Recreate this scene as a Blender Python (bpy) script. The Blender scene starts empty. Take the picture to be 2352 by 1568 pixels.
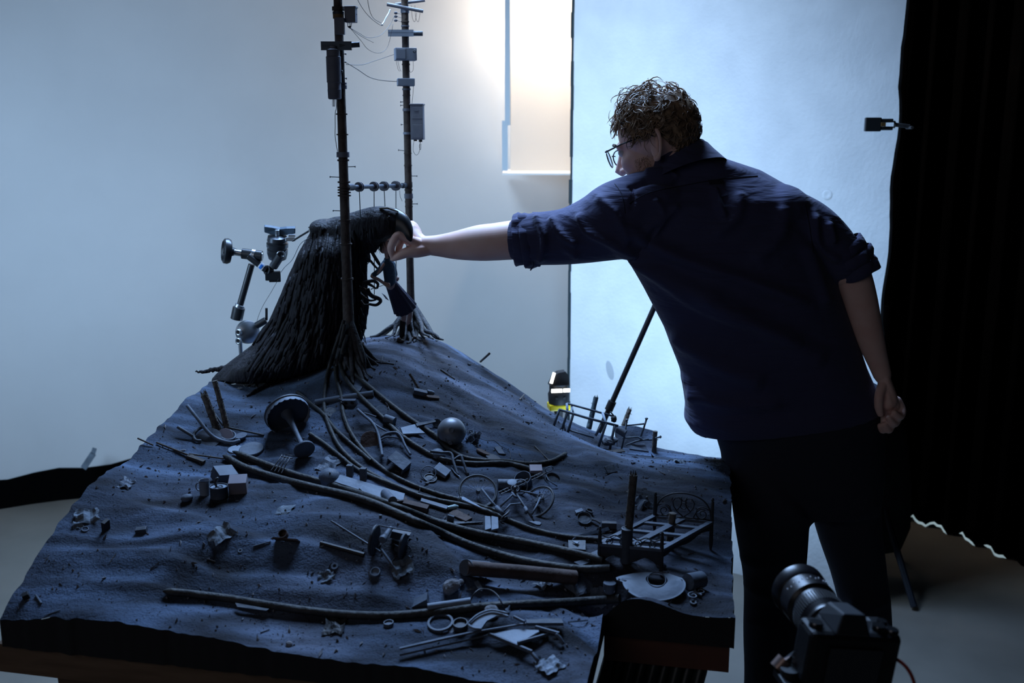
import bpy, math, random
import numpy as np
from mathutils import Vector as V, Matrix as MX, noise as NZ
random.seed(7)
SC = bpy.context.scene
COL = SC.collection
# ------------------------------------------------------------------ camera
FPX = 2287.0
TH = math.radians(11.5)
CAM = V((0.0, 0.0, 1.65))
FW = V((0, math.cos(TH), -math.sin(TH)))
UP = V((0, math.sin(TH), math.cos(TH)))
cd = bpy.data.cameras.new('camera'); cam = bpy.data.objects.new('camera', cd); COL.objects.link(cam)
cam.location = CAM; cam.rotation_euler = (math.pi / 2 - TH, 0, 0)
cd.sensor_width = 36.0; cd.lens = 36.0 * FPX / 2352.0; cd.clip_start = 0.05
cd.dof.use_dof = True; cd.dof.focus_distance = 2.35; cd.dof.aperture_fstop = 4.0
SC.camera = cam
# ------------------------------------------------------------------ world, lights, exposure
SC.view_settings.view_transform = 'Standard'; SC.view_settings.look = 'None'
SC.view_settings.gamma = 1.0; SC.view_settings.use_curve_mapping = False
SC.view_settings.exposure = 0.0
w = bpy.data.worlds.new('studio_dark'); SC.world = w; w.use_nodes = True
w.node_tree.nodes['Background'].inputs[0].default_value = (0.30, 0.42, 0.70, 1)
w.node_tree.nodes['Background'].inputs[1].default_value = 0.006
def area(name, loc, target, sx, sy, power, color, spread=math.pi):
    d = bpy.data.lights.new(name, 'AREA'); d.shape = 'RECTANGLE'; d.size = sx; d.size_y = sy
    d.energy = power; d.color = color; d.spread = spread
    o = bpy.data.objects.new(name, d); COL.objects.link(o); o.location = loc
    o.rotation_euler = (V(target) - V(loc)).to_track_quat('-Z', 'Y').to_euler()
    return o
def spot(name, loc, target, power, color, deg, blend, rad):
    d = bpy.data.lights.new(name, 'SPOT'); d.energy = power; d.color = color
    d.spot_size = math.radians(deg); d.spot_blend = blend; d.shadow_soft_size = rad
    o = bpy.data.objects.new(name, d); COL.objects.link(o); o.location = loc
    o.rotation_euler = (V(target) - V(loc)).to_track_quat('-Z', 'Y').to_euler()
    return o
BLUE = (0.38, 0.60, 1.0)
area('overhead_softbox', (-0.2, 3.4, 3.0), (-0.2, 2.2, 0.95), 1.3, 0.8, 62, BLUE, math.radians(116))
area('backdrop_wash', (-1.9, 2.1, 1.75), (-1.25, 4.65, 0.85), 0.8, 0.8, 29, (0.45, 0.69, 1.0), math.radians(120))
area('board_wash', (-0.55, 2.75, 2.65), (0.5, 4.1, 1.15), 0.6, 0.4, 10, (0.56, 0.76, 1.0), math.radians(90))
area('hidden_board_fill', (0.24, 2.98, 0.60), (0.80, 3.62, 1.05), 0.12, 0.12, 4.5, (0.42, 0.68, 1.0), math.radians(130))  # added unseen light low behind the ridge, brightens the lower board
spot('board_spot', (0.95, 3.25, 3.3), (0.62, 3.78, 1.8), 3.6, (0.48, 0.80, 1.0), 34, 0.9, 0.03)
area('front_fill', (-1.6, -0.6, 2.3), (0.1, 2.2, 1.3), 2.2, 1.6, 6.0, (0.86, 0.88, 1.0))  # added fill from behind the camera, lifts the face and front rail

# ------------------------------------------------------------------ pixel -> ray helpers
def ray(u, v):
    d = FW + V((1, 0, 0)) * ((u - 1176.0) / FPX) + UP * ((784.0 - v) / FPX)
    return d / d.y
def at(u, v, Y):
    return CAM + ray(u, v) * Y
def atz(u, v, z):
    r = ray(u, v); return CAM + r * ((z - CAM.z) / r.z)
def atplane(u, v, P, d):
    r = ray(u, v); n = V((-d[1], d[0]))
    t = (n.x * P[0] + n.y * P[1]) / (n.x * r.x + n.y * r.y)
    return CAM + r * t
def S(px, P):
    return px * ((P - CAM).dot(FW)) / FPX
def pix(P):
    q = P - CAM; d = q.dot(FW)
    return (1176 + FPX * q.x / d, 784 - FPX * q.dot(UP) / d)

# ------------------------------------------------------------------ materials
MATS = {}
def mat(name, col, rough=0.7, metal=0.0, col2=None, nscale=20.0, bump=0.0, bscale=60.0, spec=0.4, stretch=None, contrast=(0.35, 0.65), sheen=0.0, emit=None):
    if name in MATS: return MATS[name]
    m = bpy.data.materials.new(name); m.use_nodes = True
    nt = m.node_tree; N = nt.nodes; L = nt.links; b = N['Principled BSDF']
    b.inputs['Base Color'].default_value = (*col, 1); b.inputs['Roughness'].default_value = rough
    b.inputs['Metallic'].default_value = metal; b.inputs['Specular IOR Level'].default_value = spec
    if sheen: b.inputs['Sheen Weight'].default_value = sheen
    if emit:
        b.inputs['Emission Color'].default_value = (*emit[:3], 1); b.inputs['Emission Strength'].default_value = emit[3]
    tc = N.new('ShaderNodeTexCoord'); mp = N.new('ShaderNodeMapping'); L.new(tc.outputs['Object'], mp.inputs[0])
    if stretch: mp.inputs['Scale'].default_value = stretch
    if col2 is not None:
        n = N.new('ShaderNodeTexNoise'); n.inputs['Scale'].default_value = nscale; n.inputs['Detail'].default_value = 6
        L.new(mp.outputs[0], n.inputs['Vector'])
        r = N.new('ShaderNodeValToRGB'); r.color_ramp.elements[0].position = contrast[0]; r.color_ramp.elements[1].position = contrast[1]
        r.color_ramp.elements[0].color = (*col, 1); r.color_ramp.elements[1].color = (*col2, 1)
        L.new(n.outputs[0], r.inputs[0]); L.new(r.outputs[0], b.inputs['Base Color'])
    if bump:
        n2 = N.new('ShaderNodeTexNoise'); n2.inputs['Scale'].default_value = bscale; n2.inputs['Detail'].default_value = 5
        L.new(mp.outputs[0], n2.inputs['Vector'])
        bp = N.new('ShaderNodeBump'); bp.inputs['Strength'].default_value = bump; bp.inputs['Distance'].default_value = 0.01
        L.new(n2.outputs[0], bp.inputs['Height']); L.new(bp.outputs[0], b.inputs['Normal'])
    MATS[name] = m
    return m

# ------------------------------------------------------------------ mesh builder
def perp(d):
    d = d.normalized()
    a = V((0, 0, 1)) if abs(d.z) < 0.9 else V((1, 0, 0))
    u = d.cross(a).normalized()
    return u, d.cross(u).normalized()
def smooth_path(pts, n=6):
    """Catmull-Rom through the points; points may carry extra numbers"""
    P = [np.array(p, float) for p in pts]
    if len(P) < 3: return P
    out = []
    for i in range(len(P) - 1):
        p0 = P[max(i - 1, 0)]; p1 = P[i]; p2 = P[i + 1]; p3 = P[min(i + 2, len(P) - 1)]
        for k in range(n):
            t = k / n
            out.append(0.5 * ((2 * p1) + (p2 - p0) * t + (2 * p0 - 5 * p1 + 4 * p2 - p3) * t * t + (3 * p1 - p0 - 3 * p2 + p3) * t ** 3))
    out.append(P[-1])
    return out
class MB:
    def __init__(s, M=None):
        s.v = []; s.f = []; s.M = M
    def P(s, p):
        p = V(p); return s.M @ p if s.M is not None else p
    def add(s, vs, fs):
        b = len(s.v); s.v += [s.P(p) for p in vs]; s.f += [tuple(b + i for i in f) for f in fs]
        return s
    def box(s, c, d, R=None):
        c = V(c); h = V(d) * 0.5; vs = []
        for z in (-1, 1):
            for y in (-1, 1):
                for x in (-1, 1):
                    p = V((x * h.x, y * h.y, z * h.z))
                    vs.append(c + (R @ p if R is not None else p))
        return s.add(vs, [(0, 2, 3, 1), (4, 5, 7, 6), (0, 1, 5, 4), (2, 6, 7, 3), (0, 4, 6, 2), (1, 3, 7, 5)])
    def tube(s, pts, r, n=8, cap=True, flat=1.0, up=None):
        P = [V(p[:3]) for p in pts]; k = len(P)
        R = [r] * k if not isinstance(r, (list, tuple)) else list(r)
        vs = []; u = None
        for i in range(k):
            d = (P[min(i + 1, k - 1)] - P[max(i - 1, 0)])
            if d.length < 1e-9: d = V((0, 0, 1))
            d.normalize()
            if u is None:
                u = perp(d)[0] if up is None else (V(up) - d * V(up).dot(d)).normalized()
            else:
                u = (u - d * u.dot(d))
                u = u.normalized() if u.length > 1e-6 else perp(d)[0]
            w_ = d.cross(u)
            for j in range(n):
                a = 2 * math.pi * j / n
                vs.append(P[i] + u * (math.cos(a) * R[i]) + w_ * (math.sin(a) * R[i] * flat))
        fs = []
        for i in range(k - 1):
            for j in range(n):
                a = i * n + j; b = i * n + (j + 1) % n
                fs.append((a, b, b + n, a + n))
        if cap:
            fs.append(tuple(range(n - 1, -1, -1))); fs.append(tuple((k - 1) * n + j for j in range(n)))
        return s.add(vs, fs)
    def ring(s, c, nrm, R, r, n=28, m=6, a0=0.0, a1=2 * math.pi, e=1.0):
        u, w_ = perp(V(nrm)); c = V(c)
        full = abs(a1 - a0 - 2 * math.pi) < 1e-6
        pts = [c + u * (math.cos(a0 + (a1 - a0) * i / n) * R) + w_ * (math.sin(a0 + (a1 - a0) * i / n) * R * e) for i in range(n + 1)]
        if full: pts = pts[:-1] + [pts[0]]
        return s.tube(pts, r, m, cap=not full)
    def lathe(s, prof, c=(0, 0, 0), ax=(0, 0, 1), n=20, close=True):
        u, w_ = perp(V(ax)); ax = V(ax).normalized(); c = V(c); vs = []; fs = []
        for (r, z) in prof:
            for j in range(n):
                a = 2 * math.pi * j / n
                vs.append(c + ax * z + u * (math.cos(a) * r) + w_ * (math.sin(a) * r))
        for i in range(len(prof) - 1):
            for j in range(n):
                a = i * n + j; b = i * n + (j + 1) % n
                fs.append((a, b, b + n, a + n))
        if close:
            fs.append(tuple(range(n - 1, -1, -1))); fs.append(tuple((len(prof) - 1) * n + j for j in range(n)))
        return s.add(vs, fs)
    def prism(s, poly, off):
        """closed polygon extruded by the vector off"""
        n = len(poly); off = V(off); vs = [V(p) for p in poly] + [V(p) + off for p in poly]
        fs = [tuple(range(n - 1, -1, -1)), tuple(range(n, 2 * n))] + [(i, (i + 1) % n, n + (i + 1) % n, n + i) for i in range(n)]
        return s.add(vs, fs)
    def ell(s, c, rad, R=None, nu=16, nv=10, jit=0.0):
        c = V(c); vs = []; fs = []
        for i in range(nv + 1):
            t = math.pi * i / nv
            for j in range(nu):
                a = 2 * math.pi * j / nu
                p = V((rad[0] * math.sin(t) * math.cos(a), rad[1] * math.sin(t) * math.sin(a), rad[2] * math.cos(t)))
                if jit: p = p * (1 + jit * NZ.noise(p * (2.2 / max(rad)) + c * 37))
                vs.append(c + (R @ p if R is not None else p))
        for i in range(nv):
            for j in range(nu):
                a = i * nu + j; b = i * nu + (j + 1) % nu
                fs.append((a, a + nu, b + nu, b))
        return s.add(vs, fs)
    def loft(s, rings, cap=True):
        n = len(rings[0]); vs = [p for r in rings for p in r]; fs = []
        for i in range(len(rings) - 1):
            for j in range(n):
                a = i * n + j; b = i * n + (j + 1) % n
                fs.append((a, b, b + n, a + n))
        if cap:
            fs.append(tuple(range(n - 1, -1, -1))); fs.append(tuple((len(rings) - 1) * n + j for j in range(n)))
        return s.add(vs, fs)
    def build(s, name, m, parent=None, label=None, cat=None, group=None, kind=None, smooth=False, loc=None, bevel=0.0):
        me = bpy.data.meshes.new(name)
        if parent is not None: off = woff(parent)
        elif loc is not None: off = V(loc)
        else:
            a = np.array([tuple(p) for p in s.v]); off = V((a[:, 0].mean(), a[:, 1].mean(), a[:, 2].min()))
        me.from_pydata([tuple(p - off) for p in s.v], [], s.f); me.validate(); me.update()
        import bmesh
        bm = bmesh.new(); bm.from_mesh(me); bmesh.ops.recalc_face_normals(bm, faces=bm.faces); bm.to_mesh(me); bm.free()
        me.materials.append(m)
        o = bpy.data.objects.new(name, me); COL.objects.link(o)
        if parent is not None: o.parent = parent
        else: o.location = off
        o['woff'] = tuple(off)
        if smooth:
            me.shade_smooth()
            if smooth != 'all': me.set_sharp_from_angle(angle=math.radians(38))
        if bevel:
            b = o.modifiers.new('bevel', 'BEVEL'); b.width = bevel; b.segments = 2
        tag(o, label, cat, group, kind)
        return o
def woff(o): return V(o['woff'])
def tag(o, label=None, cat=None, group=None, kind=None):
    if label: o['label'] = label
    if cat: o['category'] = cat
    if group: o['group'] = group
    if kind: o['kind'] = kind
    return o
def thing(name, loc, label, cat, group=None):
    o = bpy.data.objects.new(name, None); COL.objects.link(o); o.location = loc; o.empty_display_size = 0.02
    o['woff'] = tuple(loc)
    return tag(o, label, cat, group)
def struct(o): o['kind'] = 'structure'; return o
def frame(P, x=(1, 0, 0), z=(0, 0, 1), sc=1.0):
    """local frame at P: x axis and up axis given, orthonormalised"""
    z = V(z).normalized(); x = V(x); x = (x - z * x.dot(z)).normalized(); y = z.cross(x)
    M = MX((x, y, z)).transposed().to_4x4()
    return MX.Translation(V(P)) @ M @ MX.Scale(sc, 4)
def lerp(a, b, t): return a + (b - a) * t
# ------------------------------------------------------------------ landscape height field
E1 = V((0.9798, -0.2, 0)); E2 = V((0.2, 0.9798, 0))
A0 = V((-0.93, 1.67, 0)); LW = 1.07; LN = 0.255; LR = 0.235; LD = 1.25
B0 = A0 + E1 * LW; C0 = B0 + E2 * LN; D0 = C0 + E1 * LR; WT = LW + LR
def loc2(P):
    q = P - A0; return q.dot(E1), q.dot(E2)
_ctl = []
for u, v in [(0, 1420), (60, 1312), (120, 1217), (180, 1142), (240, 1090), (300, 1050), (360, 985), (420, 925), (480, 880)]:
    _ctl.append(atplane(u, v, A0, E2))
for u, v in [(90, 1424), (180, 1428), (350, 1448), (480, 1462), (560, 1477), (700, 1500), (860, 1530), (1000, 1545), (1130, 1556), (1350, 1575)]:
    _ctl.append(atplane(u, v, A0, E1))
for u, v in [(1392, 1425), (1372, 1490)]:
    _ctl.append(atplane(u, v, B0, E2))
for u, v in [(1425, 1373), (1466, 1371), (1503, 1378), (1541, 1393), (1578, 1406), (1685, 1421)]:
    _ctl.append(atplane(u, v, C0, E1))
for u, v, z in [(1685, 1300, .80), (1684, 1200, .815), (1672, 1120, .825), (1658, 1060, .83)]:
    _ctl.append(atz(u, v, z))
for u, v, Y in [(820, 830, 2.45), (940, 772, 2.85), (880, 790, 2.62), (1000, 785, 2.75), (760, 850, 2.45), (650, 870, 2.55), (560, 880, 2.6), (700, 905, 2.4),
                (600, 930, 2.38), (800, 930, 2.30), (950, 880, 2.42), (1100, 870, 2.6), (1190, 912, 2.62), (480, 1000, 2.22), (640, 1040, 2.15), (800, 1040, 2.13),
                (950, 1000, 2.2), (1100, 980, 2.33), (1250, 1000, 2.40), (1330, 1012, 2.46), (1400, 1032, 2.5), (1500, 1045, 2.5), (1250, 935, 2.78), (1570, 1050, 2.58),
                (400, 1120, 2.0), (560, 1150, 1.95), (760, 1110, 2.02), (900, 1130, 1.985), (1050, 1090, 2.1), (1200, 1130, 2.05), (1300, 1080, 2.2), (1450, 1150, 2.1),
                (1600, 1130, 2.2), (1000, 1185, 1.924), (1150, 1290, 1.845), (1200, 1330, 1.80), (1300, 1350, 1.775), (1400, 1340, 1.784), (1500, 1300, 1.85), (1600, 1250, 1.96),
                (250, 1200, 1.87), (450, 1230, 1.81), (700, 1230, 1.81), (900, 1260, 1.783), (1020, 1320, 1.74), (250, 1340, 1.72), (500, 1340, 1.735), (750, 1340, 1.73),
                (950, 1380, 1.695), (1200, 1400, 1.66), (600, 1430, 1.65), (900, 1460, 1.60), (1150, 1480, 1.573), (1300, 1450, 1.60), (1110, 1260, 1.865)]:
    _ctl.append(at(u, v, Y))
_C = np.array([[p.x, p.y] for p in _ctl]); _Z = np.array([p.z for p in _ctl])
def _phi(r2): return 0.5 * r2 * np.log(np.maximum(r2, 1e-12))
_n = len(_C)
_K = _phi(((_C[:, None] - _C[None]) ** 2).sum(-1)) + np.eye(_n) * 2e-4
_Pm = np.c_[np.ones(_n), _C]
_Wt = np.linalg.solve(np.block([[_K, _Pm], [_Pm.T, np.zeros((3, 3))]]), np.r_[_Z, np.zeros(3)])
_rng = np.random.RandomState(3)
_tab = _rng.rand(64, 64)
def vnoise(x, y):
    xi = np.floor(x).astype(int); yi = np.floor(y).astype(int); fx = x - xi; fy = y - yi
    fx = fx * fx * (3 - 2 * fx); fy = fy * fy * (3 - 2 * fy)
    a = _tab[xi % 64, yi % 64]; b = _tab[(xi + 1) % 64, yi % 64]; c = _tab[xi % 64, (yi + 1) % 64]; d = _tab[(xi + 1) % 64, (yi + 1) % 64]
    return (a * (1 - fx) + b * fx) * (1 - fy) + (c * (1 - fx) + d * fx) * fy
def Hraw(X, Y):
    sh = X.shape; X = X.ravel(); Y = Y.ravel(); out = np.empty_like(X)
    for i in range(0, len(X), 20000):
        x = X[i:i + 20000]; y = Y[i:i + 20000]
        r2 = (x[:, None] - _C[None, :, 0]) ** 2 + (y[:, None] - _C[None, :, 1]) ** 2
        out[i:i + 20000] = _phi(r2) @ _Wt[:_n] + _Wt[_n] + _Wt[_n + 1] * x + _Wt[_n + 2] * y
    # flowing rock strata, lumps and grit
    wx = X + 0.10 * vnoise(X * 4 + 9, Y * 4) ; wy = Y + 0.16 * vnoise(X * 2.6, Y * 3 + 5) + 0.10 * X
    s1 = 1 - np.abs(2 * vnoise(wx * 3.0 + 3, wy * 17) - 1)
    s2 = 1 - np.abs(2 * vnoise(wx * 6.0 + 11, wy * 34 + 2) - 1)
    out += 0.012 * (s1 - 0.6) + 0.004 * (s2 - 0.6) + 0.008 * (vnoise(X * 9, Y * 9 + 7) - 0.5)
    out += 0.0013 * (vnoise(X * 45, Y * 45) - 0.5) + 0.0014 * (vnoise(X * 110 + 5, Y * 110) - 0.5)
    out += ridge_field(X, Y)
    return out.reshape(sh)
_RIDGES = []
for pts, amp, wd, dec in [
    ([(380, 1112, 2.02), (560, 1112, 2.01), (720, 1126, 2.0), (850, 1160, 1.95), (960, 1205, 1.885), (1040, 1275, 1.81), (1078, 1330, 1.76), (1125, 1362, 1.725)], 0.020, 0.014, 0.10),
    ([(1160, 885, 2.6), (1250, 985, 2.45), (1330, 1045, 2.33), (1420, 1115, 2.18), (1440, 1165, 2.08), (1400, 1195, 2.02)], -0.011, 0.020, 0.09),
    ([(240, 1150, 1.95), (400, 1180, 1.90), (560, 1215, 1.83), (700, 1235, 1.80), (880, 1240, 1.78)], 0.009, 0.010, 0.05),
    ([(140, 1262, 1.80), (330, 1260, 1.79), (500, 1295, 1.745), (640, 1320, 1.74), (800, 1352, 1.715), (960, 1345, 1.725)], 0.011, 0.012, 0.06),
    ([(90, 1330, 1.74), (300, 1340, 1.72), (480, 1385, 1.69), (620, 1400, 1.675)], 0.007, 0.010, 0.05),
    ([(560, 905, 2.42), (700, 935, 2.34), (760, 990, 2.2)], 0.007, 0.012, 0.06),
    ([(960, 850, 2.5), (1060, 905, 2.44), (1130, 960, 2.36), (1140, 1010, 2.26)], -0.008, 0.014, 0.07),
    ([(400, 1040, 2.15), (520, 1060, 2.11), (640, 1060, 2.12)], 0.007, 0.010, 0.05),
    ([(1000, 1420, 1.64), (1150, 1425, 1.63), (1320, 1400, 1.67)], 0.006, 0.010, 0.04)]:
    _RIDGES.append(([at(*q) for q in smooth_path(pts, 5)], amp, wd, dec))
def ridge_field(X, Y):
    tot = np.zeros_like(X)
    for P_, amp, wd, dec in _RIDGES:
        best = np.full(X.shape, 1e9); sg = np.zeros_like(X); en = np.zeros_like(X); n = len(P_) - 1
        for i in range(n):
            a, b = P_[i], P_[i + 1]; dx, dy = b.x - a.x, b.y - a.y; L2 = dx * dx + dy * dy + 1e-12
            t = np.clip(((X - a.x) * dx + (Y - a.y) * dy) / L2, 0, 1); ex = X - a.x - t * dx; ey = Y - a.y - t * dy; d = np.hypot(ex, ey); k = d < best
            best[k] = d[k]; sg[k] = np.sign(dx * ey - dy * ex)[k]; en[k] = ((i + t) / n)[k]
        env = np.clip(np.minimum(en, 1 - en) * 5, 0, 1)
        tot -= amp * sg * np.tanh(best / wd) * np.exp(-best / dec) * env
    return tot
GX0, GX1, GY0, GY1, GS = -1.15, 0.95, 1.30, 3.20, 0.005
_gx = np.arange(GX0, GX1, GS); _gy = np.arange(GY0, GY1, GS)
_G = Hraw(*np.meshgrid(_gx, _gy, indexing='ij'))
def H(x, y):
    fx = min(max((x - GX0) / GS, 0), _G.shape[0] - 2.001); fy = min(max((y - GY0) / GS, 0), _G.shape[1] - 2.001)
    i = int(fx); j = int(fy); fx -= i; fy -= j
    return float((_G[i, j] * (1 - fx) + _G[i + 1, j] * fx) * (1 - fy) + (_G[i, j + 1] * (1 - fx) + _G[i + 1, j + 1] * fx) * fy)
def hit(u, v, lift=0.0):
    """point where the line through this pixel meets the ground raised by lift"""
    r = ray(u, v); y = 1.42; prev = None
    while y < 3.15:
        p = CAM + r * y; d = p.z - H(p.x, p.y) - lift
        if d <= 0:
            if prev is None: return p
            t = prev / (prev - d); p = CAM + r * (y - 0.006 * (1 - t)); return p
        prev = d; y += 0.006
    return CAM + r * 2.6
def ground(p, lift=0.0): return V((p[0], p[1], H(p[0], p[1]) + lift))
def gnorm(p, e=0.012):
    return V((-(H(p[0] + e, p[1]) - H(p[0] - e, p[1])) / (2 * e), -(H(p[0], p[1] + e) - H(p[0], p[1] - e)) / (2 * e), 1)).normalized()

# ------------------------------------------------------------------ materials shared by the set
def ground_mat():
    m = bpy.data.materials.new('painted_rock'); m.use_nodes = True
    nt = m.node_tree; N = nt.nodes; L = nt.links; b = N['Principled BSDF']; b.inputs['Roughness'].default_value = 0.85
    b.inputs['Specular IOR Level'].default_value = 0.25
    tc = N.new('ShaderNodeTexCoord')
    def noi(scale, det, stretch=(1, 1, 1), dist=0.0):
        mp = N.new('ShaderNodeMapping'); mp.inputs['Scale'].default_value = stretch; mp.inputs['Rotation'].default_value = (0, 0, 0.15)
        L.new(tc.outputs['Object'], mp.inputs[0]); n = N.new('ShaderNodeTexNoise')
        n.inputs['Scale'].default_value = scale; n.inputs['Detail'].default_value = det; n.inputs['Distortion'].default_value = dist
        L.new(mp.outputs[0], n.inputs['Vector']); return n
    a = noi(4.0, 8, (1, 3.2, 2), 0.6); r = N.new('ShaderNodeValToRGB'); L.new(a.outputs[0], r.inputs[0])
    e = r.color_ramp.elements; e[0].position = 0.35; e[0].color = (0.008, 0.010, 0.016, 1); e[1].position = 0.68; e[1].color = (0.086, 0.128, 0.205, 1)
    x = e.new(0.5); x.color = (0.032, 0.046, 0.073, 1)
    g = noi(2.2, 5, (1, 1.5, 1)); r2 = N.new('ShaderNodeValToRGB'); L.new(g.outputs[0], r2.inputs[0])
    r2.color_ramp.elements[0].position = 0.40; r2.color_ramp.elements[1].position = 0.68
    mx = N.new('ShaderNodeMixRGB'); mx.blend_type = 'MULTIPLY'; L.new(r2.outputs[0], mx.inputs[0]); L.new(r.outputs[0], mx.inputs[1]); mx.inputs[2].default_value = (1.05, 0.80, 0.68, 1)
    sp = noi(170, 3); r3 = N.new('ShaderNodeValToRGB'); L.new(sp.outputs[0], r3.inputs[0])
    r3.color_ramp.elements[0].position = 0.33; r3.color_ramp.elements[0].color = (0.35, 0.35, 0.38, 1); r3.color_ramp.elements[1].position = 0.42; r3.color_ramp.elements[1].color = (1, 1, 1, 1)
    m2 = N.new('ShaderNodeMixRGB'); m2.blend_type = 'MULTIPLY'; m2.inputs[0].default_value = 0.8; L.new(mx.outputs[0], m2.inputs[1]); L.new(r3.outputs[0], m2.inputs[2])
    L.new(m2.outputs[0], b.inputs['Base Color'])
    bn = noi(60, 9, (1, 1.8, 1)); bp = N.new('ShaderNodeBump'); bp.inputs['Strength'].default_value = 0.3; bp.inputs['Distance'].default_value = 0.007
    L.new(bn.outputs[0], bp.inputs['Height']); bn2 = noi(260, 4); bp2 = N.new('ShaderNodeBump'); bp2.inputs['Strength'].default_value = 0.5; bp2.inputs['Distance'].default_value = 0.004
    L.new(bn2.outputs[0], bp2.inputs['Height']); L.new(bp.outputs[0], bp2.inputs['Normal']); L.new(bp2.outputs[0], b.inputs['Normal'])
    return m
M_GROUND = ground_mat()
M_BLACKFOAM = mat('black_edge', (0.012, 0.012, 0.014), 0.9, bump=0.4, bscale=30)
M_WOOD = mat('pine_rail', (0.10, 0.058, 0.032), 0.7, col2=(0.14, 0.085, 0.05), nscale=8, stretch=(1, 1, 8), bump=0.15)
M_DKWOOD = mat('dark_stained_wood', (0.045, 0.038, 0.034), 0.75, col2=(0.085, 0.07, 0.06), nscale=30, stretch=(1, 1, 6), bump=0.3, bscale=80)
M_BROWN = mat('rusty_brown', (0.05, 0.03, 0.024), 0.8, col2=(0.08, 0.053, 0.046), nscale=25, bump=0.3)
M_PAINT = mat('grey_painted_prop', (0.055, 0.069, 0.094), 0.65, col2=(0.098, 0.12, 0.158), nscale=18, bump=0.15, bscale=90)
M_PALE = mat('pale_dusty_prop', (0.145, 0.178, 0.225), 0.65, col2=(0.21, 0.25, 0.31), nscale=14, bump=0.12, bscale=90)
M_DARK = mat('dark_grey_prop', (0.030, 0.036, 0.047), 0.6, col2=(0.056, 0.066, 0.085), nscale=20, bump=0.2, bscale=90)
M_BLACK = mat('matte_black', (0.012, 0.012, 0.014), 0.6)
M_CABLE = mat('black_rubber_cable', (0.016, 0.016, 0.016), 0.6, col2=(0.038, 0.038, 0.036), nscale=40, bump=0.3, bscale=120, spec=0.35)
M_METAL = mat('dull_steel', (0.14, 0.15, 0.17), 0.5, 0.6, col2=(0.09, 0.095, 0.105), nscale=20)
M_CHROME = mat('chrome', (0.75, 0.77, 0.8), 0.22, 1.0)
M_IRON = mat('dark_iron', (0.04, 0.04, 0.045), 0.5, 0.3, col2=(0.075, 0.075, 0.08), nscale=40)
M_PAPER = mat('crumpled_paper', (0.13, 0.16, 0.195), 0.8, col2=(0.07, 0.085, 0.105), nscale=20, bump=0.3)

# ------------------------------------------------------------------ the landscape
def build_ground():
    st = 0.0065
    nu = int(round(WT / st)); nv = int(round(LD / st)); cu = LW / WT * nu
    idx = {}; vs = []
    root = thing('landscape', A0 + V((0.6, 0.5, 0.742)), 'dark rocky miniature hillside filling the tabletop, strewn with junk', 'diorama'); root['kind'] = 'thing'
    def inside(i, j):      # cell test for the stepped outline
        return not (i / nu * WT >= LW - 1e-6 and j / nv * LD < LN - 1e-6)
    def vid(i, j):
        if (i, j) in idx: return idx[i, j]
        a = i / nu * WT; c = j / nv * LD
        p = A0 + E1 * a + E2 * c
        ed = min(a, WT - a, c, LD - c)
        if ed < 0.012:     # crumbly rim
            p += E1 * (0.006 * NZ.noise(V((a * 40, c * 40, 1)))) + E2 * (0.006 * NZ.noise(V((a * 40, c * 40, 5))))
        z = H(p.x, p.y)
        idx[i, j] = len(vs); vs.append(V((p.x, p.y, z))); return idx[i, j]
    fs = []; edges = {}
    for i in range(nu):
        for j in range(nv):
            if inside(i, j):
                q = (vid(i, j), vid(i + 1, j), vid(i + 1, j + 1), vid(i, j + 1)); fs.append(q)
                for k in range(4):
                    e = (q[k], q[(k + 1) % 4])
                    if (e[1], e[0]) in edges: del edges[e[1], e[0]]
                    else: edges[e] = 1
    m = MB(); m.add(vs, fs); m.build('ground', M_GROUND, root, smooth='all')
    s = MB(); ev = {}
    sv = []; sf = []
    def ed(i):
        if i not in ev:
            p = vs[i]; ev[i] = len(sv); sv.append(p + V((0, 0, -0.001))); sv.append(V((p.x, p.y, 0.742)))
        return ev[i]
    for (a, b) in edges:
        x = ed(a); y = ed(b); sf.append((x, x + 1, y + 1, y))
    s.add(sv, sf); s.build('edge', M_BLACKFOAM, root, label='matte black cut edge of the landscape base', smooth='all')
    # grit and chips, far too many to count
    g = MB(); rr = random.Random(5)
    for k in range(5200):
        a = rr.uniform(0.01, WT - 0.01); c = rr.uniform(0.01, LD - 0.05)
        if a > LW and c < LN: continue
        cl = float(vnoise(np.array([a * 9]), np.array([c * 9]))[0])
        if rr.random() > cl * 1.25: continue
        p = A0 + E1 * a + E2 * c; z = H(p.x, p.y); r = rr.choice((0.0008, 0.001, 0.0014, 0.0018, 0.0028)) * rr.uniform(0.7, 1.3)
        d1 = V((rr.gauss(0, 1), rr.gauss(0, 1), rr.gauss(0, .5))).normalized(); d2 = V((rr.gauss(0, 1), rr.gauss(0, 1), rr.gauss(0, .5))).normalized()
        el = rr.choice((1, 1, 1.4, 3.5)); q = V((p.x, p.y, z + r * 0.4))
        g.add([q + d1 * r * el, q - d1 * r * el, q + d2 * r, q - d2 * r, q + V((0, 0, r)), q - V((0, 0, r))],
              [(0, 2, 4), (2, 1, 4), (1, 3, 4), (3, 0, 4), (2, 0, 5), (1, 2, 5), (3, 1, 5), (0, 3, 5)])
    g.build('grit', mat('grit', (0.05, 0.05, 0.055), 0.9, col2=(0.2, 0.2, 0.22), nscale=90), root, kind='stuff', label='fine dark grit and chips scattered over the rock')
build_ground()
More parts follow.
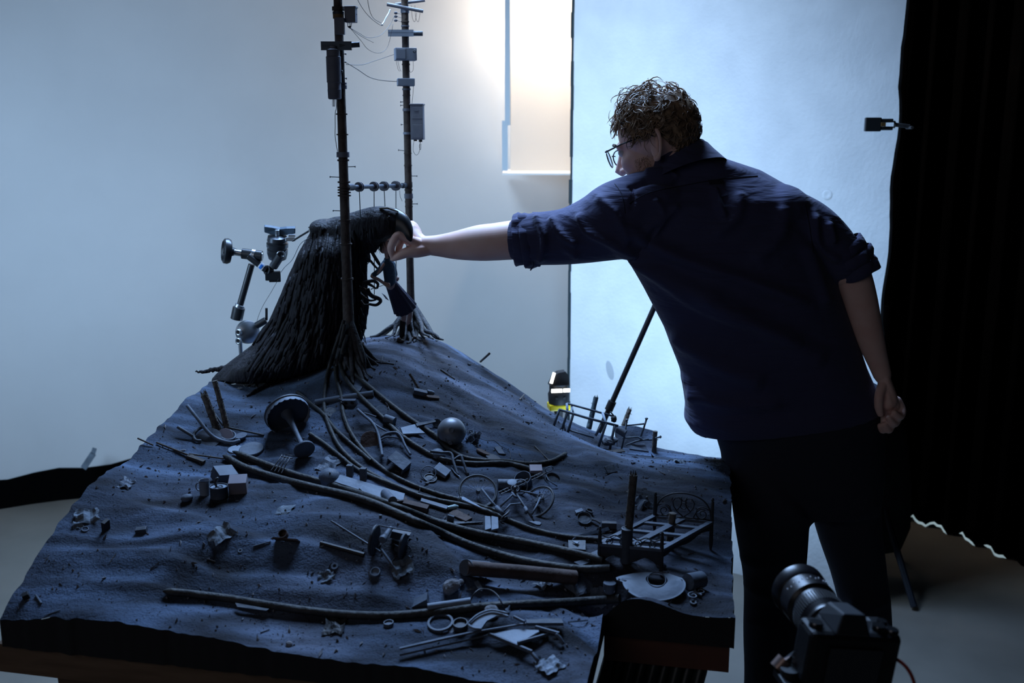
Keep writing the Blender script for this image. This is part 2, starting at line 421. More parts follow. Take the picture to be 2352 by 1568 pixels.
# ------------------------------------------------------------------ the studio
def room():
    # concrete floor
    fm = bpy.data.materials.new('concrete'); fm.use_nodes = True
    nt = fm.node_tree; N = nt.nodes; L = nt.links; b = N['Principled BSDF']; b.inputs['Roughness'].default_value = 0.6
    tc = N.new('ShaderNodeTexCoord'); n = N.new('ShaderNodeTexNoise'); n.inputs['Scale'].default_value = 2.5; n.inputs['Detail'].default_value = 9; L.new(tc.outputs['Object'], n.inputs['Vector'])
    r = N.new('ShaderNodeValToRGB'); L.new(n.outputs[0], r.inputs[0]); r.color_ramp.elements[0].position = 0.3; r.color_ramp.elements[0].color = (0.105, 0.097, 0.083, 1)
    r.color_ramp.elements[1].position = 0.7; r.color_ramp.elements[1].color = (0.165, 0.152, 0.13, 1)
    n2 = N.new('ShaderNodeTexNoise'); n2.inputs['Scale'].default_value = 9; n2.inputs['Detail'].default_value = 3; L.new(tc.outputs['Object'], n2.inputs['Vector'])
    r2 = N.new('ShaderNodeValToRGB'); L.new(n2.outputs[0], r2.inputs[0]); r2.color_ramp.elements[0].position = 0.255; r2.color_ramp.elements[0].color = (0.25, 0.25, 0.25, 1); r2.color_ramp.elements[1].position = 0.275; r2.color_ramp.elements[1].color = (1, 1, 1, 1)
    mx = N.new('ShaderNodeMixRGB'); mx.blend_type = 'MULTIPLY'; mx.inputs[0].default_value = 1; L.new(r.outputs[0], mx.inputs[1]); L.new(r2.outputs[0], mx.inputs[2]); L.new(mx.outputs[0], b.inputs['Base Color'])
    m = MB(); m.box((0, 2.4, -0.05), (9, 8.4, 0.1)); struct(m.build('floor', fm, loc=(0, 2.4, -0.1)))
    black = mat('black_drape', (0.0012, 0.0012, 0.0014), 0.95, spec=0.02)
    # dark studio walls behind and beside everything, and the dark ceiling
    m = MB(); m.box((0, 6.25, 1.9), (9, 0.1, 3.9)); struct(m.build('wall_back', black))
    m = MB(); m.box((-4.45, 2.4, 1.9), (0.1, 7.6, 3.9)); struct(m.build('wall_left', black))
    m = MB(); m.box((4.45, 2.4, 1.9), (0.1, 7.6, 3.9)); struct(m.build('wall_right', black))
    m = MB(); m.box((0, -1.45, 1.9), (9, 0.1, 3.9)); struct(m.build('wall_front', black))
    m = MB(); m.box((0, 2.4, 3.95), (9, 8, 0.1)); struct(m.build('ceiling', black))

    # painted backdrop: a big curved sheet standing on a black cloth skirt
    bp = mat('backdrop_paper', (0.52, 0.53, 0.54), 0.85, col2=(0.57, 0.58, 0.59), nscale=1.6, bump=0.04, bscale=6)
    path = [(-3.6, 2.9), (-3.1, 3.7), (-2.5, 4.22), (-1.9, 4.5), (-1.2, 4.72), (-0.5, 4.83), (0.2, 4.86), (0.9, 4.86), (1.5, 4.82)]
    cur = smooth_path(path, 6)
    edge = lambda i: 0.15 + 0.02 * math.sin(i * 0.33) + 0.012 * math.sin(i * 1.7)
    m = MB(); vs = []; fs = []; rows = 10
    for i, p in enumerate(cur):
        for j in range(rows + 1):
            z = lerp(edge(i), 3.75, j / rows); k = 0.012 * NZ.noise(V((p[0] * 1.5, z * 1.2, 3)))
            vs.append((p[0], p[1] + k, z))
    nr = rows + 1; nb = len(vs)
    vs += [(a, b_ + 0.004, c) for a, b_, c in vs]
    for i in range(len(cur) - 1):
        for j in range(rows):
            a = i * nr + j; q = (a, a + nr, a + nr + 1, a + 1)
            fs.append(q); fs.append(tuple(nb + t for t in reversed(q)))
        a = i * nr; fs.append((a, nb + a, nb + a + nr, a + nr))
    m.add(vs, fs)
    m.build('backdrop', bp, smooth=True, label='tall pale grey painted backdrop sheet curving behind the hill', cat='backdrop', kind='thing')
    m = MB(); vs = []; fs = []
    for i, p in enumerate(cur):
        k = 0.02 * math.sin(i * 1.3)
        vs += [(p[0], p[1] - 0.03 + k * 0.4, 0.0), (p[0], p[1] - 0.012, edge(i) + 0.006), (p[0], p[1] + 0.02, edge(i) + 0.01), (p[0], p[1] + 0.02, 0.0)]
    for i in range(len(cur) - 1):
        for j in range(4):
            a = i * 4 + j; b_ = i * 4 + (j + 1) % 4
            fs.append((a, b_, b_ + 4, a + 4))
    m.add(vs, fs); m.build('skirt_cloth', black, label='black cloth skirt along the foot of the pale backdrop', cat='cloth')
    # tape strip on the skirt
    p = at(203, 1058, 4.32); m = MB(frame(p, (0.55, -0.1, 0.8), (0, -1, 0.1))); m.box((0, 0, 0), (0.085, 0.028, 0.002)); m.box((0.052, 0.004, 0), (0.03, 0.02, 0.002), MX.Rotation(0.3, 3, 'Z'))
    m.build('tape_strip', M_PAPER, label='strip of pale tape stuck over the backdrop edge', cat='tape')

    # white foam board
    fb = mat('white_foam', (0.62, 0.66, 0.70), 0.8, col2=(0.68, 0.72, 0.76), nscale=9, bump=0.14, bscale=70)
    L0 = V((0.238, 4.02, 0)); R0 = V((1.26, 3.34, 0)); d = (R0 - L0).normalized(); nrm = V((d.y, -d.x, 0))
    n = 80; left = []; right = []
    for i in range(n + 1):
        z = 3.3 * i / n
        left.append((0.006 * NZ.noise(V((z * 9, 0, 0))) + 0.003 * NZ.noise(V((z * 40, 3, 0))), z))
        right.append(((R0 - L0).length + 0.012 * NZ.noise(V((z * 5, 7, 0))) + 0.005 * NZ.noise(V((z * 40, 9, 0))), z))
    m = MB(); vs = []; fs = []
    for off in (0, 0.04):
        for i in range(n + 1):
            for (x, z) in (left[i], right[i]):
                q = L0 + d * x - nrm * off; vs.append((q.x, q.y, z))
    k = 2 * (n + 1)
    for i in range(n):
        a = 2 * i; fs += [(a, a + 1, a + 3, a + 2), (k + a, k + a + 2, k + a + 3, k + a + 1), (a, a + 2, k + a + 2, k + a), (a + 1, k + a + 1, k + a + 3, a + 3)]
    fs += [(0, k, k + 1, 1), (k - 2, k - 1, 2 * k - 1, 2 * k - 2)]
    m.add(vs, fs); bo = m.build('foam_board', fb, label='tall white foam board standing behind the man, edges ragged', cat='board')
    # dent and smudge on the board
    def onboard(u, v):
        return atplane(u, v, L0, d) + nrm * 0.001
    p = onboard(1900, 447); m = MB(frame(p, d, nrm)); m.lathe([(0.017, 0.0), (0.013, 0.0012), (0.008, 0.0004), (0.0001, 0.0002)], n=18, close=False); m.build('dent', fb, bo, smooth=True)
    p = onboard(1401, 850); m = MB(frame(p, V((0, 0, 1)) - d * 0.25, nrm)); m.lathe([(0.0, 0.0008), (0.012, 0.0006), (0.016, 0.0)], n=16, close=False)
    m.v = [p + (V(q) - p) @ MX.Identity(3) for q in m.v]
    ax = (V((0, 0, 1)) - d * 0.28).normalized(); m.v = [q + ax * ((q - p).dot(ax) * 1.5) for q in m.v]
    m.build('smudge', mat('grey_smudge', (0.40, 0.44, 0.48), 0.9), bo, label='grey smudge on the white board', smooth=True)
    # shade of the gap along the left edge, built as dark boxes
    m = MB()
    for i in range(34):
        z = 0.03 + 3.1 * i / 34; q = L0 + d * (-0.006 + 0.004 * NZ.noise(V((z * 14, 1, 2)))) - nrm * 0.004
        m.box((q.x, q.y, z + 0.046), (0.010 + 0.006 * NZ.noise(V((z * 9, 4, 2))), 0.02, 0.094))
    m.build('edge_gap_shade', mat('dark_teal_gap', (0.02, 0.035, 0.042), 0.8), bo, label='dark strip standing for the shaded gap along the torn left edge of the board')

    # black curtain on the right with soft folds
    m = MB(); vs = []; fs = []
    pts = [(0.95, 4.66), (1.3, 4.5), (1.6, 4.3), (1.85, 4.05), (2.02, 3.66), (2.25, 3.1), (2.7, 2.3), (3.1, 1.3), (3.3, 0.2)]
    cur = smooth_path(pts, 22)
    rows = 40
    for i, p in enumerate(cur):
        fx = 0.028 * math.sin(i * 0.9) + 0.014 * math.sin(i * 2.3)
        for j in range(rows + 1):
            hx = p[0]; gap = 0.010 if (1.76 < hx < 1.86 or 1.90 < hx < 1.925 or 1.945 < hx < 1.985 or 2.06 < hx < 2.09) and p[1] > 3.2 else 0.0; z = lerp(0.0008 + gap, 3.6, j / rows); q = 1 - 0.35 * j / rows  # hem raised in spots so the added lamp behind shows as glints
            rag = (0.02 * NZ.noise(V((z * 22, 2, 1))) + 0.012 * NZ.noise(V((z * 7, 5, 1)))) if i == 0 else 0
            vs.append((p[0] + fx * 0.5 * q + rag, p[1] + fx * q - 0.0, z))
    nb = len(vs); vs += [(a + 0.003, b_ + 0.006, c) for a, b_, c in vs]
    for i in range(len(cur) - 1):
        for j in range(rows):
            a = i * (rows + 1) + j; q = (a, a + rows + 1, a + rows + 2, a + 1); fs.append(q); fs.append(tuple(nb + t for t in reversed(q)))
        a = i * (rows + 1); fs.append((a, nb + a, nb + a + rows + 1, a + rows + 1))
    for j in range(rows): fs.append((j, j + 1, nb + j + 1, nb + j))
    m.add(vs, fs); m.build('black_curtain', black, smooth='all', label='heavy black curtain hanging at the right of the studio', cat='curtain')
    return L0, d, nrm
BL0, BLD, BLN = room()

def studio_kit():
    # spring clamp holding curtain and board together
    p = at(2012, 286, 3.28); t = thing('grip_clamp', p, 'black grip clamp holding the curtain to the board edge', 'clamp')
    m = MB(frame(p, (1, -0.1, -0.05), (0, 0, 1))); m.box((-0.015, -0.02, 0), (0.05, 0.02, 0.044)); m.box((0.022, -0.02, 0.012), (0.05, 0.016, 0.012)); m.box((0.022, -0.02, -0.012), (0.05, 0.016, 0.012))
    m.build('jaw', mat('black_enamel', (0.015, 0.017, 0.02), 0.35), t, bevel=0.003)
    m = MB(); m.tube([p + V((0.045, -0.02, 0)), p + V((0.052, -0.02, 0))], 0.013, 12); m.build('collar', M_CHROME, t)
    m = MB(); m.tube([p + V((0.05, -0.02, 0)), p + V((0.10, -0.02, -0.006))], 0.007, 10); m.tube([p + V((0.10, -0.045, -0.01)), p + V((0.10, 0.0, -0.01))], 0.005, 8); m.build('screw_handle', M_IRON, t)
    m = MB(frame(p + V((0.012, -0.033, 0)), (1, 0, 0), (0, 0, 1))); m.box((0, 0, 0), (0.014, 0.004, 0.012)); m.build('brass_pad', mat('brass', (0.5, 0.3, 0.12), 0.4, 0.8), t)

    # hanging diffuser sheet with the lamp behind it
    Yd = 4.55
    tl = at(1174, -160, Yd); bl = at(1172, 392, Yd); wdt = 0.46; xr = V((1, -0.06, 0)).normalized()
    zt = tl.z; zb = bl.z; x0 = bl.x; t = thing('hanging_diffuser', V((x0 + wdt / 2, Yd, zb)), 'bright hanging diffuser panel glowing beside the foam board', 'light diffuser')
    sh = bpy.data.materials.new('frosted_sheet'); sh.use_nodes = True; nt = sh.node_tree; N = nt.nodes; L = nt.links
    for q in list(N): N.remove(q)
    o = N.new('ShaderNodeOutputMaterial'); tr = N.new('ShaderNodeBsdfTranslucent'); df = N.new('ShaderNodeBsdfDiffuse'); mx = N.new('ShaderNodeMixShader')
    tr.inputs[0].default_value = (0.93, 0.90, 0.86, 1); df.inputs[0].default_value = (0.8, 0.8, 0.8, 1); mx.inputs[0].default_value = 0.22
    L.new(tr.outputs[0], mx.inputs[1]); L.new(df.outputs[0], mx.inputs[2]); L.new(mx.outputs[0], o.inputs[0])
    b0 = V((x0, Yd, zb))
    m = MB(); m.prism([b0, b0 + xr * wdt, b0 + xr * wdt + V((0, 0, zt - zb)), b0 + V((0, 0, zt - zb))], (0, 0.002, 0)); m.build('sheet', sh, t)
    fr = mat('pale_plastic', (0.55, 0.62, 0.68), 0.4)
    m = MB(); m.box(b0 + V((-0.012, 0, (zt - zb) / 2 + 0.1)), (0.024, 0.016, zt - zb - 0.2)); m.build('side_strip', fr, t)
    m = MB(); m.box(b0 + V((-0.024, 0, 0.11)), (0.026, 0.02, 0.22)); m.build('side_strip', fr, t)
    m = MB(); q = b0 + xr * (wdt / 2) + V((0, 0.09, -0.012)); m.prism([b0 + V((-0.035, -0.02, -0.012)), b0 + xr * wdt + V((0, -0.02, -0.012)), b0 + xr * wdt + V((0, 0.22, 0.0)), b0 + V((-0.035, 0.22, 0.0))], (0, 0, -0.006))
    m.build('lower_shelf', mat('white_sheet', (0.85, 0.84, 0.82), 0.6), t, label='bright white lip at the foot of the diffuser')
    # its lamp
    lp = b0 + xr * 0.26 + V((0, 0.10, 0.80))
    lt = thing('studio_lamp', lp, 'warm studio lamp behind the hanging diffuser', 'lamp')
    m = MB(frame(lp, (1, 0, 0), (0, 0, 1))); m.lathe([(0.02, 0.16), (0.05, 0.15), (0.07, 0.10), (0.075, 0.04), (0.072, 0.04), (0.066, 0.10), (0.045, 0.14)], n=24, close=False); m.build('reflector', M_BLACK, lt, smooth=True)
    m = MB(frame(lp, (1, 0, 0), (0, 0, 1))); m.ell((0, 0, 0.06), (0.032, 0.032, 0.045)); m.build('bulb', mat('warm_bulb', (1, 0.9, 0.8), 0.4, emit=(1.0, 0.85, 0.68, 30)), lt, smooth='all')
    d = bpy.data.lights.new('lamp_light', 'POINT'); d.energy = 30; d.color = (1.0, 0.84, 0.68); d.shadow_soft_size = 0.04
    lo = bpy.data.objects.new('lamp_light', d); COL.objects.link(lo); lo.location = lp + V((0, 0, -0.02))

    # small yellow and black work lamp behind the ridge
    p = at(1283, 936, 3.15); p.z -= 0.0; t = thing('work_lamp', V((p.x, p.y, 0)), 'small yellow and black lamp standing behind the ridge', 'lamp')
    f = frame(p, (1, 0.15, 0), (0, 0, 1)); k = S(1, p)
    m = MB(f); m.box((0, 0, 4 * k), (48 * k, 40 * k, 14 * k)); m.build('yellow_base', mat('yellow_plastic', (0.55, 0.40, 0.0), 0.45), t, bevel=0.004)
    m = MB(f); m.lathe([(23 * k, 11 * k), (24 * k, 20 * k), (25 * k, 34 * k), (22 * k, 40 * k), (22 * k, 52 * k), (23 * k, 56 * k)], n=18); m.box((-9 * k, -24 * k, 28 * k), (6 * k, 2 * k, 5 * k)); m.box((8 * k, -24 * k, 28 * k), (6 * k, 2 * k, 5 * k)); m.build('housing', M_BLACK, t, smooth=True)
    gl = mat('lit_window', (1, 1, 0.95), 0.3, emit=(1.0, 0.97, 0.88, 3.0))
    m = MB(f); m.box((-9 * k, -23 * k, 46 * k), (25 * k, 3 * k, 8 * k)); m.box((14 * k, -22 * k, 46 * k), (15 * k, 3 * k, 8 * k)); m.build('lit_slot', gl, t)
    m = MB(f); m.prism([(-24 * k, -14 * k, 56 * k), (23 * k, -14 * k, 56 * k), (20 * k, -10 * k, 78 * k), (14 * k, -8 * k, 86 * k), (-2 * k, -8 * k, 84 * k), (-12 * k, -9 * k, 78 * k)], (0, 24 * k, 0)); m.build('hood', M_BLACK, t)
    m = MB(f); m.tube([(-21 * k, -16 * k, 62 * k), (-13 * k, -12 * k, 86 * k)], 3.6 * k, 8); m.build('lit_edge', gl, t)
    m = MB(f); m.tube([(0, 0, -2 * k), V((0, 0, -p.z))], 10 * k, 10); m.build('stand', M_BLACK, t)

    # diagonal stand pole behind the cart
    a = at(1392, 955, 2.95); b = at(1545, 610, 2.95); t = thing('leaning_pole', a, 'black pole leaning between the cart and the man', 'pole')
    dd = (b - a).normalized(); a2 = a - dd * 0.92
    m = MB(); m.tube([a2, b], 0.0085, 12); m.build('rod', mat('black_pole', (0.02, 0.022, 0.026), 0.35), t, smooth=True)
    m = MB(); m.tube([a + dd * 0.02, a + dd * 0.05], 0.013, 12); m.build('collar', M_BLACK, t, smooth=True)

    # added lamp behind the curtain, glinting through gaps left under its hem
    area('hem_glint_light', (2.35, 4.75, 1.2), (2.1, 4.3, 0.0), 0.5, 0.5, 14, (0.6, 0.85, 1.0), math.radians(90))
    # dark stand feet behind the man
    p = atz(2062, 1395, 0.0); t = thing('light_stand', V((p.x, p.y, 0)), 'dark folding stand on the floor behind the man', 'stand')
    top = V((p.x - 0.02, p.y + 0.28, 1.05))
    for q in ((-0.26, -0.16, 0), (0.05, -0.02, 0), (0.16, 0.42, 0), (-0.3, 0.36, 0)):
        e = V((p.x + q[0], p.y + q[1], 0.012)); m = MB(); m.tube([e, lerp(e, V((top.x, top.y, 0.42)), 0.97)], 0.012, 8); m.build('leg', mat('navy_steel', (0.007, 0.010, 0.017), 0.5), t, smooth=True)
    m = MB(); m.tube([V((top.x, top.y, 0.2)), top], 0.014, 10); m.build('column', M_BLACK, t, smooth=True)
    # hanging black cloth bag on the stand
    m = MB(); c = V((top.x + 0.02, top.y - 0.02, 0.36))
    m.loft([[c + V((math.cos(a) * r_ * 1.0, math.sin(a) * r_ * 0.6, z)) for a in [2 * math.pi * j / 16 for j in range(16)]] for r_, z in ((0.03, 0.3), (0.085, 0.22), (0.12, 0.02), (0.13, -0.15), (0.10, -0.24), (0.04, -0.26))])
    m.build('sandbag', mat('black_canvas', (0.01, 0.01, 0.012), 0.9), t, smooth='all', label='black canvas weight bag')

    # support table under the landscape
    t = thing('support_table', (A0.x + 0.5, A0.y + 0.5, 0), 'rough timber trestle table carrying the landscape', 'table')
    rh = 0.056
    def rail(P, Q, nm='rail', hgt=rh, z=0.741, th=0.035, mt=M_WOOD):
        d_ = (Q - P); n_ = V((-d_.y, d_.x, 0)).normalized() * th
        m = MB(); m.prism([V((P.x, P.y, z - hgt)), V((Q.x, Q.y, z - hgt)), V((Q.x, Q.y, z)), V((P.x, P.y, z))], n_); m.build(nm, mt, t)
    rail(A0 - E1 * 0.02 + E2 * 0.01, B0 - E1 * 0.005 + E2 * 0.01)
    rail(B0 - E1 * 0.012 + E2 * 0.05, C0 - E1 * 0.012 + E2 * 0.3)
    rail(C0 + E2 * 0.02, D0 + E2 * 0.02 - E1 * 0.004, mt=mat('reddish_pine', (0.12, 0.042, 0.026), 0.7, col2=(0.085, 0.034, 0.022), nscale=10))
    rail(D0 + E2 * 0.06 - E1 * 0.006, D0 + E2 * (LD - LN - 0.02) - E1 * 0.006)
    rail(A0 + E2 * (LD - 0.02), A0 + E1 * WT + E2 * (LD - 0.02))
    rail(A0 + E2 * 0.05 + E1 * 0.045, A0 + E2 * (LD - 0.03) + E1 * 0.045)
    m = MB(); q = [A0 + E1 * 0.04 + E2 * 0.05, A0 + E1 * (LW - 0.06) + E2 * 0.05, A0 + E1 * (LW - 0.06) + E2 * (LN + 0.05), A0 + E1 * (WT - 0.05) + E2 * (LN + 0.06), A0 + E1 * (WT - 0.05) + E2 * (LD - 0.04), A0 + E1 * 0.06 + E2 * (LD - 0.04)]
    m.prism([V((p_.x, p_.y, 0.72)) for p_ in q], (0, 0, 0.02)); m.build('table_board', M_WOOD, t)
    def leg(a, c, da, dc, wd=0.075, th=0.04):
        P0 = A0 + E1 * a + E2 * c; P1 = A0 + E1 * (a + da) + E2 * (c + dc)
        m = MB(); k = E1 * (wd / 2); n_ = E2 * th
        m.add([V((P0.x, P0.y, 0.72)) - k, V((P0.x, P0.y, 0.72)) + k, V((P1.x, P1.y, 0)) + k, V((P1.x, P1.y, 0)) - k,
               V((P0.x, P0.y, 0.72)) - k + n_, V((P0.x, P0.y, 0.72)) + k + n_, V((P1.x, P1.y, 0)) + k + n_, V((P1.x, P1.y, 0)) - k + n_],
              [(0, 1, 2, 3), (7, 6, 5, 4), (0, 4, 5, 1), (1, 5, 6, 2), (2, 6, 7, 3), (3, 7, 4, 0)])
        m.build('leg', M_WOOD, t)
    leg(0.10, 0.055, 0.05, -0.03); leg(0.27, 0.06, 0.02, -0.02, 0.05); leg(0.80, 0.06, -0.04, -0.03); leg(LW + 0.135, LN + 0.09, -0.02, -0.02, 0.085); leg(LW - 0.045, 0.10, -0.02, 0.0, 0.06)
    leg(0.12, LD - 0.12, -0.02, 0.05); leg(0.75, LD - 0.12, 0.02, 0.05); leg(WT - 0.12, LD - 0.1, 0.02, 0.04)
    # black tubes stored under the notch
    for k in range(9):
        a = LW - 0.035 + 0.0215 * k; P0 = A0 + E1 * (a + 0.045) + E2 * (LN + 0.04 + 0.012 * (k % 2)); P1 = A0 + E1 * (a - 0.12) + E2 * (LN - 0.26)
        m = MB(); m.tube([V((P1.x, P1.y, 0.014)), V((P0.x, P0.y, 0.68))], 0.0125, 10)
        m.build('black_tube', mat('black_tube', (0.012, 0.016, 0.017), 0.4), label=('leftmost', 'second from left', 'third from left', 'fourth from left', 'middle', 'fourth from right', 'third from right', 'second from right', 'rightmost')[k] + ' black tube of the bundle under the table notch', cat='tube', group='black tubes under the table notch', smooth=True)
studio_kit()
# ------------------------------------------------------------------ the man
def remesh(mb, voxel, it=4, fac=0.5):
    me = bpy.data.meshes.new('tmp'); me.from_pydata([tuple(p) for p in mb.v], [], mb.f); me.update()
    import bmesh
    bm = bmesh.new(); bm.from_mesh(me); bmesh.ops.recalc_face_normals(bm, faces=bm.faces); bm.to_mesh(me); bm.free()
    o = bpy.data.objects.new('tmp', me); COL.objects.link(o)
    r = o.modifiers.new('r', 'REMESH'); r.mode = 'VOXEL'; r.voxel_size = voxel; r.adaptivity = 0.0
    if it:
        s = o.modifiers.new('s', 'SMOOTH'); s.factor = fac; s.iterations = it
    dg = bpy.context.evaluated_depsgraph_get(); ev = o.evaluated_get(dg); m2 = ev.to_mesh()
    n = len(m2.vertices); a = np.empty(n * 3, np.float32); m2.vertices.foreach_get('co', a)
    nn = np.empty(n * 3, np.float32); m2.vertices.foreach_get('normal', nn)
    fs = [tuple(p.vertices) for p in m2.polygons]
    ev.to_mesh_clear(); bpy.data.objects.remove(o); bpy.data.meshes.remove(me)
    return a.reshape(-1, 3).astype(float), fs, nn.reshape(-1, 3).astype(float)
def pixarr(A):
    q = A - np.array(CAM); d = q @ np.array(FW)
    return 1176 + FPX * q[:, 0] / d, 784 - FPX * (q @ np.array(UP)) / d
def folds(A, Nn, lst, front=True):
    """raise (or press in) soft cloth folds along polylines given in picture coordinates on the side facing the camera"""
    u, v = pixarr(A); out = A.copy(); vis = np.clip(-(Nn @ np.array(FW)) * 1.6 + 0.25, 0, 1)
    for pts, wdt, hgt in lst:
        best = np.full(len(u), 1e9)
        P = smooth_path(pts, 5) if len(pts) > 2 else [np.array(p, float) for p in pts]
        tot = len(P) - 1; tt = np.zeros(len(u))
        for i in range(tot):
            a = P[i]; b = P[i + 1]; ab = b - a; L2 = (ab ** 2).sum() + 1e-9
            t = np.clip(((u - a[0]) * ab[0] + (v - a[1]) * ab[1]) / L2, 0, 1)
            dd = np.hypot(u - a[0] - t * ab[0], v - a[1] - t * ab[1])
            k = dd < best; best[k] = dd[k]; tt[k] = ((i + t) / tot)[k]
        env = np.clip(np.minimum(tt, 1 - tt) * 6 + 0.25, 0, 1)
        out += Nn * (hgt * np.exp(-(best / wdt) ** 2) * vis * env)[:, None]
    return out
def mb_of(A, fs):
    m = MB(); m.v = [V(p) for p in A]; m.f = list(fs); return m
def pring(L, R, Y, b, n=36, ex=2.3, tilt=0.0):
    a = at(L[0], L[1], Y); c = at(R[0], R[1], Y); U = (c - a) / 2; C = (a + c) / 2; W = V((0, b, b * tilt)); out = []
    for j in range(n):
        t = 2 * math.pi * j / n; x = math.cos(t); y = math.sin(t)
        out.append(C + U * (math.copysign(abs(x) ** (2 / ex), x)) + W * (math.copysign(abs(y) ** (2 / ex), y)))
    return out
def ptube(m, pts, n=16, flat=1.0, sub=5):
    """tube through (u, v, Y, radius in picture pixels)"""
    P = [tuple(at(u, v, Y)) + (S(r, at(u, v, Y)),) for u, v, Y, r in pts]
    q = smooth_path(P, sub); m.tube([p[:3] for p in q], [max(float(p[3]), 1e-4) for p in q], n, flat=flat)
    a = q[0]; b = q[-1]
    m.ell(a[:3], (a[3] * .97,) * 3, nu=14, nv=8); m.ell(b[:3], (b[3] * .97,) * 3, nu=14, nv=8)

def man():
    skin = bpy.data.materials.new('skin'); skin.use_nodes = True; nt = skin.node_tree; N = nt.nodes; L = nt.links; b = N['Principled BSDF']
    b.inputs['Roughness'].default_value = 0.5; b.inputs['Subsurface Weight'].default_value = 0.12; b.inputs['Subsurface Radius'].default_value = (0.012, 0.005, 0.003); b.inputs['Specular IOR Level'].default_value = 0.35
    tc = N.new('ShaderNodeTexCoord'); n = N.new('ShaderNodeTexNoise'); n.inputs['Scale'].default_value = 22; n.inputs['Detail'].default_value = 5; L.new(tc.outputs['Object'], n.inputs['Vector'])
    r = N.new('ShaderNodeValToRGB'); L.new(n.outputs[0], r.inputs[0]); r.color_ramp.elements[0].position = 0.3; r.color_ramp.elements[0].color = (0.80, 0.50, 0.43, 1); r.color_ramp.elements[1].position = 0.7; r.color_ramp.elements[1].color = (0.86, 0.60, 0.53, 1)
    L.new(r.outputs[0], b.inputs['Base Color'])
    navy = bpy.data.materials.new('navy_cotton'); navy.use_nodes = True; nt = navy.node_tree; N = nt.nodes; L = nt.links; b = N['Principled BSDF']
    b.inputs['Base Color'].default_value = (0.058, 0.060, 0.125, 1); b.inputs['Roughness'].default_value = 0.85; b.inputs['Sheen Weight'].default_value = 0.12; b.inputs['Specular IOR Level'].default_value = 0.2
    tc = N.new('ShaderNodeTexCoord'); mp = N.new('ShaderNodeMapping'); mp.inputs['Rotation'].default_value = (0, 0.7, 0); mp.inputs['Scale'].default_value = (2.2, 2, 9); L.new(tc.outputs['Object'], mp.inputs[0])
    n = N.new('ShaderNodeTexNoise'); n.inputs['Scale'].default_value = 2.4; n.inputs['Detail'].default_value = 4; n.inputs['Distortion'].default_value = 0.5; L.new(mp.outputs[0], n.inputs['Vector'])
    bp = N.new('ShaderNodeBump'); bp.inputs['Strength'].default_value = 0.55; bp.inputs['Distance'].default_value = 0.03; L.new(n.outputs[0], bp.inputs['Height'])
    n2 = N.new('ShaderNodeTexNoise'); n2.inputs['Scale'].default_value = 600; L.new(tc.outputs['Object'], n2.inputs['Vector']); b2 = N.new('ShaderNodeBump'); b2.inputs['Strength'].default_value = 0.15; b2.inputs['Distance'].default_value = 0.001
    L.new(n2.outputs[0], b2.inputs['Height']); L.new(bp.outputs[0], b2.inputs['Normal']); L.new(b2.outputs[0], b.inputs['Normal'])
    trou = mat('black_twill', (0.032, 0.036, 0.052), 0.9, bump=0.3, bscale=10, spec=0.15)

    # ---- head frame
    yaw = math.radians(27); pit = math.radians(-20)
    fh = V((-math.cos(yaw), math.sin(yaw), 0)); sd = V((-math.sin(yaw), -math.cos(yaw), 0))
    f = fh * math.cos(pit) + V((0, 0, 1)) * math.sin(pit); up = sd.cross(f) * -1
    if up.z < 0: up = -up
    HC = at(1508, 318, 2.46)
    HR = MX((f, sd, up)).transposed()
    def hp(x, y, z): return HC + f * x + sd * y + up * z
    hd = MB()
    def he(c, rad): hd.ell(hp(*c), rad, R=HR, nu=24, nv=14)
    he((-0.008, 0, 0.022), (0.098, 0.078, 0.088)); he((0.045, 0, -0.040), (0.052, 0.060, 0.078)); he((0.042, 0, -0.085), (0.052, 0.050, 0.034)); he((0.080, 0, -0.102), (0.020, 0.024, 0.018))
    he((0.080, 0, 0.008), (0.018, 0.050, 0.016)); he((0.086, 0, -0.075), (0.016, 0.026, 0.016)); he((0.058, 0.036, -0.035), (0.034, 0.022, 0.030)); he((0.058, -0.036, -0.035), (0.034, 0.022, 0.030))
    hd.tube([hp(0.090, 0, 0.004), hp(0.103, 0, -0.022), hp(0.114, 0, -0.042), hp(0.104, 0, -0.052)], [0.007, 0.010, 0.0135, 0.011], 12); he((0.100, 0.012, -0.047), (0.011, 0.009, 0.008)); he((0.100, -0.012, -0.047), (0.011, 0.009, 0.008))
    for s in (1, -1):
        ec = hp(-0.016, s * 0.080, -0.022); eu = (up * 0.97 - f * 0.22).normalized(); ev_ = (f * 0.9 + sd * s * -0.42).normalized()
        pts = [ec + eu * (0.033 * math.cos(a)) + ev_ * (-0.017 * math.sin(a) - 0.006) + sd * s * 0.004 * math.sin(a) for a in [math.pi * k / 12 * 1.25 - 0.25 for k in range(13)]]
        hd.tube(pts, [0.0045, 0.0055, 0.006, 0.006, 0.0055, 0.005, 0.005, 0.0048, 0.0048, 0.0055, 0.0075, 0.008, 0.006], 8)
        hd.ell(ec - sd * s * 0.003, (0.016, 0.0075, 0.030), R=MX((ev_, sd, eu)).transposed(), nu=14, nv=8)
    nb = at(1566, 412, 2.52)
    hd.tube([hp(-0.02, 0, -0.03), hp(-0.032, -0.022, -0.070), nb], [0.062, 0.050, 0.046], 20); hd.ell(nb, (0.050,) * 3)
    hA, hF, _ = remesh(hd, 0.003, 5)
    # ---- trunk and limbs inside the clothes
    bd = MB()
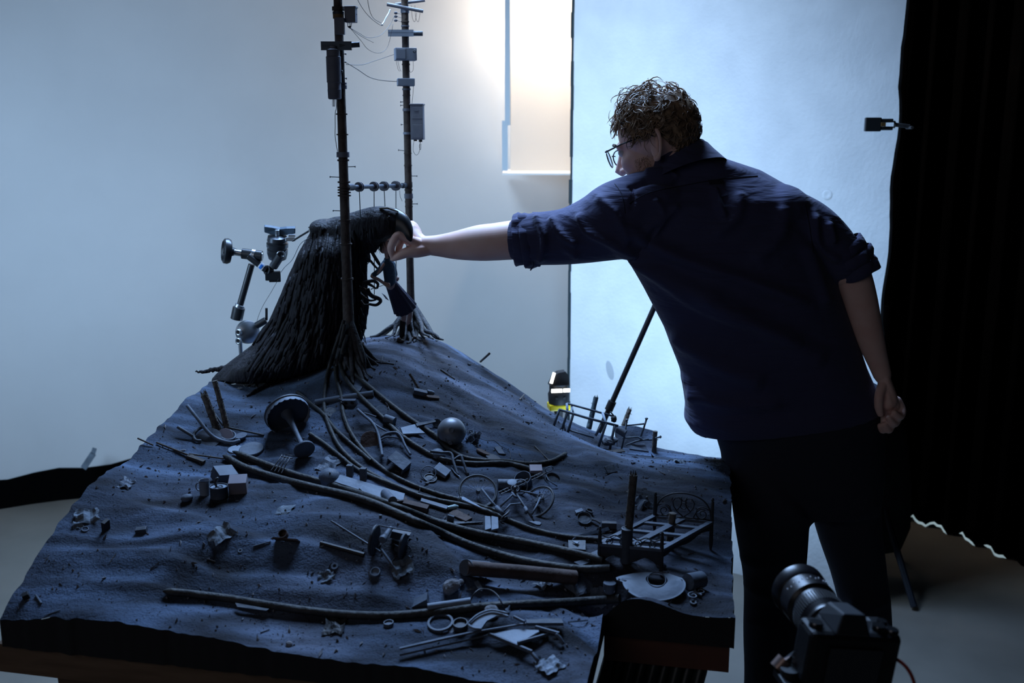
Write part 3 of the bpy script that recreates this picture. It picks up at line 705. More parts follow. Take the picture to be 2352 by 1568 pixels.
    def trunk(sh):
        rows = [((1506, 380), (1628, 352), 2.485, .100), ((1440, 426), (1745, 390), 2.485, .105), ((1415, 485), (1845, 447), 2.465, .135), ((1432, 580), (1878, 545), 2.455, .145), ((1478, 660), (1915, 640), 2.45, .148),
                ((1525, 750), (1952, 740), 2.46, .145), ((1563, 850), (1985, 840), 2.47, .15), ((1575, 930), (2008, 892), 2.48, .15)]
        out = []
        for Lp, Rp, Y, b_ in rows:
            cu = ((Lp[0] + Rp[0]) / 2, (Lp[1] + Rp[1]) / 2)
            l2 = (lerp(cu[0], Lp[0], sh), lerp(cu[1], Lp[1], sh)); r2 = (lerp(cu[0], Rp[0], sh), lerp(cu[1], Rp[1], sh))
            out.append(pring(l2, r2, Y, b_ * sh))
        return out
    bd.loft(trunk(0.8) + [pring((1660, 1010), (1990, 985), 2.48, .11), pring((1690, 1100), (1990, 1090), 2.49, .10)])
    ptube(bd, [(1470, 470, 2.43, 62), (1330, 530, 2.46, 52), (1210, 550, 2.49, 46)]); ptube(bd, [(1820, 500, 2.44, 60), (1890, 560, 2.43, 48), (1952, 630, 2.41, 42)])
    LEGL = [(1760, 1040, 2.46, 92), (1772, 1200, 2.44, 84), (1778, 1330, 2.42, 70), (1774, 1450, 2.41, 66), (1772, 1568, 2.42, 62)]
    LEGR = [(1925, 1040, 2.50, 92), (1948, 1200, 2.52, 74), (1972, 1310, 2.54, 62), (1990, 1420, 2.54, 56), (1990, 1540, 2.55, 54)]
    def foot(last):
        p = at(*last[:3]); return V((p.x, p.y, 0.07))
    for lg in (LEGL, LEGR):
        P = [(*at(u, v, Y), S(r * .72, at(u, v, Y))) for u, v, Y, r in lg]; ft = foot(lg[-1]); P.append((ft.x, ft.y, ft.z, 0.045))
        q = smooth_path(P, 4); bd.tube([p[:3] for p in q], [float(p[3]) for p in q], 14)
    bd.tube([nb + V((0, 0, 0.0)), at(1590, 470, 2.47)], 0.048, 16)
    bA, bF, _ = remesh(bd, 0.012, 3)
    # ---- reaching forearm and hand (left hand, pinching the little figure's head)
    fa = MB()
    ptube(fa, [(1260, 548, 2.475, 46), (1215, 549, 2.49, 46), (1180, 551, 2.50, 45), (1140, 555, 2.515, 43), (1100, 558, 2.53, 41), (1050, 563, 2.545, 33), (1005, 564, 2.557, 24.5), (972, 563, 2.562, 21)], 44)
    ptube(fa, [(982, 563, 2.562, 20), (962, 553, 2.572, 20.5), (950, 538, 2.585, 19.5), (945, 526, 2.592, 16.5), (941, 520, 2.596, 12)], 18, flat=0.85)
    ptube(fa, [(958, 536, 2.60, 12), (950, 522, 2.612, 12), (946, 515, 2.622, 9)], 12)
    fing = [
        [(964, 561, 2.552, 13), (942, 551, 2.540, 11), (916, 540, 2.532, 10), (904, 553, 2.527, 9.4), (898, 570, 2.530, 9.2), (902, 588, 2.538, 7.2)],
        [(958, 563, 2.566, 11), (940, 555, 2.566, 10.5), (925, 547, 2.562, 8.8), (918, 562, 2.552, 8.4), (915, 578, 2.549, 7.8), (913, 592, 2.552, 6.2)],
        [(946, 520, 2.600, 10), (922, 521, 2.604, 9.5), (904, 532, 2.585, 9), (894, 540, 2.566, 8.4), (891, 547, 2.56, 6.5)],
        [(948, 517, 2.615, 9.5), (925, 517, 2.622, 9), (908, 528, 2.606, 8.4), (896, 540, 2.592, 7)],
        [(985, 572, 2.552, 15), (958, 576, 2.545, 16), (934, 580, 2.538, 12.5), (916, 587, 2.536, 10.5), (903, 593, 2.540, 7.6)]]
    for q in fing: ptube(fa, q, 12, sub=4)
    lA, lF, _ = remesh(fa, 0.0019, 3, 0.4)
    # ---- hanging right forearm and hand
    fb = MB()
    ptube(fb, [(1948, 610, 2.415, 42), (1962, 645, 2.41, 41), (1978, 700, 2.405, 38), (2000, 780, 2.40, 30), (2018, 835, 2.40, 23), (2027, 862, 2.40, 20)], 40)
    ptube(fb, [(2024, 850, 2.40, 19), (2035, 885, 2.40, 24), (2043, 912, 2.40, 26), (2044, 930, 2.40, 24)], 16, flat=0.62); ptube(fb, [(2034, 890, 2.392, 16), (2040, 925, 2.388, 19)], 12, flat=0.7)
    for q in ([(2060, 920, 2.40, 11), (2071, 942, 2.392, 10.5), (2066, 957, 2.372, 9.5), (2054, 948, 2.362, 8)],
              [(2052, 930, 2.40, 11), (2061, 958, 2.392, 10.5), (2053, 973, 2.372, 9.5), (2042, 960, 2.362, 8)],
              [(2042, 936, 2.40, 11), (2047, 968, 2.392, 10.5), (2041, 987, 2.376, 9.5), (2032, 975, 2.366, 8)],
              [(2032, 938, 2.40, 10), (2032, 968, 2.395, 9.5), (2028, 988, 2.38, 8.5), (2022, 978, 2.37, 7.5)],
              [(2030, 880, 2.39, 12), (2020, 905, 2.375, 11), (2018, 932, 2.37, 10), (2022, 950, 2.372, 8)]):
        ptube(fb, q, 10, sub=4)
    rA, rF, _ = remesh(fb, 0.0024, 3, 0.4)
    from mathutils.bvhtree import BVHTree
    man.bv = BVHTree.FromPolygons([tuple(p) for p in hA], hF)
    allv = np.vstack([hA, bA, lA, rA]); F = []; o = 0
    for A, fs in ((hA, hF), (bA, bF), (lA, lF), (rA, rF)):
        F += [tuple(i + o for i in q) for q in fs]; o += len(A)
    ft = foot(LEGL[-1]); base = V((ft.x + 0.1, ft.y, 0))
    P = mb_of(allv, F).build('person', skin, smooth='all', loc=base, label='man in dark shirt leaning over the model set, one arm outstretched', cat='person')
    # beard stubble shade on the jaw and the eyes
    for s in (1, -1):
        m = MB(); m.ell(hp(0.082, s * 0.031, -0.006), (0.011,) * 3, nu=12, nv=8); m.build('eye', mat('eye_white', (0.6, 0.6, 0.6), 0.2), P, smooth='all')
        m = MB(); m.tube([hp(0.094, s * 0.015, 0.014), hp(0.098, s * 0.032, 0.018), hp(0.088, s * 0.048, 0.013)], [0.003, 0.004, 0.002], 6); m.build('eyebrow', mat('brow_hair', (0.09, 0.06, 0.04), 0.8), P)
    # finger nails of the outstretched hand
    for (u, v, Y) in ((900, 586, 2.533), (909, 590, 2.543), (892, 541, 2.562)):
        c = at(u, v, Y); m = MB(); m.ell(c, (0.004, 0.003, 0.006), nu=10, nv=6); m.build('fingernail', mat('nail', (0.72, 0.48, 0.42), 0.35), P, smooth='all')

    # ---- shirt
    sm = MB(); rows = trunk(1.0)
    rows += [pring((1572, 962), (2018, 915), 2.48, .158), pring((1590, 990), (2020, 935), 2.485, .155)]
    sm.loft(rows)
    ptube(sm, [(1500, 470, 2.42, 84), (1420, 505, 2.43, 90), (1360, 528, 2.45, 76), (1300, 543, 2.465, 65), (1240, 548, 2.48, 61), (1208, 550, 2.49, 58)], 24)
    ptube(sm, [(1785, 508, 2.44, 84), (1852, 527, 2.43, 70), (1902, 562, 2.42, 60), (1935, 600, 2.41, 52)], 22)
    sm.ell(at(1470, 457, 2.45), (0.075, 0.08, 0.06)); sm.ell(at(1785, 478, 2.43), (0.08, 0.09, 0.06))
    sA, sF, sN = remesh(sm, 0.0052, 8)
    FL = [([(1430, 520), (1560, 590), (1700, 640), (1860, 700)], 16, 0.0238), ([(1450, 575), (1580, 660), (1720, 730), (1840, 790)], 20, 0.0204), ([(1400, 560), (1500, 625), (1600, 700), (1700, 740)], 13, 0.0136),
          ([(1540, 760), (1640, 830), (1760, 880)], 22, 0.0204), ([(1580, 900), (1680, 930), (1800, 925)], 14, 0.0136), ([(1600, 660), (1760, 760), (1900, 830)], 26, 0.0170), ([(1640, 430), (1652, 470), (1665, 500)], 7, 0.0153),
          ([(1560, 470), (1530, 500), (1500, 545)], 10, 0.0119), ([(1500, 455), (1520, 490), (1480, 530)], 9, 0.0102), ([(1700, 440), (1690, 500), (1640, 540)], 14, 0.0119), ([(1800, 470), (1790, 540), (1730, 600)], 18, 0.0136),
          ([(1330, 490), (1350, 530), (1420, 560), (1480, 580)], 9, 0.0170), ([(1265, 500), (1290, 540), (1330, 560)], 9, 0.0187), ([(1230, 495), (1250, 550), (1240, 600)], 8, 0.0170), ([(1290, 560), (1330, 590)], 10, 0.0102),
          ([(1370, 450), (1420, 500), (1440, 560)], 10, 0.0102), ([(1870, 490), (1880, 560), (1930, 600)], 9, 0.0170), ([(1900, 510), (1915, 560)], 8, 0.0170), ([(1850, 560), (1880, 640), (1900, 700)], 14, 0.0119),
          ([(1480, 400), (1520, 395), (1560, 408)], 8, 0.0136), ([(1450, 430), (1500, 415), (1560, 425)], 7, -0.0102), ([(1445, 425), (1455, 450), (1448, 480)], 4, -0.0085), ([(1540, 850), (1580, 880), (1600, 930)], 12, 0.0119)]
    sA = folds(sA, sN, FL)
    SH = mb_of(sA, sF).build('shirt', navy, P, smooth='all', label='dark navy long shirt with rolled sleeves')
    # collar
    c0 = at(1561, 376, 2.475); dirn = (HC - nb).normalized()
    def cring(k, rr, n=40):
        ax = V((-0.30, 0.30, 0.9)).normalized(); u1 = (V((1, 0, 0.1)) - ax * V((1, 0, 0.1)).dot(ax)).normalized(); w1 = ax.cross(u1)
        return [c0 + ax * k + u1 * (math.cos(2 * math.pi * j / n) * (rr + .004)) + w1 * (math.sin(2 * math.pi * j / n) * (rr * 1.1 + .004)) for j in range(n)]
    m = MB(); m.loft([cring(-0.02, 0.084), cring(0.008, 0.076), cring(0.030, 0.070), cring(0.032, 0.067), cring(0.010, 0.070), cring(-0.02, 0.078)], cap=False); m.build('collar', navy, SH, smooth='all')
    m = MB(); m.loft([cring(-0.034, 0.104), cring(-0.015, 0.094), cring(0.0, 0.086), cring(0.020, 0.077), cring(0.026, 0.072), cring(0.022, 0.069), cring(-0.01, 0.080), cring(-0.033, 0.098)], cap=False); m.build('collar', navy, SH, smooth='all', label='folded-down collar leaf')
    # rolled cuffs
    def cuff(pts, nr, rag):
        m = MB()
        for i, (u, v, Y, r, ax) in enumerate(pts):
            c = at(u, v, Y); d_ = V(ax).normalized(); u1, w1 = perp(d_); rr = S(r, c); ring_ = []
            n = 40
            for kk, (dx, dr) in enumerate(((-0.016, -0.3), (-0.013, 0.6), (0, 1.0), (0.013, 0.6), (0.016, -0.3))):
                ring_.append([c + d_ * dx + (u1 * math.cos(2 * math.pi * j / n) + w1 * math.sin(2 * math.pi * j / n)) * (rr + dr * 0.006 + rag * NZ.noise(V((math.cos(2 * math.pi * j / n) * 2.2 + i * 5, math.sin(2 * math.pi * j / n) * 2.2, dx * 30)))) for j in range(n)])
            m.loft(ring_, cap=False)
        m.build('cuff', navy, SH, smooth='all', label='rolled-up sleeve cuff')
    cuff([(1193, 552, 2.495, 53, (1, -0.05, 0.06)), (1212, 552, 2.49, 58, (1, -0.05, 0.14)), (1232, 550, 2.485, 55, (1, -0.05, -0.05))], 3, 0.012)
    cuff([(1966, 618, 2.41, 47, (0.42, 0, -0.9)), (1952, 596, 2.41, 50, (0.5, 0, -0.85)), (1935, 576, 2.415, 48, (0.55, 0, -0.8))], 3, 0.010)
    m = MB(); a = at(1222, 596, 2.45); m.tube([a, a + V((0.004, 0, -0.016)), a + V((-0.004, -0.004, -0.026))], [0.008, 0.006, 0.004], 8, flat=0.4); m.build('sleeve_tab', navy, SH)
    # yoke seam, sleeve seam, pleat tab: laid on the cloth
    from mathutils.bvhtree import BVHTree
    bv = BVHTree.FromPolygons([tuple(p) for p in sA], sF)
    def oncloth(u, v):
        r_ = ray(u, v).normalized(); h = bv.ray_cast(CAM, r_)
        return h[0] - r_ * 0.0006 if h[0] is not None else at(u, v, 2.3)
    def seam(pts, rad):
        q = smooth_path(pts, 6); m = MB(); m.tube([oncloth(p[0], p[1]) for p in q], rad, 6); m.build('seam', mat('seam_thread', (0.012, 0.013, 0.03), 0.9), SH)
    seam([(1446, 468), (1470, 452), (1500, 440), (1560, 428), (1625, 416), (1680, 408), (1740, 404)], 0.0011)
    seam([(1412, 422), (1425, 440), (1432, 462), (1436, 490)], 0.0010)
    seam([(1850, 470), (1860, 520), (1868, 580)], 0.0010)
    q = [oncloth(1626, 413), oncloth(1660, 412), oncloth(1664, 421), oncloth(1630, 424)]; m = MB(); m.prism(q, (0, -0.002, 0)); m.build('hanger_loop', mat('dark_loop', (0.015, 0.016, 0.03), 0.9), SH)
    q = [oncloth(1640, 424), oncloth(1660, 423), oncloth(1672, 448), oncloth(1656, 452)]; m = MB(); m.prism(q, (0, -0.0015, 0)); m.build('pleat', navy, SH)
    # ---- trousers
    tm = MB(); tm.loft([pring((1612, 925), (2016, 880), 2.48, .13), pring((1640, 985), (2022, 950), 2.48, .145), pring((1658, 1045), (2025, 1020), 2.485, .145), pring((1663, 1105), (2026, 1095), 2.485, .13), pring((1690, 1170), (2020, 1170), 2.48, .09)])
    for lg in (LEGL, LEGR):
        P_ = [(*at(u, v, Y), S(r, at(u, v, Y))) for u, v, Y, r in lg]; ft = foot(lg[-1]); P_.append((ft.x, ft.y, 0.05, 0.075))
        q = smooth_path(P_, 6); tm.tube([p[:3] for p in q], [float(p[3]) for p in q], 20)
    tA, tF, tN = remesh(tm, 0.0075, 6)
    tA = folds(tA, tN, [([(1690, 1270), (1740, 1300), (1800, 1290)], 12, 0.010), ([(1700, 1330), (1760, 1370), (1830, 1360)], 12, 0.010), ([(1700, 1420), (1770, 1440)], 10, 0.008), ([(1870, 1200), (1800, 1180), (1720, 1200)], 14, 0.007),
                        ([(1690, 1060), (1740, 1100), (1850, 1190)], 14, 0.006), ([(1900, 1210), (1960, 1190), (2020, 1150)], 12, 0.006), ([(2040, 1380), (1990, 1400), (1950, 1380)], 9, 0.007)])
    mb_of(tA, tF).build('trousers', trou, P, smooth='all', label='black trousers')
    for lg in (LEGL, LEGR):
        ft = foot(lg[-1]); m = MB(); R_ = MX.Rotation(0.25, 3, 'Z')
        m.ell(V((ft.x - 0.02, ft.y + 0.07, 0.04)), (0.05, 0.14, 0.045), R=R_); m.ell(V((ft.x, ft.y, 0.06)), (0.047, 0.06, 0.06)); m.box(V((ft.x - 0.015, ft.y + 0.05, 0.012)), (0.085, 0.25, 0.024), R_); a_, b_, _ = remesh(m, 0.005, 4)
        mb_of(a_, b_).build('shoe', mat('black_shoe', (0.015, 0.015, 0.016), 0.5), P, smooth='all')
    # ---- hair: cap and curls
    hm = bpy.data.materials.new('brown_hair'); hm.use_nodes = True; nt = hm.node_tree; N = nt.nodes; L = nt.links; b = N['Principled BSDF']; b.inputs['Roughness'].default_value = 0.42
    tc = N.new('ShaderNodeTexCoord'); n = N.new('ShaderNodeTexNoise'); n.inputs['Scale'].default_value = 55; L.new(tc.outputs['Object'], n.inputs['Vector']); r = N.new('ShaderNodeValToRGB'); L.new(n.outputs[0], r.inputs[0])
    r.color_ramp.elements[0].position = 0.3; r.color_ramp.elements[0].color = (0.10, 0.066, 0.045, 1); r.color_ramp.elements[1].position = 0.75; r.color_ramp.elements[1].color = (0.48, 0.32, 0.20, 1); L.new(r.outputs[0], b.inputs['Base Color'])
    hc = MB(); 
    def scalp(th, ph, k=1.0):   # th from the crown, ph around (0 = forehead)
        x = math.sin(th) * math.cos(ph); y = math.sin(th) * math.sin(ph); z = math.cos(th)
        return (-0.010 + 0.099 * k * x, 0.081 * k * y, 0.020 + 0.087 * k * z)
    def lim(ph):               # lower hair line
        a = abs(math.atan2(math.sin(ph), math.cos(ph)))
        return np.interp(a, [0, 0.5, 0.9, 1.25, 1.55, 1.75, 2.1, 2.6, 3.15], [1.02, 1.08, 1.30, 1.85, 1.85, 1.75, 2.30, 2.50, 2.60])
    nu_, nv_ = 44, 14; vs = []; fs = []
    for j in range(nv_ + 1):
        for i in range(nu_):
            ph = 2 * math.pi * i / nu_; th = lim(ph) * j / nv_
            k = 1.05 + 0.05 * NZ.noise(V((math.cos(ph) * th * 4, math.sin(ph) * th * 4, th * 3))) - (0.07 if j == nv_ else 0)
            vs.append(hp(*scalp(th, ph, k)))
    for j in range(nv_):
        for i in range(nu_):
            a = j * nu_ + i; b2_ = j * nu_ + (i + 1) % nu_; fs.append((a, a + nu_, b2_ + nu_, b2_))
    hc.add(vs, fs)
    rr = random.Random(11)
    for k in range(1250):
        ph = rr.uniform(-math.pi, math.pi); l_ = lim(ph); th = l_ * math.sqrt(rr.uniform(0.0, 1.0)) * rr.choice((1, 1, 0.97))
        x, y, z = scalp(th, ph, 1.04); p0 = hp(x, y, z); nrm = (p0 - hp(-0.01, 0, 0.02)).normalized()
        top = max(0.0, 1.25 - th); back = abs(ph) > 2.0 and th > 1.1
        ln = (0.022 + 0.026 * rr.random()) * (1.0 + 0.75 * top) * (1.5 if rr.random() < 0.08 else 1) * (0.55 if back else 1.0)
        tang = nrm.cross(V((rr.gauss(0, 1), rr.gauss(0, 1), rr.gauss(0, 1)))).normalized()
        tang = (tang + (f * 0.5 - up * 0.55) * (0.9 if th > 0.7 else 0.35)).normalized(); tang = (tang - nrm * tang.dot(nrm)).normalized()
        side = nrm.cross(tang); cu = rr.uniform(1.5, 3.6) * rr.choice((1, -1)); lift = rr.uniform(0.10, 0.55) * (0.6 if back else 1) + 0.5 * top * rr.random()
        pts = []; p = p0.copy(); ang = 0.0
        for s_ in range(8):
            pts.append(p.copy()); dd = (tang * math.cos(ang) + side * math.sin(ang) + nrm * lift * math.cos(s_ * 0.42)).normalized(); p = p + dd * (ln / 7); ang += cu / 7
        w0 = rr.uniform(0.0011, 0.0030); hc.tube(pts, [w0 * q for q in (0.8, 1, 1, .95, .8, .6, .38, .12)], 4, cap=False, flat=0.6)
    hc.build('hair', hm, P, smooth='all', label='short curly brown hair')
    # short beard on the cheek
    bm_ = MB()
    for k in range(1500):
        x = rr.uniform(0.015, 0.085); z = rr.uniform(-0.115, -0.035 - 0.03 * (x > 0.05)); p0 = hp(x, 0.2, z); h = None
        hv = man.bv.ray_cast(p0, -sd) if hasattr(man, 'bv') else (None,)
        if hv[0] is None: continue
        p0 = hv[0]; d_ = (sd * 0.5 - up * 0.8 + f * rr.uniform(-.2, .5)).normalized(); bm_.tube([p0 - sd * 0.0005, p0 + d_ * rr.uniform(0.003, 0.006)], [0.0003, 0.0001], 3, cap=False)
    if bm_.v: bm_.build('beard', mat('beard_hair', (0.34, 0.24, 0.18), 0.7), P, label='short stubble beard')
    # ---- glasses
    g = MB(); G = bpy.data.objects.new('glasses', None); COL.objects.link(G); G.parent = P; G['woff'] = tuple(base); G['label'] = 'thin dark-framed glasses'
    gm = mat('dark_glasses_frame', (0.01, 0.014, 0.018), 0.3)
    for s in (1, -1):
        lc = hp(0.118, s * 0.034, -0.010); ring_ = []
        for j in range(24):
            a = 2 * math.pi * j / 24; ring_.append(lc + sd * s * (0.026 * math.cos(a)) - f * (0.006 * math.cos(a)) + up * (0.021 * math.sin(a) + 0.002 * math.cos(a)))
        m = MB(); m.tube(ring_ + [ring_[0]], 0.0016, 6, cap=False); m.build('rim', gm, G)
        m = MB(); m.prism(ring_, f * 0.001); gl = mat('spectacle_glass', (0.9, 0.95, 1.0), 0.05, spec=0.5); gl.node_tree.nodes['Principled BSDF'].inputs['Transmission Weight'].default_value = 1.0; gl.node_tree.nodes['Principled BSDF'].inputs['IOR'].default_value = 1.08
        m.build('lens', gl, G)
        m = MB(); m.tube([hp(0.112, s * 0.062, 0.006), hp(0.06, s * 0.078, 0.008), hp(-0.012, s * 0.084, 0.006), hp(-0.035, s * 0.082, -0.014)], [0.0022, 0.0018, 0.0018, 0.0015], 6); m.build('temple_arm', gm, G)
    m = MB(); m.tube([hp(0.118, 0.010, -0.004), hp(0.122, 0, -0.001), hp(0.118, -0.010, -0.004)], 0.0014, 6); m.build('bridge', gm, G)
man()
# ------------------------------------------------------------------ puppets, poles, rig on the hill top
M_POLE = mat('weathered_pole', (0.045, 0.033, 0.028), 0.8, col2=(0.09, 0.07, 0.062), nscale=40, bump=0.35, bscale=90)
M_BOX = mat('slate_box', (0.115, 0.125, 0.165), 0.6, col2=(0.155, 0.165, 0.2), nscale=20, bump=0.1)
M_BOXL = mat('light_slate_box', (0.18, 0.22, 0.29), 0.55, col2=(0.22, 0.255, 0.33), nscale=20, bump=0.1)
M_WIRE = mat('thin_wire', (0.03, 0.033, 0.04), 0.5)
YL, YR = 2.45, 2.83
def wire(pts, r=0.0007, nm='wire', label=None, parent=None, cat='wire', group='wires strung between the model poles', m_=None):
    q = [V(p) for p in smooth_path([tuple(p) for p in pts], 5)]
    m = MB(); m.tube(q, r, 5); return m.build(nm, m_ or M_WIRE, parent, label=label, cat=cat if parent is None else None, group=group if parent is None else None, smooth='all')
def poles():
    # ---- left pole
    PX = at(786, 300, YL); x0, y0 = PX.x, PX.y; zb = H(x0, y0) - 0.01
    def z(v): return at(786, v, YL).z
    def pl(u, v, dy=0.0): return at(u, v, YL + dy)
    t = thing('utility_pole', V((x0, y0, zb)), 'brown model utility pole with cylinder transformer, nearest the camera', 'utility pole', 'model utility poles')
    def at0(zz): return V((x0, y0, zz))
    m = MB(); zs = [zb, zb + 0.05, zb + 0.12, 1.35, 1.7, 2.12]; m.tube([at0(q) for q in zs], [0.020, 0.0158, 0.0142, 0.0122, 0.0108, 0.0100], 16); sh = m.build('shaft', M_POLE, t, smooth=True)
    for v, h, r, mt in ((20, 8, 1.25, M_POLE), (30, 6, 1.15, M_DARK), (38, 9, 1.12, mat('ochre_tape', (0.16, 0.10, 0.045), 0.7)), (192, 4, 1.2, M_BOX), (200, 8, 1.2, M_BOX), (262, 3, 1.1, M_POLE), (309, 3, 1.1, M_POLE), (355, 12, 1.2, M_BOX), (368, 4, 1.1, M_POLE), (418, 4, 1.15, M_POLE), (430, 3, 1.2, M_POLE), (436, 3, 1.2, M_POLE), (442, 3, 1.2, M_POLE), (449, 3, 1.2, M_POLE), (505, 2, 1.1, M_POLE), (560, 3, 1.08, M_POLE), (640, 4, 1.1, M_POLE)):
        k = S(1, PX); m = MB(); m.tube([at0(z(v) - h * k / 2), at0(z(v) + h * k / 2)], 0.0115 * r * (1 + 0.0004 * v), 16); m.build('band', mt, t, smooth=True)
    k = S(1, PX)
    m = MB(frame(pl(781, 60, -0.012), (1, 0, 0), (0, 0, 1))); m.box((0, 0, 0), (20 * k, 16 * k, 36 * k)); m.build('junction_box', M_BOX, t, bevel=0.001)
    m = MB(frame(pl(806, 35, 0.0), (1, -0.15, 0), (0, 0, 1))); m.box((0, 0, 0), (25 * k, 18 * k, 32 * k)); m.box((1 * k, 0, 17 * k), (27 * k, 20 * k, 4 * k)); fb = m.build('fuse_box', M_BOX, t, bevel=0.0012)
    m = MB(); m.tube([pl(818, 33), pl(820, 33)], 0.0012, 6); m.build('knob', M_IRON, fb)
    for a, b in (((799, 52), (799, 62)), ((804, 52), (804, 66)), ((808, 52), (806, 62))): wire([pl(*a), pl(*b)], 0.0009, 'lead', parent=t)
    m = MB(); m.ell(pl(803, 62), (0.004, 0.003, 0.0025)); m.build('insulator', M_BLACK, t, smooth='all')
    # crossarm: channel beam and round end
    a = pl(738, 109, -0.014); b = pl(808, 103, -0.014); c = pl(826, 102, -0.010)
    d = (b - a).normalized(); m = MB(frame(lerp(a, b, .5), d, (0, 0, 1))); L_ = (b - a).length
    m.box((0, 0, 0), (L_, 0.010, 3 * k)); m.box((0, -0.003, 5.5 * k), (L_, 0.004, 9 * k)); m.box((0, -0.003, -5 * k), (L_, 0.004, 8 * k)); m.build('crossarm', mat('slate_beam', (0.09, 0.12, 0.16), 0.6), t)
    m = MB(); m.tube([lerp(a, b, .6), c], 6 * k, 12); m.build('crossarm_tube', M_DARK, t, smooth=True)
    # transformer
    m = MB(frame(pl(769, 228, -0.022), (1, 0, 0), (0, 0, 1)))
    m.lathe([(13 * k, 0), (15 * k, 2 * k), (15.5 * k, 20 * k), (15.8 * k, 21 * k), (15.2 * k, 22 * k), (15.2 * k, 36 * k), (16.5 * k, 37 * k), (16.5 * k, 90 * k), (16.8 * k, 92 * k), (15 * k, 94 * k), (15 * k, 106 * k), (14 * k, 108 * k), (8 * k, 110 * k), (7 * k, 116 * k)], n=24)
    tr = m.build('transformer', M_BOX, t, smooth=True, label='grey cylinder transformer')
    m = MB(); m.ell(pl(785, 164, -0.02), (0.003, 0.003, 0.003)); m.build('bolt', M_IRON, tr)
    for a in (764, 767): wire([pl(a, 228, -.02), pl(a, 242, -.02), pl(a + 2, 243, -.02), pl(a + 2, 228, -.02)], 0.0006, 'loop_lead', parent=t)
    wire([pl(772, 228, -.02), pl(773, 246, -.015), pl(770, 260, -.012), pl(770, 290, -.012), pl(770, 315, -.012), pl(776, 352, -.012)], 0.0008, 'lead', parent=t)
    for u0, v0, u1, v1 in ((797, 383, 815, 382.5), (780, 407, 759, 406), (782, 484, 766, 483.5), (790, 124, 794, 124), (790, 143, 794, 143), (791, 180, 795, 180)):
        m = MB(); a = pl(u0, v0); b = pl(u1, v1); m.tube([a, b], 0.0011, 6); e = (b - a).normalized(); m.tube([b, b + e * 0.0016], 0.0026, 8); m.build('step_peg', M_IRON, t)
    # ---- right pole
    QX = at(935.5, 300, YR); x1, y1 = QX.x, QX.y; z1 = H(x1, y1) - 0.01
    def pr(u, v, dy=0.0): return at(u, v, YR + dy)
    def zr(v): return at(935, v, YR).z
    t2 = thing('utility_pole', V((x1, y1, z1)), 'dark model utility pole with grey boxes, behind the crow head', 'utility pole', 'model utility poles')
    m = MB(); m.tube([V((x1, y1, q)) for q in (z1, z1 + 0.06, z1 + 0.14, 1.5, 1.8, 2.2)], [0.020, 0.0125, 0.0108, 0.0102, 0.0098, 0.0095], 16); m.build('shaft', M_POLE, t2, smooth=True)
    k = S(1, QX)
    for v, h, r, mt in ((25, 9, 1.15, M_BOXL), (50, 2, 1.1, M_POLE), (60, 3, 1.1, M_BOX), (148, 3, 1.1, M_POLE), (205, 4, 1.15, M_BOX), (219, 2, 1.1, M_POLE), (252, 6, 1.15, M_BOX), (306, 5, 1.15, M_BOXL), (352, 2, 1.1, M_POLE), (380, 3, 1.12, M_POLE), (424, 12, 1.12, M_POLE), (436, 3, 1.15, M_POLE), (450, 11, 1.22, M_BOX), (463, 4, 1.1, M_POLE), (474, 3, 1.1, M_POLE)):
        m = MB(); m.tube([V((x1, y1, zr(v) - h * k / 2)), V((x1, y1, zr(v) + h * k / 2))], 0.0102 * r, 16); m.build('band', mt, t2, smooth=True)
    m = MB(); m.tube([pr(889, 10, -.01), pr(972, 26, -.01)], 4 * k, 10); m.build('crossarm_tube', M_BOX, t2, smooth=True)
    m = MB(); m.tube([pr(908, 10, .012), pr(976, 1, .012)], 3 * k, 10); m.build('crossarm_tube', M_BOX, t2, smooth=True)
    for v in (30, 38, 47):
        m = MB(); m.tube([pr(926, v + 4), pr(912, v)], 0.0006, 5); m.ell(pr(909, v), (4.2 * k, 3 * k, 3 * k), nu=10, nv=6); m.build('insulator', M_BOX, t2, smooth=True)
    a = pr(892, 80, -.014); b = pr(950, 73, -.014); d = (b - a).normalized(); L_ = (b - a).length; m = MB(frame(lerp(a, b, .5), d, (0, 0, 1)))
    m.box((0, 0, 0), (L_, 0.010, 3 * k)); m.box((0, -0.004, 4.5 * k), (L_, 0.003, 6 * k)); m.box((0, -0.004, -4 * k), (L_, 0.003, 6 * k)); m.build('crossarm', M_BOXL, t2)
    m = MB(); m.tube([lerp(a, b, .5) + V((0, .006, 0)), pr(971, 77, -.006)], 5.5 * k, 10); m.build('crossarm_tube', M_DARK, t2, smooth=True)
    m = MB(frame(pr(931, 125, -0.004), (1, 0.25, 0), (0, 0, 1))); m.box((0, 0, 0), (48 * k, 30 * k, 27 * k)); m.box((-12 * k, -15.5 * k, 0), (22 * k, 2 * k, 22 * k)); bx = m.build('switch_box', M_BOXL, t2, bevel=0.002)
    m = MB(); m.ring(pr(952, 118, -.02), (0.5, -1, 0), 3 * k, 1 * k, 12, 5); m.build('ring', M_IRON, bx)
    m = MB(frame(pr(932, 189, -0.004), (1, 0.2, 0), (0, 0, 1))); m.box((0, 0, 0), (39 * k, 26 * k, 17 * k)); m.build('junction_box', M_BOXL, t2, bevel=0.002)
    m = MB(frame(pr(959, 281, 0), (1, -0.1, 0), (0, 0, 1))); m.box((0, 0, 0), (29 * k, 22 * k, 78 * k)); m.box((0, 0, 40 * k), (32 * k, 25 * k, 3 * k)); mb_ = m.build('meter_box', M_BOX, t2, bevel=0.0012)
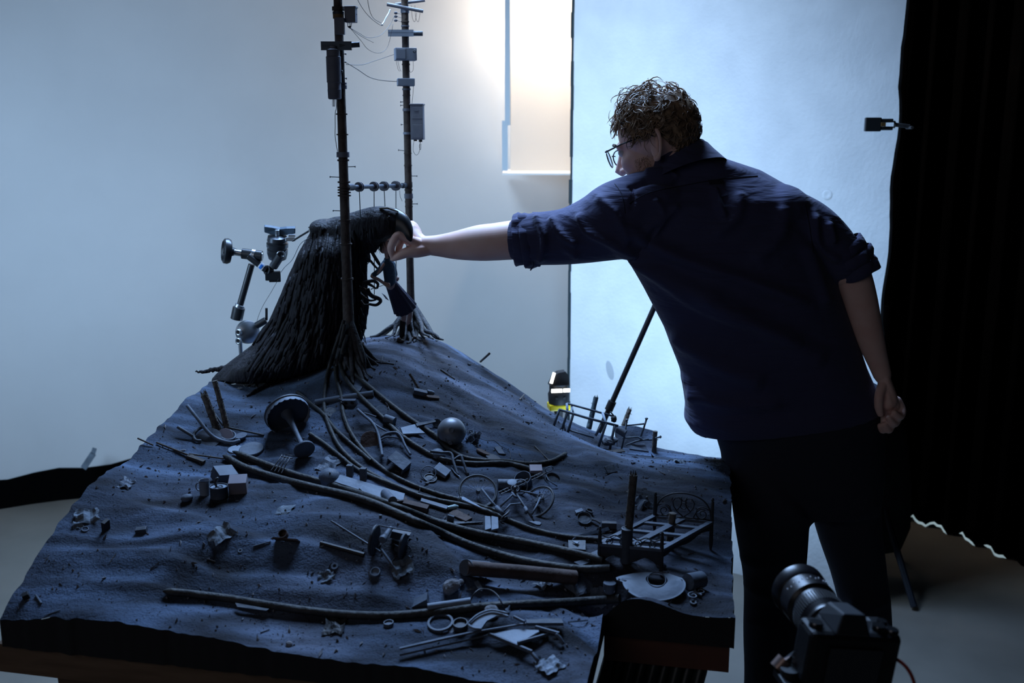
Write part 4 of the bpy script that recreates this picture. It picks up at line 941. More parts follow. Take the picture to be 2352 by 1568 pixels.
    m = MB(frame(pr(959, 281, -.0135), (1, -0.1, 0), (0, 0, 1))); m.box((0, 0, 21 * k), (24 * k, 2 * k, 26 * k)); m.box((0, 0, -20 * k), (24 * k, 2 * k, 30 * k)); m.box((-2 * k, -1.5 * k, 26 * k), (10 * k, 2 * k, 2 * k)); m.build('lid', M_BOX, mb_, bevel=0.0008)
    m = MB(); m.tube([pr(954, 320), pr(954, 324)], 4 * k, 8); m.tube([pr(966, 320), pr(966, 326)], 4 * k, 8); m.build('gland', M_BLACK, mb_)
    wire([pr(951, 324), pr(949, 345), pr(956, 356), pr(963, 348), pr(965, 326)], 0.0006, 'loop_lead', parent=t2)
    wire([pr(966, 326), pr(963, 336), pr(966, 344), pr(967, 330)], 0.0006, 'loop_lead', parent=t2)
    wire([pr(950, 198), pr(948, 220), pr(946, 241)], 0.0006, 'lead', parent=t2)
    for a in (910, 914): wire([pr(a, 140), pr(a + 4, 158), pr(a + 8, 164)], 0.0005, 'loop_lead', parent=t2)
    wire([pr(949, 140), pr(949, 160), pr(943, 166), pr(940, 160)], 0.0005, 'loop_lead', parent=t2)
    for a in (945, 953): wire([pr(a, 12), pr(a + 2, 40), pr(a + 8, 50), pr(a + 12, 28)], 0.0005, 'loop_lead', parent=t2)
    for u0, v0, u1, v1 in ((928, 346, 916, 344.5), (940, 404, 957, 404), (941, 468, 958, 468), (926, 234, 921, 234), (926, 242, 921, 242), (926, 286, 922, 286)):
        m = MB(); a = pr(u0, v0); b = pr(u1, v1); m.tube([a, b], 0.0011, 6); e = (b - a).normalized(); m.tube([b, b + e * 0.0016], 0.0026, 8); m.build('step_peg', M_IRON, t2)
    # ---- wires between the poles
    def pm(u, v):
        f_ = (u - 790) / (930 - 790); return at(u, v, lerp(YL, YR, min(max(f_, 0), 1)))
    wire([pm(812, -20), pm(830, 15), pm(850, 40), pm(872, 57), pm(880, 58)], label='thin wire sagging from above between the poles, leftmost')
    wire([pm(842, -20), pm(848, 20), pm(858, 42), pm(876, 53)], label='thin wire dropping steeply from above between the poles')
    wire([pm(804, 64), pm(825, 76), pm(842, 86), pm(864, 85), pm(880, 76), pm(897, 55), pm(905, 38)], 0.0006, label='thin wire rising to the small insulators')
    wire([pm(804, 64), pm(822, 78), pm(838, 88), pm(858, 98)], 0.0006, label='short loose wire hanging under the fuse box')
    wire([pm(804, 64), pm(828, 92), pm(845, 113), pm(866, 122), pm(882, 117), pm(893, 100), pm(903, 55)], 0.0006, label='deep sagging wire below the fuse box')
    wire([pm(795, 148), pm(830, 149), pm(860, 140), pm(905, 125)], label='thin wire rising to the switch box on the far pole')
    wire([pm(794, 143), pm(822, 160), pm(850, 178), pm(880, 185), pm(912, 187)], 0.0009, label='sagging wire reaching the small box on the far pole')
    m_ = mat('clear_tape', (0.7, 0.75, 0.8), 0.2)
    wire([pm(877, 57), pm(882, 50), pm(887, 40), pm(893, 30), pm(896, 22)], 0.0018, 'tape_strip', label='shiny twist of clear tape on the wires', cat='tape', group=None, m_=m_)
    # ---- swing bar with pulleys
    a = at(797, 430, YL + .008); b = at(932, 426, YR - .008)
    t3 = thing('swing_bar', V(((a.x + b.x) / 2, (a.y + b.y) / 2, a.z)), 'grey roller bar with four discs joining the two poles', 'bar')
    m = MB(); m.tube([a, b], 0.0052, 12); m.build('axle', M_PAINT, t3, smooth=True)
    m = MB(); m.tube([a, lerp(a, b, .09)], 0.0085, 12); m.build('end_sleeve', M_DARK, t3, smooth=True)
    m = MB(); m.tube([lerp(a, b, .93), b], 0.0075, 12); m.build('end_sleeve', M_DARK, t3, smooth=True)
    d = (b - a).normalized(); prs = []
    for u in (825, 859, 882, 909):
        # parameter of the axle point seen at this column
        lo, hi = 0.0, 1.0
        for _ in range(30):
            mid = (lo + hi) / 2
            if pix(lerp(a, b, mid))[0] < u: lo = mid
            else: hi = mid
        c = lerp(a, b, lo); prs.append(c); k2 = S(1, c)
        m = MB(); m.lathe([(11 * k2, -5 * k2), (11 * k2, -2.5 * k2), (8 * k2, -1.5 * k2), (8 * k2, 1.5 * k2), (11 * k2, 2.5 * k2), (11 * k2, 5 * k2)], c, d, 24); m.build('pulley', mat('pulley_grey', (0.075, 0.075, 0.095), 0.5), t3, smooth=True)
    for c, vb, nm in ((prs[0], 500, 'cord hanging from the pulley nearest the left pole'), (prs[1], 676, 'cord hanging from the second pulley from the left pole'), (prs[2], 485, 'cord hanging from the third pulley from the left pole'), (prs[3], 658, 'long cord hanging from the pulley by the right pole')):
        u_, v_ = pix(c); e = at(u_ + (3 if vb < 600 else 1), vb, c.y); m = MB(); m.tube([c - V((0, 0, 0.009)), e], 0.0012, 6); m.build('hanging_string', mat('teal_cord', (0.02, 0.045, 0.055), 0.5), label=nm, cat='cord', group='swing cords')
    wire([at(918, 437, YR - .02), at(919, 450, YR - .02), at(924, 462, YR - .01)], 0.0006, 'wire', label='tiny loose wire at the right end of the roller bar')
    # ---- roots at the foot of both poles
    M_ROOT = mat('root_bark', (0.018, 0.018, 0.02), 0.7, col2=(0.06, 0.06, 0.065), nscale=50, bump=0.5, bscale=110)
    def root(tt, top, ends, r0):
        for i, e in enumerate(ends):
            g = hit(e[0], e[1], 0.002); mid = lerp(top, g, 0.45); mid.z = lerp(mid.z, min(top.z, H(mid.x, mid.y) + 0.025), 0.6); q = lerp(top, g, 0.8); q = V((q.x, q.y, max(H(q.x, q.y) + 0.004, g.z)))
            w_ = V((random.uniform(-.008, .008), random.uniform(-.008, .008), 0))
            P_ = [V(p) for p in smooth_path([tuple(top), tuple(mid + w_), tuple(q - w_), tuple(g)], 5)]; n = len(P_)
            m = MB(); m.tube(P_, [r0 * (1 - 0.85 * j / (n - 1)) + 0.0008 for j in range(n)], 7); m.build('root', M_ROOT, tt, smooth='all')
    root(t, V((x0, y0, zb + 0.13)), [(846, 822), (862, 848), (845, 872), (820, 858), (828, 836), (800, 868), (790, 850), (752, 822), (745, 836), (812, 880), (855, 866), (772, 845)], 0.0085)
    root(t, V((x0, y0, zb + 0.09)), [(868, 838), (838, 884), (758, 850), (880, 830)], 0.008)
    root(t2, V((x1, y1, z1 + 0.11)), [(905, 772), (885, 776), (862, 770), (975, 776), (995, 778), (1018, 780), (950, 785), (925, 784), (960, 772), (985, 772)], 0.0085)
    root(t2, V((x1, y1, z1 + 0.06)), [(850, 773), (1008, 776), (935, 788), (965, 782)], 0.009)
poles()

def crow():
    fm = mat('black_feather', (0.006, 0.005, 0.007), 0.7, col2=(0.018, 0.016, 0.021), nscale=60, stretch=(1, 1, 0.25), bump=0.6, bscale=140, spec=0.3)
    b = MB()
    b.loft([pring((738, 514), (800, 506), 2.60, .04, tilt=.3), pring((714, 530), (846, 524), 2.60, .085, tilt=.3), pring((692, 575), (846, 572), 2.60, .105), pring((670, 630), (838, 632), 2.60, .112), pring((646, 690), (836, 692), 2.60, .12),
            pring((622, 745), (832, 748), 2.60, .13), pring((585, 792), (820, 790), 2.59, .135), pring((530, 834), (792, 822), 2.57, .12), pring((492, 868), (745, 846), 2.55, .075), pring((488, 878), (720, 862), 2.54, .03)])
    ptube(b, [(760, 548, 2.585, 40), (815, 530, 2.575, 42), (862, 517, 2.57, 43), (895, 514, 2.565, 38), (915, 520, 2.563, 26)], 22)
    b.ell(at(852, 556, 2.575), (0.026, 0.03, 0.03)); b.ell(at(742, 522, 2.60), (0.035, 0.06, 0.022))
    A, F, N = remesh(b, 0.0042, 5)
    # feather ridges running down the body
    out = A.copy(); c = A[:, :2] - np.array([at(760, 650, 2.6).x, 2.6]); ang = np.arctan2(c[:, 1], c[:, 0])
    rg = vnoise(ang * 9 + 40, A[:, 2] * 5 + 3); rg2 = vnoise(ang * 24 + 80, A[:, 2] * 14 + 9)
    low = np.clip((1.42 - A[:, 2]) / 0.12, 0.1, 1)
    out += N * ((0.012 * (rg - 0.5) + 0.004 * (rg2 - 0.5)) * low)[:, None]
    base = at(690, 860, 2.58)
    t = mb_of(out, F).build('crow_puppet', fm, smooth='all', loc=base, label='large black crow puppet bowing its head over the girl figure', cat='puppet')
    from mathutils.bvhtree import BVHTree
    bv = BVHTree.FromPolygons([tuple(p) for p in out], F)
    # beak
    bk = mat('beak_black', (0.012, 0.014, 0.018), 0.35, spec=0.5); m = MB(); P_ = [(900, 506, 2.560, 30), (918, 514, 2.550, 27), (931, 527, 2.540, 20), (939, 541, 2.530, 12), (944, 554, 2.524, 2.5)]
    q = smooth_path([tuple(at(u, v, Y)) + (S(r, at(u, v, Y)),) for u, v, Y, r in P_], 5); m.tube([p[:3] for p in q], [float(p[3]) for p in q], 16, flat=0.62, up=(0.6, 0, 0.8)); m.build('beak', bk, t, smooth='all')
    m = MB(); m.ell(at(893, 500, 2.528), (0.005, 0.003, 0.005)); m.build('eye', mat('bead_eye', (0.01, 0.01, 0.01), 0.1), t, smooth='all')
    m = MB(); m.tube([at(872, 478, 2.545), at(890, 477, 2.54), at(915, 486, 2.545)], [0.004, 0.006, 0.003], 8, flat=0.5); m.build('crest_feathers', mat('brown_feather', (0.09, 0.065, 0.045), 0.7), t, smooth='all')
    # long loose feathers (too many to count) laid over the body
    rr = random.Random(4); fl = MB()
    for k in range(460):
        u = rr.uniform(600, 860); v = rr.uniform(515, 845); n = rr.randint(5, 9); pts = []; sl = (u - 815) / 300.0 * (0.55 + 0.5 * (v > 720)); st = rr.uniform(7, 13); w0 = rr.uniform(0.0015, 0.0055)
        for i in range(n):
            h = bv.ray_cast(CAM, ray(u, v).normalized())
            if h[0] is None: break
            pts.append(h[0] + h[1] * (0.001 + 0.004 * i / n)); u += sl * st + rr.uniform(-1.2, 1.2); v += st
        if len(pts) >= 3:
            g = len(pts); fl.tube(pts, [w0 * (0.5 + math.sin(math.pi * (i + 0.5) / g)) for i in range(g)], 4, flat=0.18, up=(1, 0, 0))
    # tatters hanging at the throat and the right hem
    for k in range(46):
        u = rr.uniform(832, 885); v = 545 + rr.uniform(-4, 22) if u < 870 else 560 + rr.uniform(-14, 2); p = at(u, v, 2.575 + rr.uniform(-.02, .02)); pts = [p]
        for i in range(4): p = p + V((rr.uniform(-.002, .003), rr.uniform(-.002, .002), -rr.uniform(.003, .007))); pts.append(p)
        fl.tube(pts, [0.0024, 0.0022, 0.0016, 0.001, 0.0004], 4, flat=0.5)
    for k in range(60):
        u = rr.uniform(822, 842); v = rr.uniform(590, 790); p = at(u - 5, v, 2.58 + rr.uniform(-.05, .05)); pts = [p]
        for i in range(4): p = p + V((rr.uniform(-.001, .0035), rr.uniform(-.003, .003), -rr.uniform(.004, .009))); pts.append(p)
        fl.tube(pts, [0.003, 0.003, 0.002, 0.0014, 0.0005], 4, flat=0.5)
    fl.build('plumage', fm, t, kind='stuff', label='ragged black feathers and tatters', smooth='all')
    # tail tatters that trail over the rock
    for pts in ([(590, 826, 26), (545, 838, 14), (515, 846, 9), (488, 849, 6), (468, 854, 5), (449, 853, 2)], [(560, 852, 22), (525, 866, 13), (500, 874, 9), (486, 879, 4)],):
        Pq = [(*at(u, v, 2.57 - 0.0002 * (590 - u)), S(r, at(u, v, 2.57))) for u, v, r in pts]; q = smooth_path(Pq, 5); m = MB()
        m.tube([V(p[:3]) + V((0, 0, 0.004 * NZ.noise(V((i * 0.9, pts[0][0], 0))))) for i, p in enumerate(q)], [float(p[3]) * (0.75 + 0.5 * abs(NZ.noise(V((i * 1.3, 2, pts[0][0]))))) for i, p in enumerate(q)], 8, flat=0.45, up=(0, 0, 1)); m.build('tail_tatter', fm, t, smooth='all')
    Pq = [(*hit(u, v, 0.003), S(r, at(u, v, 2.4))) for u, v, r in [(730, 838, 12), (690, 858, 12), (655, 868, 13), (625, 882, 10), (598, 893, 7), (580, 902, 5), (566, 909, 2)]]; q = smooth_path(Pq, 5); m = MB()
    m.tube([p[:3] for p in q], [float(p[3]) for p in q], 8, flat=0.5, up=(0, 0, 1)); m.build('tail_tatter', fm, t, smooth='all')
    # twig-like arms and claws reaching to the girl
    tw = mat('black_twig', (0.018, 0.018, 0.02), 0.6, bump=0.5, bscale=150)
    def limb(pts, r0, r1, nm):
        P_ = [V(p) for p in smooth_path([tuple(at(*p)) for p in pts], 5)]; n = len(P_); m = MB(); m.tube(P_, [lerp(r0, r1, i / (n - 1)) for i in range(n)], 7); m.build(nm, tw, t, smooth='all')
    limb([(845, 560, 2.56), (858, 585, 2.57), (868, 602, 2.585), (876, 612, 2.60), (884, 622, 2.61)], 0.005, 0.003, 'arm'); limb([(850, 570, 2.555), (864, 592, 2.57), (872, 604, 2.59)], 0.0035, 0.002, 'arm')
    limb([(836, 590, 2.56), (850, 598, 2.57), (862, 612, 2.58), (872, 620, 2.60)], 0.004, 0.0025, 'arm')
    limb([(825, 655, 2.55), (842, 648, 2.55), (858, 645, 2.56), (868, 652, 2.57), (866, 662, 2.575)], 0.006, 0.003, 'claw'); limb([(842, 650, 2.55), (854, 656, 2.55), (864, 663, 2.56)], 0.005, 0.002, 'claw')
    limb([(822, 660, 2.54), (840, 668, 2.54), (855, 680, 2.55), (870, 686, 2.555), (874, 692, 2.56), (864, 700, 2.56), (848, 698, 2.555)], 0.007, 0.0035, 'claw')
    limb([(825, 672, 2.55), (838, 684, 2.545), (850, 690, 2.55), (864, 688, 2.555)], 0.005, 0.002, 'claw'); limb([(828, 690, 2.55), (836, 700, 2.55), (848, 699, 2.55)], 0.004, 0.002, 'claw'); limb([(845, 662, 2.54), (850, 672, 2.54), (862, 684, 2.55)], 0.004, 0.002, 'claw')
    limb([(852, 664, 2.56), (864, 660, 2.58), (880, 655, 2.60)], 0.0012, 0.0008, 'claw')
    m = MB(); m.tube([V(p) for p in smooth_path([tuple(at(838, 572, 2.57)), tuple(at(848, 580, 2.57)), tuple(at(850, 598, 2.57)), tuple(at(838, 612, 2.57))], 5)], 0.0009, 5); m.build('wire_loop', M_WIRE, t)
crow()

def girl():
    sk = mat('puppet_skin', (0.44, 0.30, 0.26), 0.5); k = S(1, at(900, 650, 2.62))
    b = MB()
    b.ell(at(884, 566, 2.588), (12 * k, 12 * k, 15 * k)); b.ell(at(880, 573, 2.585), (8 * k, 8 * k, 9 * k)); b.tube([at(886, 575, 2.59), at(890, 600, 2.60)], 4.5 * k, 10)
    ptube(b, [(891, 603, 2.60, 11), (895, 630, 2.615, 12), (898, 655, 2.63, 12)], 14, sub=4)
    ptube(b, [(882, 606, 2.59, 5), (868, 625, 2.575, 4.5), (854, 634, 2.565, 4.2), (868, 641, 2.572, 4), (883, 651, 2.58, 3.6)], 10, sub=4)
    ptube(b, [(903, 608, 2.61, 5), (907, 625, 2.65, 4.5), (910, 640, 2.70, 3.6)], 10, sub=4)
    for q in ([(883, 651, 2.58, 4.5), (890, 655, 2.58, 5.5)], [(890, 650, 2.575, 1.8), (895, 652, 2.573, 1.6), (894, 657, 2.572, 1.5)], [(890, 654, 2.575, 1.8), (896, 656, 2.573, 1.6), (893, 660, 2.572, 1.5)], [(888, 657, 2.575, 1.8), (893, 660, 2.573, 1.5)],
              [(909, 638, 2.70, 4.4), (912, 641, 2.71, 5)], [(912, 637, 2.70, 1.7), (916, 637, 2.695, 1.5)], [(912, 641, 2.70, 1.7), (916, 641, 2.695, 1.5)], [(910, 645, 2.70, 1.6), (914, 645, 2.695, 1.4)]): ptube(b, q, 8, sub=2)
    ptube(b, [(915, 690, 2.66, 7.5), (928, 718, 2.675, 7), (925, 745, 2.685, 6), (922, 772, 2.69, 4.5)], 12, sub=4); ptube(b, [(930, 690, 2.68, 7.5), (942, 715, 2.70, 6.5), (938, 745, 2.72, 5.5), (944, 770, 2.735, 4.5)], 12, sub=4)
    A, F, _ = remesh(b, 0.0016, 2, 0.4); f1 = hit(926, 782, 0)
    t = mb_of(A, F).build('girl_puppet', sk, smooth='all', loc=V((f1.x, f1.y, f1.z)), label='small girl puppet in blue top and dark skirt leaning on the swing cords', cat='puppet')
    top = mat('blue_knit', (0.035, 0.075, 0.12), 0.85, bump=0.4, bscale=200); m = MB()
    ptube(m, [(889, 596, 2.60, 8), (892, 606, 2.602, 14), (895, 628, 2.615, 14.5), (896, 648, 2.625, 13)], 18, sub=4); ptube(m, [(884, 604, 2.595, 7.5), (870, 622, 2.58, 6.5), (857, 632, 2.568, 6)], 12, sub=4); ptube(m, [(901, 606, 2.61, 7.5), (906, 622, 2.64, 6), (908, 630, 2.67, 5.5)], 12, sub=4)
    A, F, _ = remesh(m, 0.002, 2, 0.4); mb_of(A, F).build('sweater', top, t, smooth='all', label='blue knitted top')
    # pleated skirt: cone of folds
    ht = at(893, 642, 2.62); hb_ = at(931, 709, 2.685); ax = (hb_ - ht); rings = []; n = 48
    sx = (at(955, 695, 2.685) - at(908, 723, 2.685)).normalized(); sx = (sx - ax.normalized() * sx.dot(ax.normalized())).normalized(); sy = ax.normalized().cross(sx)
    for i, (f_, r) in enumerate(((0, 12), (0.12, 13.5), (0.35, 17), (0.7, 23), (1.0, 28), (1.005, 26.5), (0.7, 21.5))):
        c = ht + ax * f_; rings.append([c + sx * (math.cos(2 * math.pi * j / n) * r * k * (1 + 0.06 * f_ * math.cos(j * math.pi / 2))) + sy * (math.sin(2 * math.pi * j / n) * r * 0.8 * k * (1 + 0.06 * f_ * math.cos(j * math.pi / 2))) for j in range(n)])
    m = MB(); m.loft(rings, cap=False); m.build('skirt', mat('plum_skirt', (0.030, 0.026, 0.05), 0.85), t, smooth='all', label='dark pleated skirt')
    m = MB(); m.prism([at(876, 672, 2.61), at(884, 678, 2.60), at(893, 690, 2.61), at(886, 686, 2.62)], (0, 0.004, 0)); m.build('petticoat', mat('pale_lace', (0.3, 0.32, 0.36), 0.8), t)
    hr = mat('dark_brown_hair', (0.016, 0.012, 0.011), 0.5); m = MB(); m.ell(at(887, 563, 2.595), (14 * k, 14 * k, 15 * k), jit=0.15); m.ell(at(893, 578, 2.60), (9 * k, 8 * k, 14 * k), jit=0.2); m.build('hair', hr, t, smooth='all')
    for u, v, Y, e in ((920, 782, 2.68, -1), (950, 778, 2.74, 1)):
        p = hit(u, v, 0.004); m = MB(); m.ell(p, (9 * k, 6 * k, 4.5 * k), R=MX.Rotation(0.3 * e, 3, 'Z')); m.ell(p + V((0.004 * (1 if e > 0 else -1), -0.002, 0.004)), (5 * k, 5 * k, 5 * k)); m.build('shoe', mat('brown_shoe', (0.05, 0.03, 0.02), 0.5), t, smooth='all')
    for q in ([(925, 740, 2.682, 7.5), (923, 772, 2.69, 6)], [(939, 742, 2.72, 7), (945, 771, 2.735, 6)]):
        m = MB(); ptube(m, q, 12, sub=3); m.build('sock', mat('dark_sock', (0.02, 0.018, 0.02), 0.9), t, smooth='all')
girl()

def rig():
    Y = 2.76
    def p(u, v, dy=0.0): return at(u, v, Y + dy)
    c0 = p(551, 800); t = thing('articulated_clamp', V((c0.x, c0.y, 0)), 'articulated studio support arm with round knob behind the crow', 'clamp arm'); k = S(1, c0)
    blk = mat('black_anodised', (0.014, 0.016, 0.019), 0.35, spec=0.5); sat = mat('satin_steel', (0.45, 0.48, 0.52), 0.3, 0.9)
    def tb(nm, a, b, r, mt, n=16, par=t): m = MB(); m.tube([a, b], r, n); return m.build(nm, mt, par, smooth=True, bevel=0.0008)
    tb('stand_rod', p(551, 768), V((c0.x, c0.y, 0.02)), 4.5 * k, sat)
    for a in (0.4, 2.5, 4.6): tb('stand_leg', V((c0.x, c0.y, 0.16)), V((c0.x + 0.22 * math.cos(a), c0.y + 0.22 * math.sin(a) * 0.8, 0.01)), 0.009, blk)
    # silver ball clamp
    m = MB(frame(p(568, 762), (1, 0, 0.1), (0.5, -0.85, 0.1))); m.lathe([(14 * k, -16 * k), (24 * k, -12 * k), (27 * k, -3 * k), (27 * k, 0), (25 * k, 1 * k), (25 * k, 5 * k), (27 * k, 6 * k), (25 * k, 12 * k), (16 * k, 17 * k), (6 * k, 19 * k)], n=28); bc = m.build('ball_clamp', sat, t, smooth=True)
    for v in (763, 783):
        m = MB(); m.ring(p(548, v, -0.035), (-0.35, -0.9, 0), 6 * k, 2.5 * k, 16, 6); m.build('socket', sat, bc, smooth='all'); m = MB(); m.tube([p(548, v, -0.034), p(549, v, -0.02)], 5 * k, 12); m.build('socket_hole', M_BLACK, bc)
    tb('yoke', p(588, 748, -.01), p(611, 735, -.005), 8 * k, blk); tb('pin', p(612, 735), p(612, 707), 3 * k, blk)
    # lower socket, long arm
    tb('socket_cap', p(543, 733), p(549, 706), 14 * k, blk); tb('ferrule', p(549, 706), p(552, 699), 11 * k, sat); tb('long_arm', p(551, 702), p(578, 607), 7.5 * k, blk)
    # elbow joint with the round knob
    tb('elbow', p(556, 582), p(602, 588), 12 * k, blk); tb('elbow_ring', p(578, 584), p(586, 586), 13 * k, sat); tb('elbow_cap', p(596, 588), p(604, 589), 9 * k, sat)
    m = MB(); a = p(543, 580); b = p(515, 576); ax = (a - b).normalized() + V((0, 0.45, 0)); m.lathe([(6 * k, 18 * k), (9 * k, 10 * k), (11 * k, 4 * k), (26 * k, 2 * k), (29 * k, -4 * k), (28 * k, -12 * k), (23 * k, -15 * k), (20 * k, -10 * k), (7 * k, -10 * k), (6 * k, -14 * k)], p(527, 577), ax, 28); m.build('knob', blk, t, smooth=True); tb('knob_shaft', p(538, 579), p(556, 582), 7 * k, sat)
    a = p(570, 588, -.012); b = p(612, 620, -.012); tb('short_arm', a, b, 7.5 * k, blk); q = lerp(a, b, .62); q2 = lerp(a, b, .86); tb('sticker_band', q, q2, 7.9 * k, mat('white_sticker', (0.6, 0.64, 0.7), 0.5)); tb('blue_mark', lerp(a, b, .68) + V((0, -0.003, 0)), lerp(a, b, .80) + V((0, -0.003, 0)), 6.5 * k, mat('blue_print', (0.02, 0.18, 0.62), 0.4))
    tb('short_arm_end', b, p(622, 622), 11 * k, blk)
    # grip head with T handle
    g = p(637, 568); hx = V((0.1, -0.25, 1)).normalized()
    m = MB(); m.lathe([(10 * k, -30 * k), (20 * k, -26 * k), (23 * k, -14 * k), (23 * k, -4 * k), (19 * k, -2 * k), (19 * k, 0), (24 * k, 2 * k), (24 * k, 10 * k), (19 * k, 13 * k), (19 * k, 15 * k), (23 * k, 17 * k), (21 * k, 26 * k), (8 * k, 29 * k)], g, hx, 28); gh = m.build('grip_head', mat('gunmetal', (0.06, 0.065, 0.075), 0.3, 0.6), t, smooth=True)
    tb('head_shaft', g + hx * 20 * k, g + hx * 42 * k, 5 * k, sat)
    m = MB(frame(p(643, 529), (1, 0.25, -0.22), (0.1, -0.3, 1))); m.prism([(-34 * k, -7 * k, -3 * k), (-20 * k, -9 * k, -7 * k), (-6 * k, -7 * k, -9 * k), (8 * k, -7 * k, -9 * k), (22 * k, -9 * k, -7 * k), (34 * k, -7 * k, -4 * k), (34 * k, -7 * k, 9 * k), (15 * k, -8 * k, 8 * k), (0, -6 * k, 5 * k), (-15 * k, -8 * k, 9 * k), (-34 * k, -7 * k, 11 * k)], (0, 14 * k, 0)); m.build('t_handle', mat('blue_grey_handle', (0.055, 0.085, 0.12), 0.45), t, bevel=0.002)
    m = MB(); m.ring(p(645, 585, -.022), (0.2, -0.95, -0.2), 8 * k, 2 * k, 20, 6); m.build('jaw_ring', sat, gh, smooth='all'); tb('jaw_tube', p(645, 585, -.02), p(628, 612, -.005), 10 * k, mat('gunmetal2', (0.09, 0.095, 0.105), 0.3, 0.7))
    m = MB(frame(p(627, 633, -.005), (1, 0.2, -0.03), (0, 0, 1))); m.box((0, 0, 0), (34 * k, 18 * k, 20 * k)); m.box((4 * k, 0, -11 * k), (26 * k, 14 * k, 6 * k)); m.build('lower_lever', blk, t, bevel=0.002)
    # thin rod to the crow with its little silver clip
    m = MB(frame(p(668, 549, -.02), (1, 0, -0.1), (0, 0, 1))); m.box((0, 0, 0), (22 * k, 12 * k, 8 * k)); m.box((3 * k, 0, 8 * k), (16 * k, 12 * k, 5 * k)); m.build('clip', sat, t, bevel=0.001)
    tb('thin_rod', p(672, 553, -.02), at(712, 529, 2.66), 2.2 * k, blk)
    q = at(718, 525, 2.63); m = MB(frame(q, (1, -0.3, 0.2), (0, 0, 1))); m.box((0, 0, 3 * k), (16 * k, 10 * k, 4 * k)); m.box((0, 0, -4 * k), (16 * k, 10 * k, 5 * k)); m.box((-2 * k, 0, 0), (5 * k, 7 * k, 8 * k)); m.build('silver_clip', M_CHROME, t, bevel=0.0008)
    wire([at(712, 545, 2.56), at(690, 560, 2.56), at(672, 595, 2.57), at(655, 612, 2.60), at(645, 625, 2.62)], 0.0009, 'wire', label='pale thin cable running down the crow shoulder', group=None, m_=mat('pale_cable', (0.3, 0.32, 0.36), 0.5))
    wire([at(640, 640, 2.68), at(622, 672, 2.7), at(605, 700, 2.7), at(595, 722, 2.7), at(590, 738, 2.72)], 0.0006, 'wire', label='hair-thin wire hanging from the support arm', group=None)
rig()
# ------------------------------------------------------------------ junk strewn over the hillside
def G(u, v, lift=0.0): return hit(u, v, lift)
def fr(u, v, yaw=0.0, lift=0.0, tilt=None, flat=False):
    """frame standing on the ground under this picture point; unit = one picture pixel there"""
    p = hit(u, v, lift); z = V((0, 0, 1)) if flat else gnorm(p, 0.02)
    if tilt is not None: z = (z + V(tilt)).normalized()
    a = math.radians(yaw); return frame(p, (math.cos(a), math.sin(a), 0), z, S(1, p))
def cable(pts, r, label, nm='cable', taper=(1.0, 1.0), mt=None, cat='cable', group='cables running down the hillside', tip=0, sub=7, sag=True):
    """pts: (u, v) on the ground, or (u, v, Y) in the air; r in metres"""
    P_ = []
    seg = smooth_path([(p[0], p[1], (p[2] if len(p) > 2 else 0)) for p in pts], sub) if len(pts) > 2 else pts
    known = [len(p) > 2 for p in pts]
    for i, q in enumerate(seg):
        k = min(i // sub, len(pts) - 1); k2 = min(k + 1, len(pts) - 1); f_ = (i % sub) / sub
        if known[k] and known[k2]: P_.append(at(q[0], q[1], lerp(pts[k][2], pts[k2][2], f_)))
        elif known[k]:
            g = hit(q[0], q[1], r * 0.9); P_.append(lerp(at(q[0], q[1], pts[k][2]), g, f_))
        else: P_.append(hit(q[0], q[1], r * 0.9))
    for _ in range(4):
        Q = [p.copy() for p in P_]
        for i in range(1, len(P_) - 1):
            if not known[min(i // sub, len(pts) - 1)]:
                s_ = Q[i - 1] * 0.25 + Q[i] * 0.5 + Q[i + 1] * 0.25; u_, v_ = pix(Q[i]); P_[i] = at(u_, v_, s_.y)
    n = len(P_); R = [r * lerp(taper[0], taper[1], i / (n - 1)) for i in range(n)]
    if tip & 1: R[0] *= 0.15; R[1] *= 0.55; R[2] *= 0.85
    if tip & 2: R[-1] *= 0.15; R[-2] *= 0.55; R[-3] *= 0.85
    m = MB(); m.tube(P_, R, 12); return m.build(nm, mt or M_CABLE, label=label, cat=cat, group=group, smooth=True)
def stick(a, b, r, label, nm='stick', mt=None, cat='stick', la=0.0, lb=0.0, n=7, flat=1.0, group='sticks and rods on the hillside', taper=1.0, broken=False):
    A = hit(*a, la) if len(a) == 2 else at(*a); B = hit(*b, lb) if len(b) == 2 else at(*b)
    k = S(1, A); pts = [lerp(A, B, t) for t in (0, .33, .66, 1)]; m = MB(); m.tube(pts, [r * k * lerp(1, taper, t) for t in (0, .33, .66, 1)], n, flat=flat)
    if broken:
        d = (B - A).normalized(); u1, w1 = perp(d)
        for j in range(6):
            a_ = 2 * math.pi * j / 6 + 0.3; o = B + (u1 * math.cos(a_) + w1 * math.sin(a_)) * r * k * 0.7; m.tube([o - d * r * k, o + d * r * k * random.uniform(0.3, 1.5)], [r * k * 0.32, r * k * 0.05], 4)
    return m.build(nm, mt or M_DARK, label=label, cat=cat, group=group, smooth=True)
def plate(pxs, thick, label, nm='board', mt=None, cat='board', lift=0.004, group=None, lifts=None, parent=None):
    P_ = [hit(u, v, lifts[i] if lifts else lift) for i, (u, v) in enumerate(pxs)]
    c = sum(P_, V()) / len(P_); nrm = (P_[1] - P_[0]).cross(P_[2] - P_[0]).normalized()
    if nrm.z < 0: nrm = -nrm
    if len(P_) > 3: P_ = [p - nrm * (p - c).dot(nrm) * 0.9 for p in P_]
    m = MB(); m.prism(P_, nrm * -thick); return m.build(nm, mt or M_PAINT, parent, label=label, cat=cat if parent is None else None, group=group)
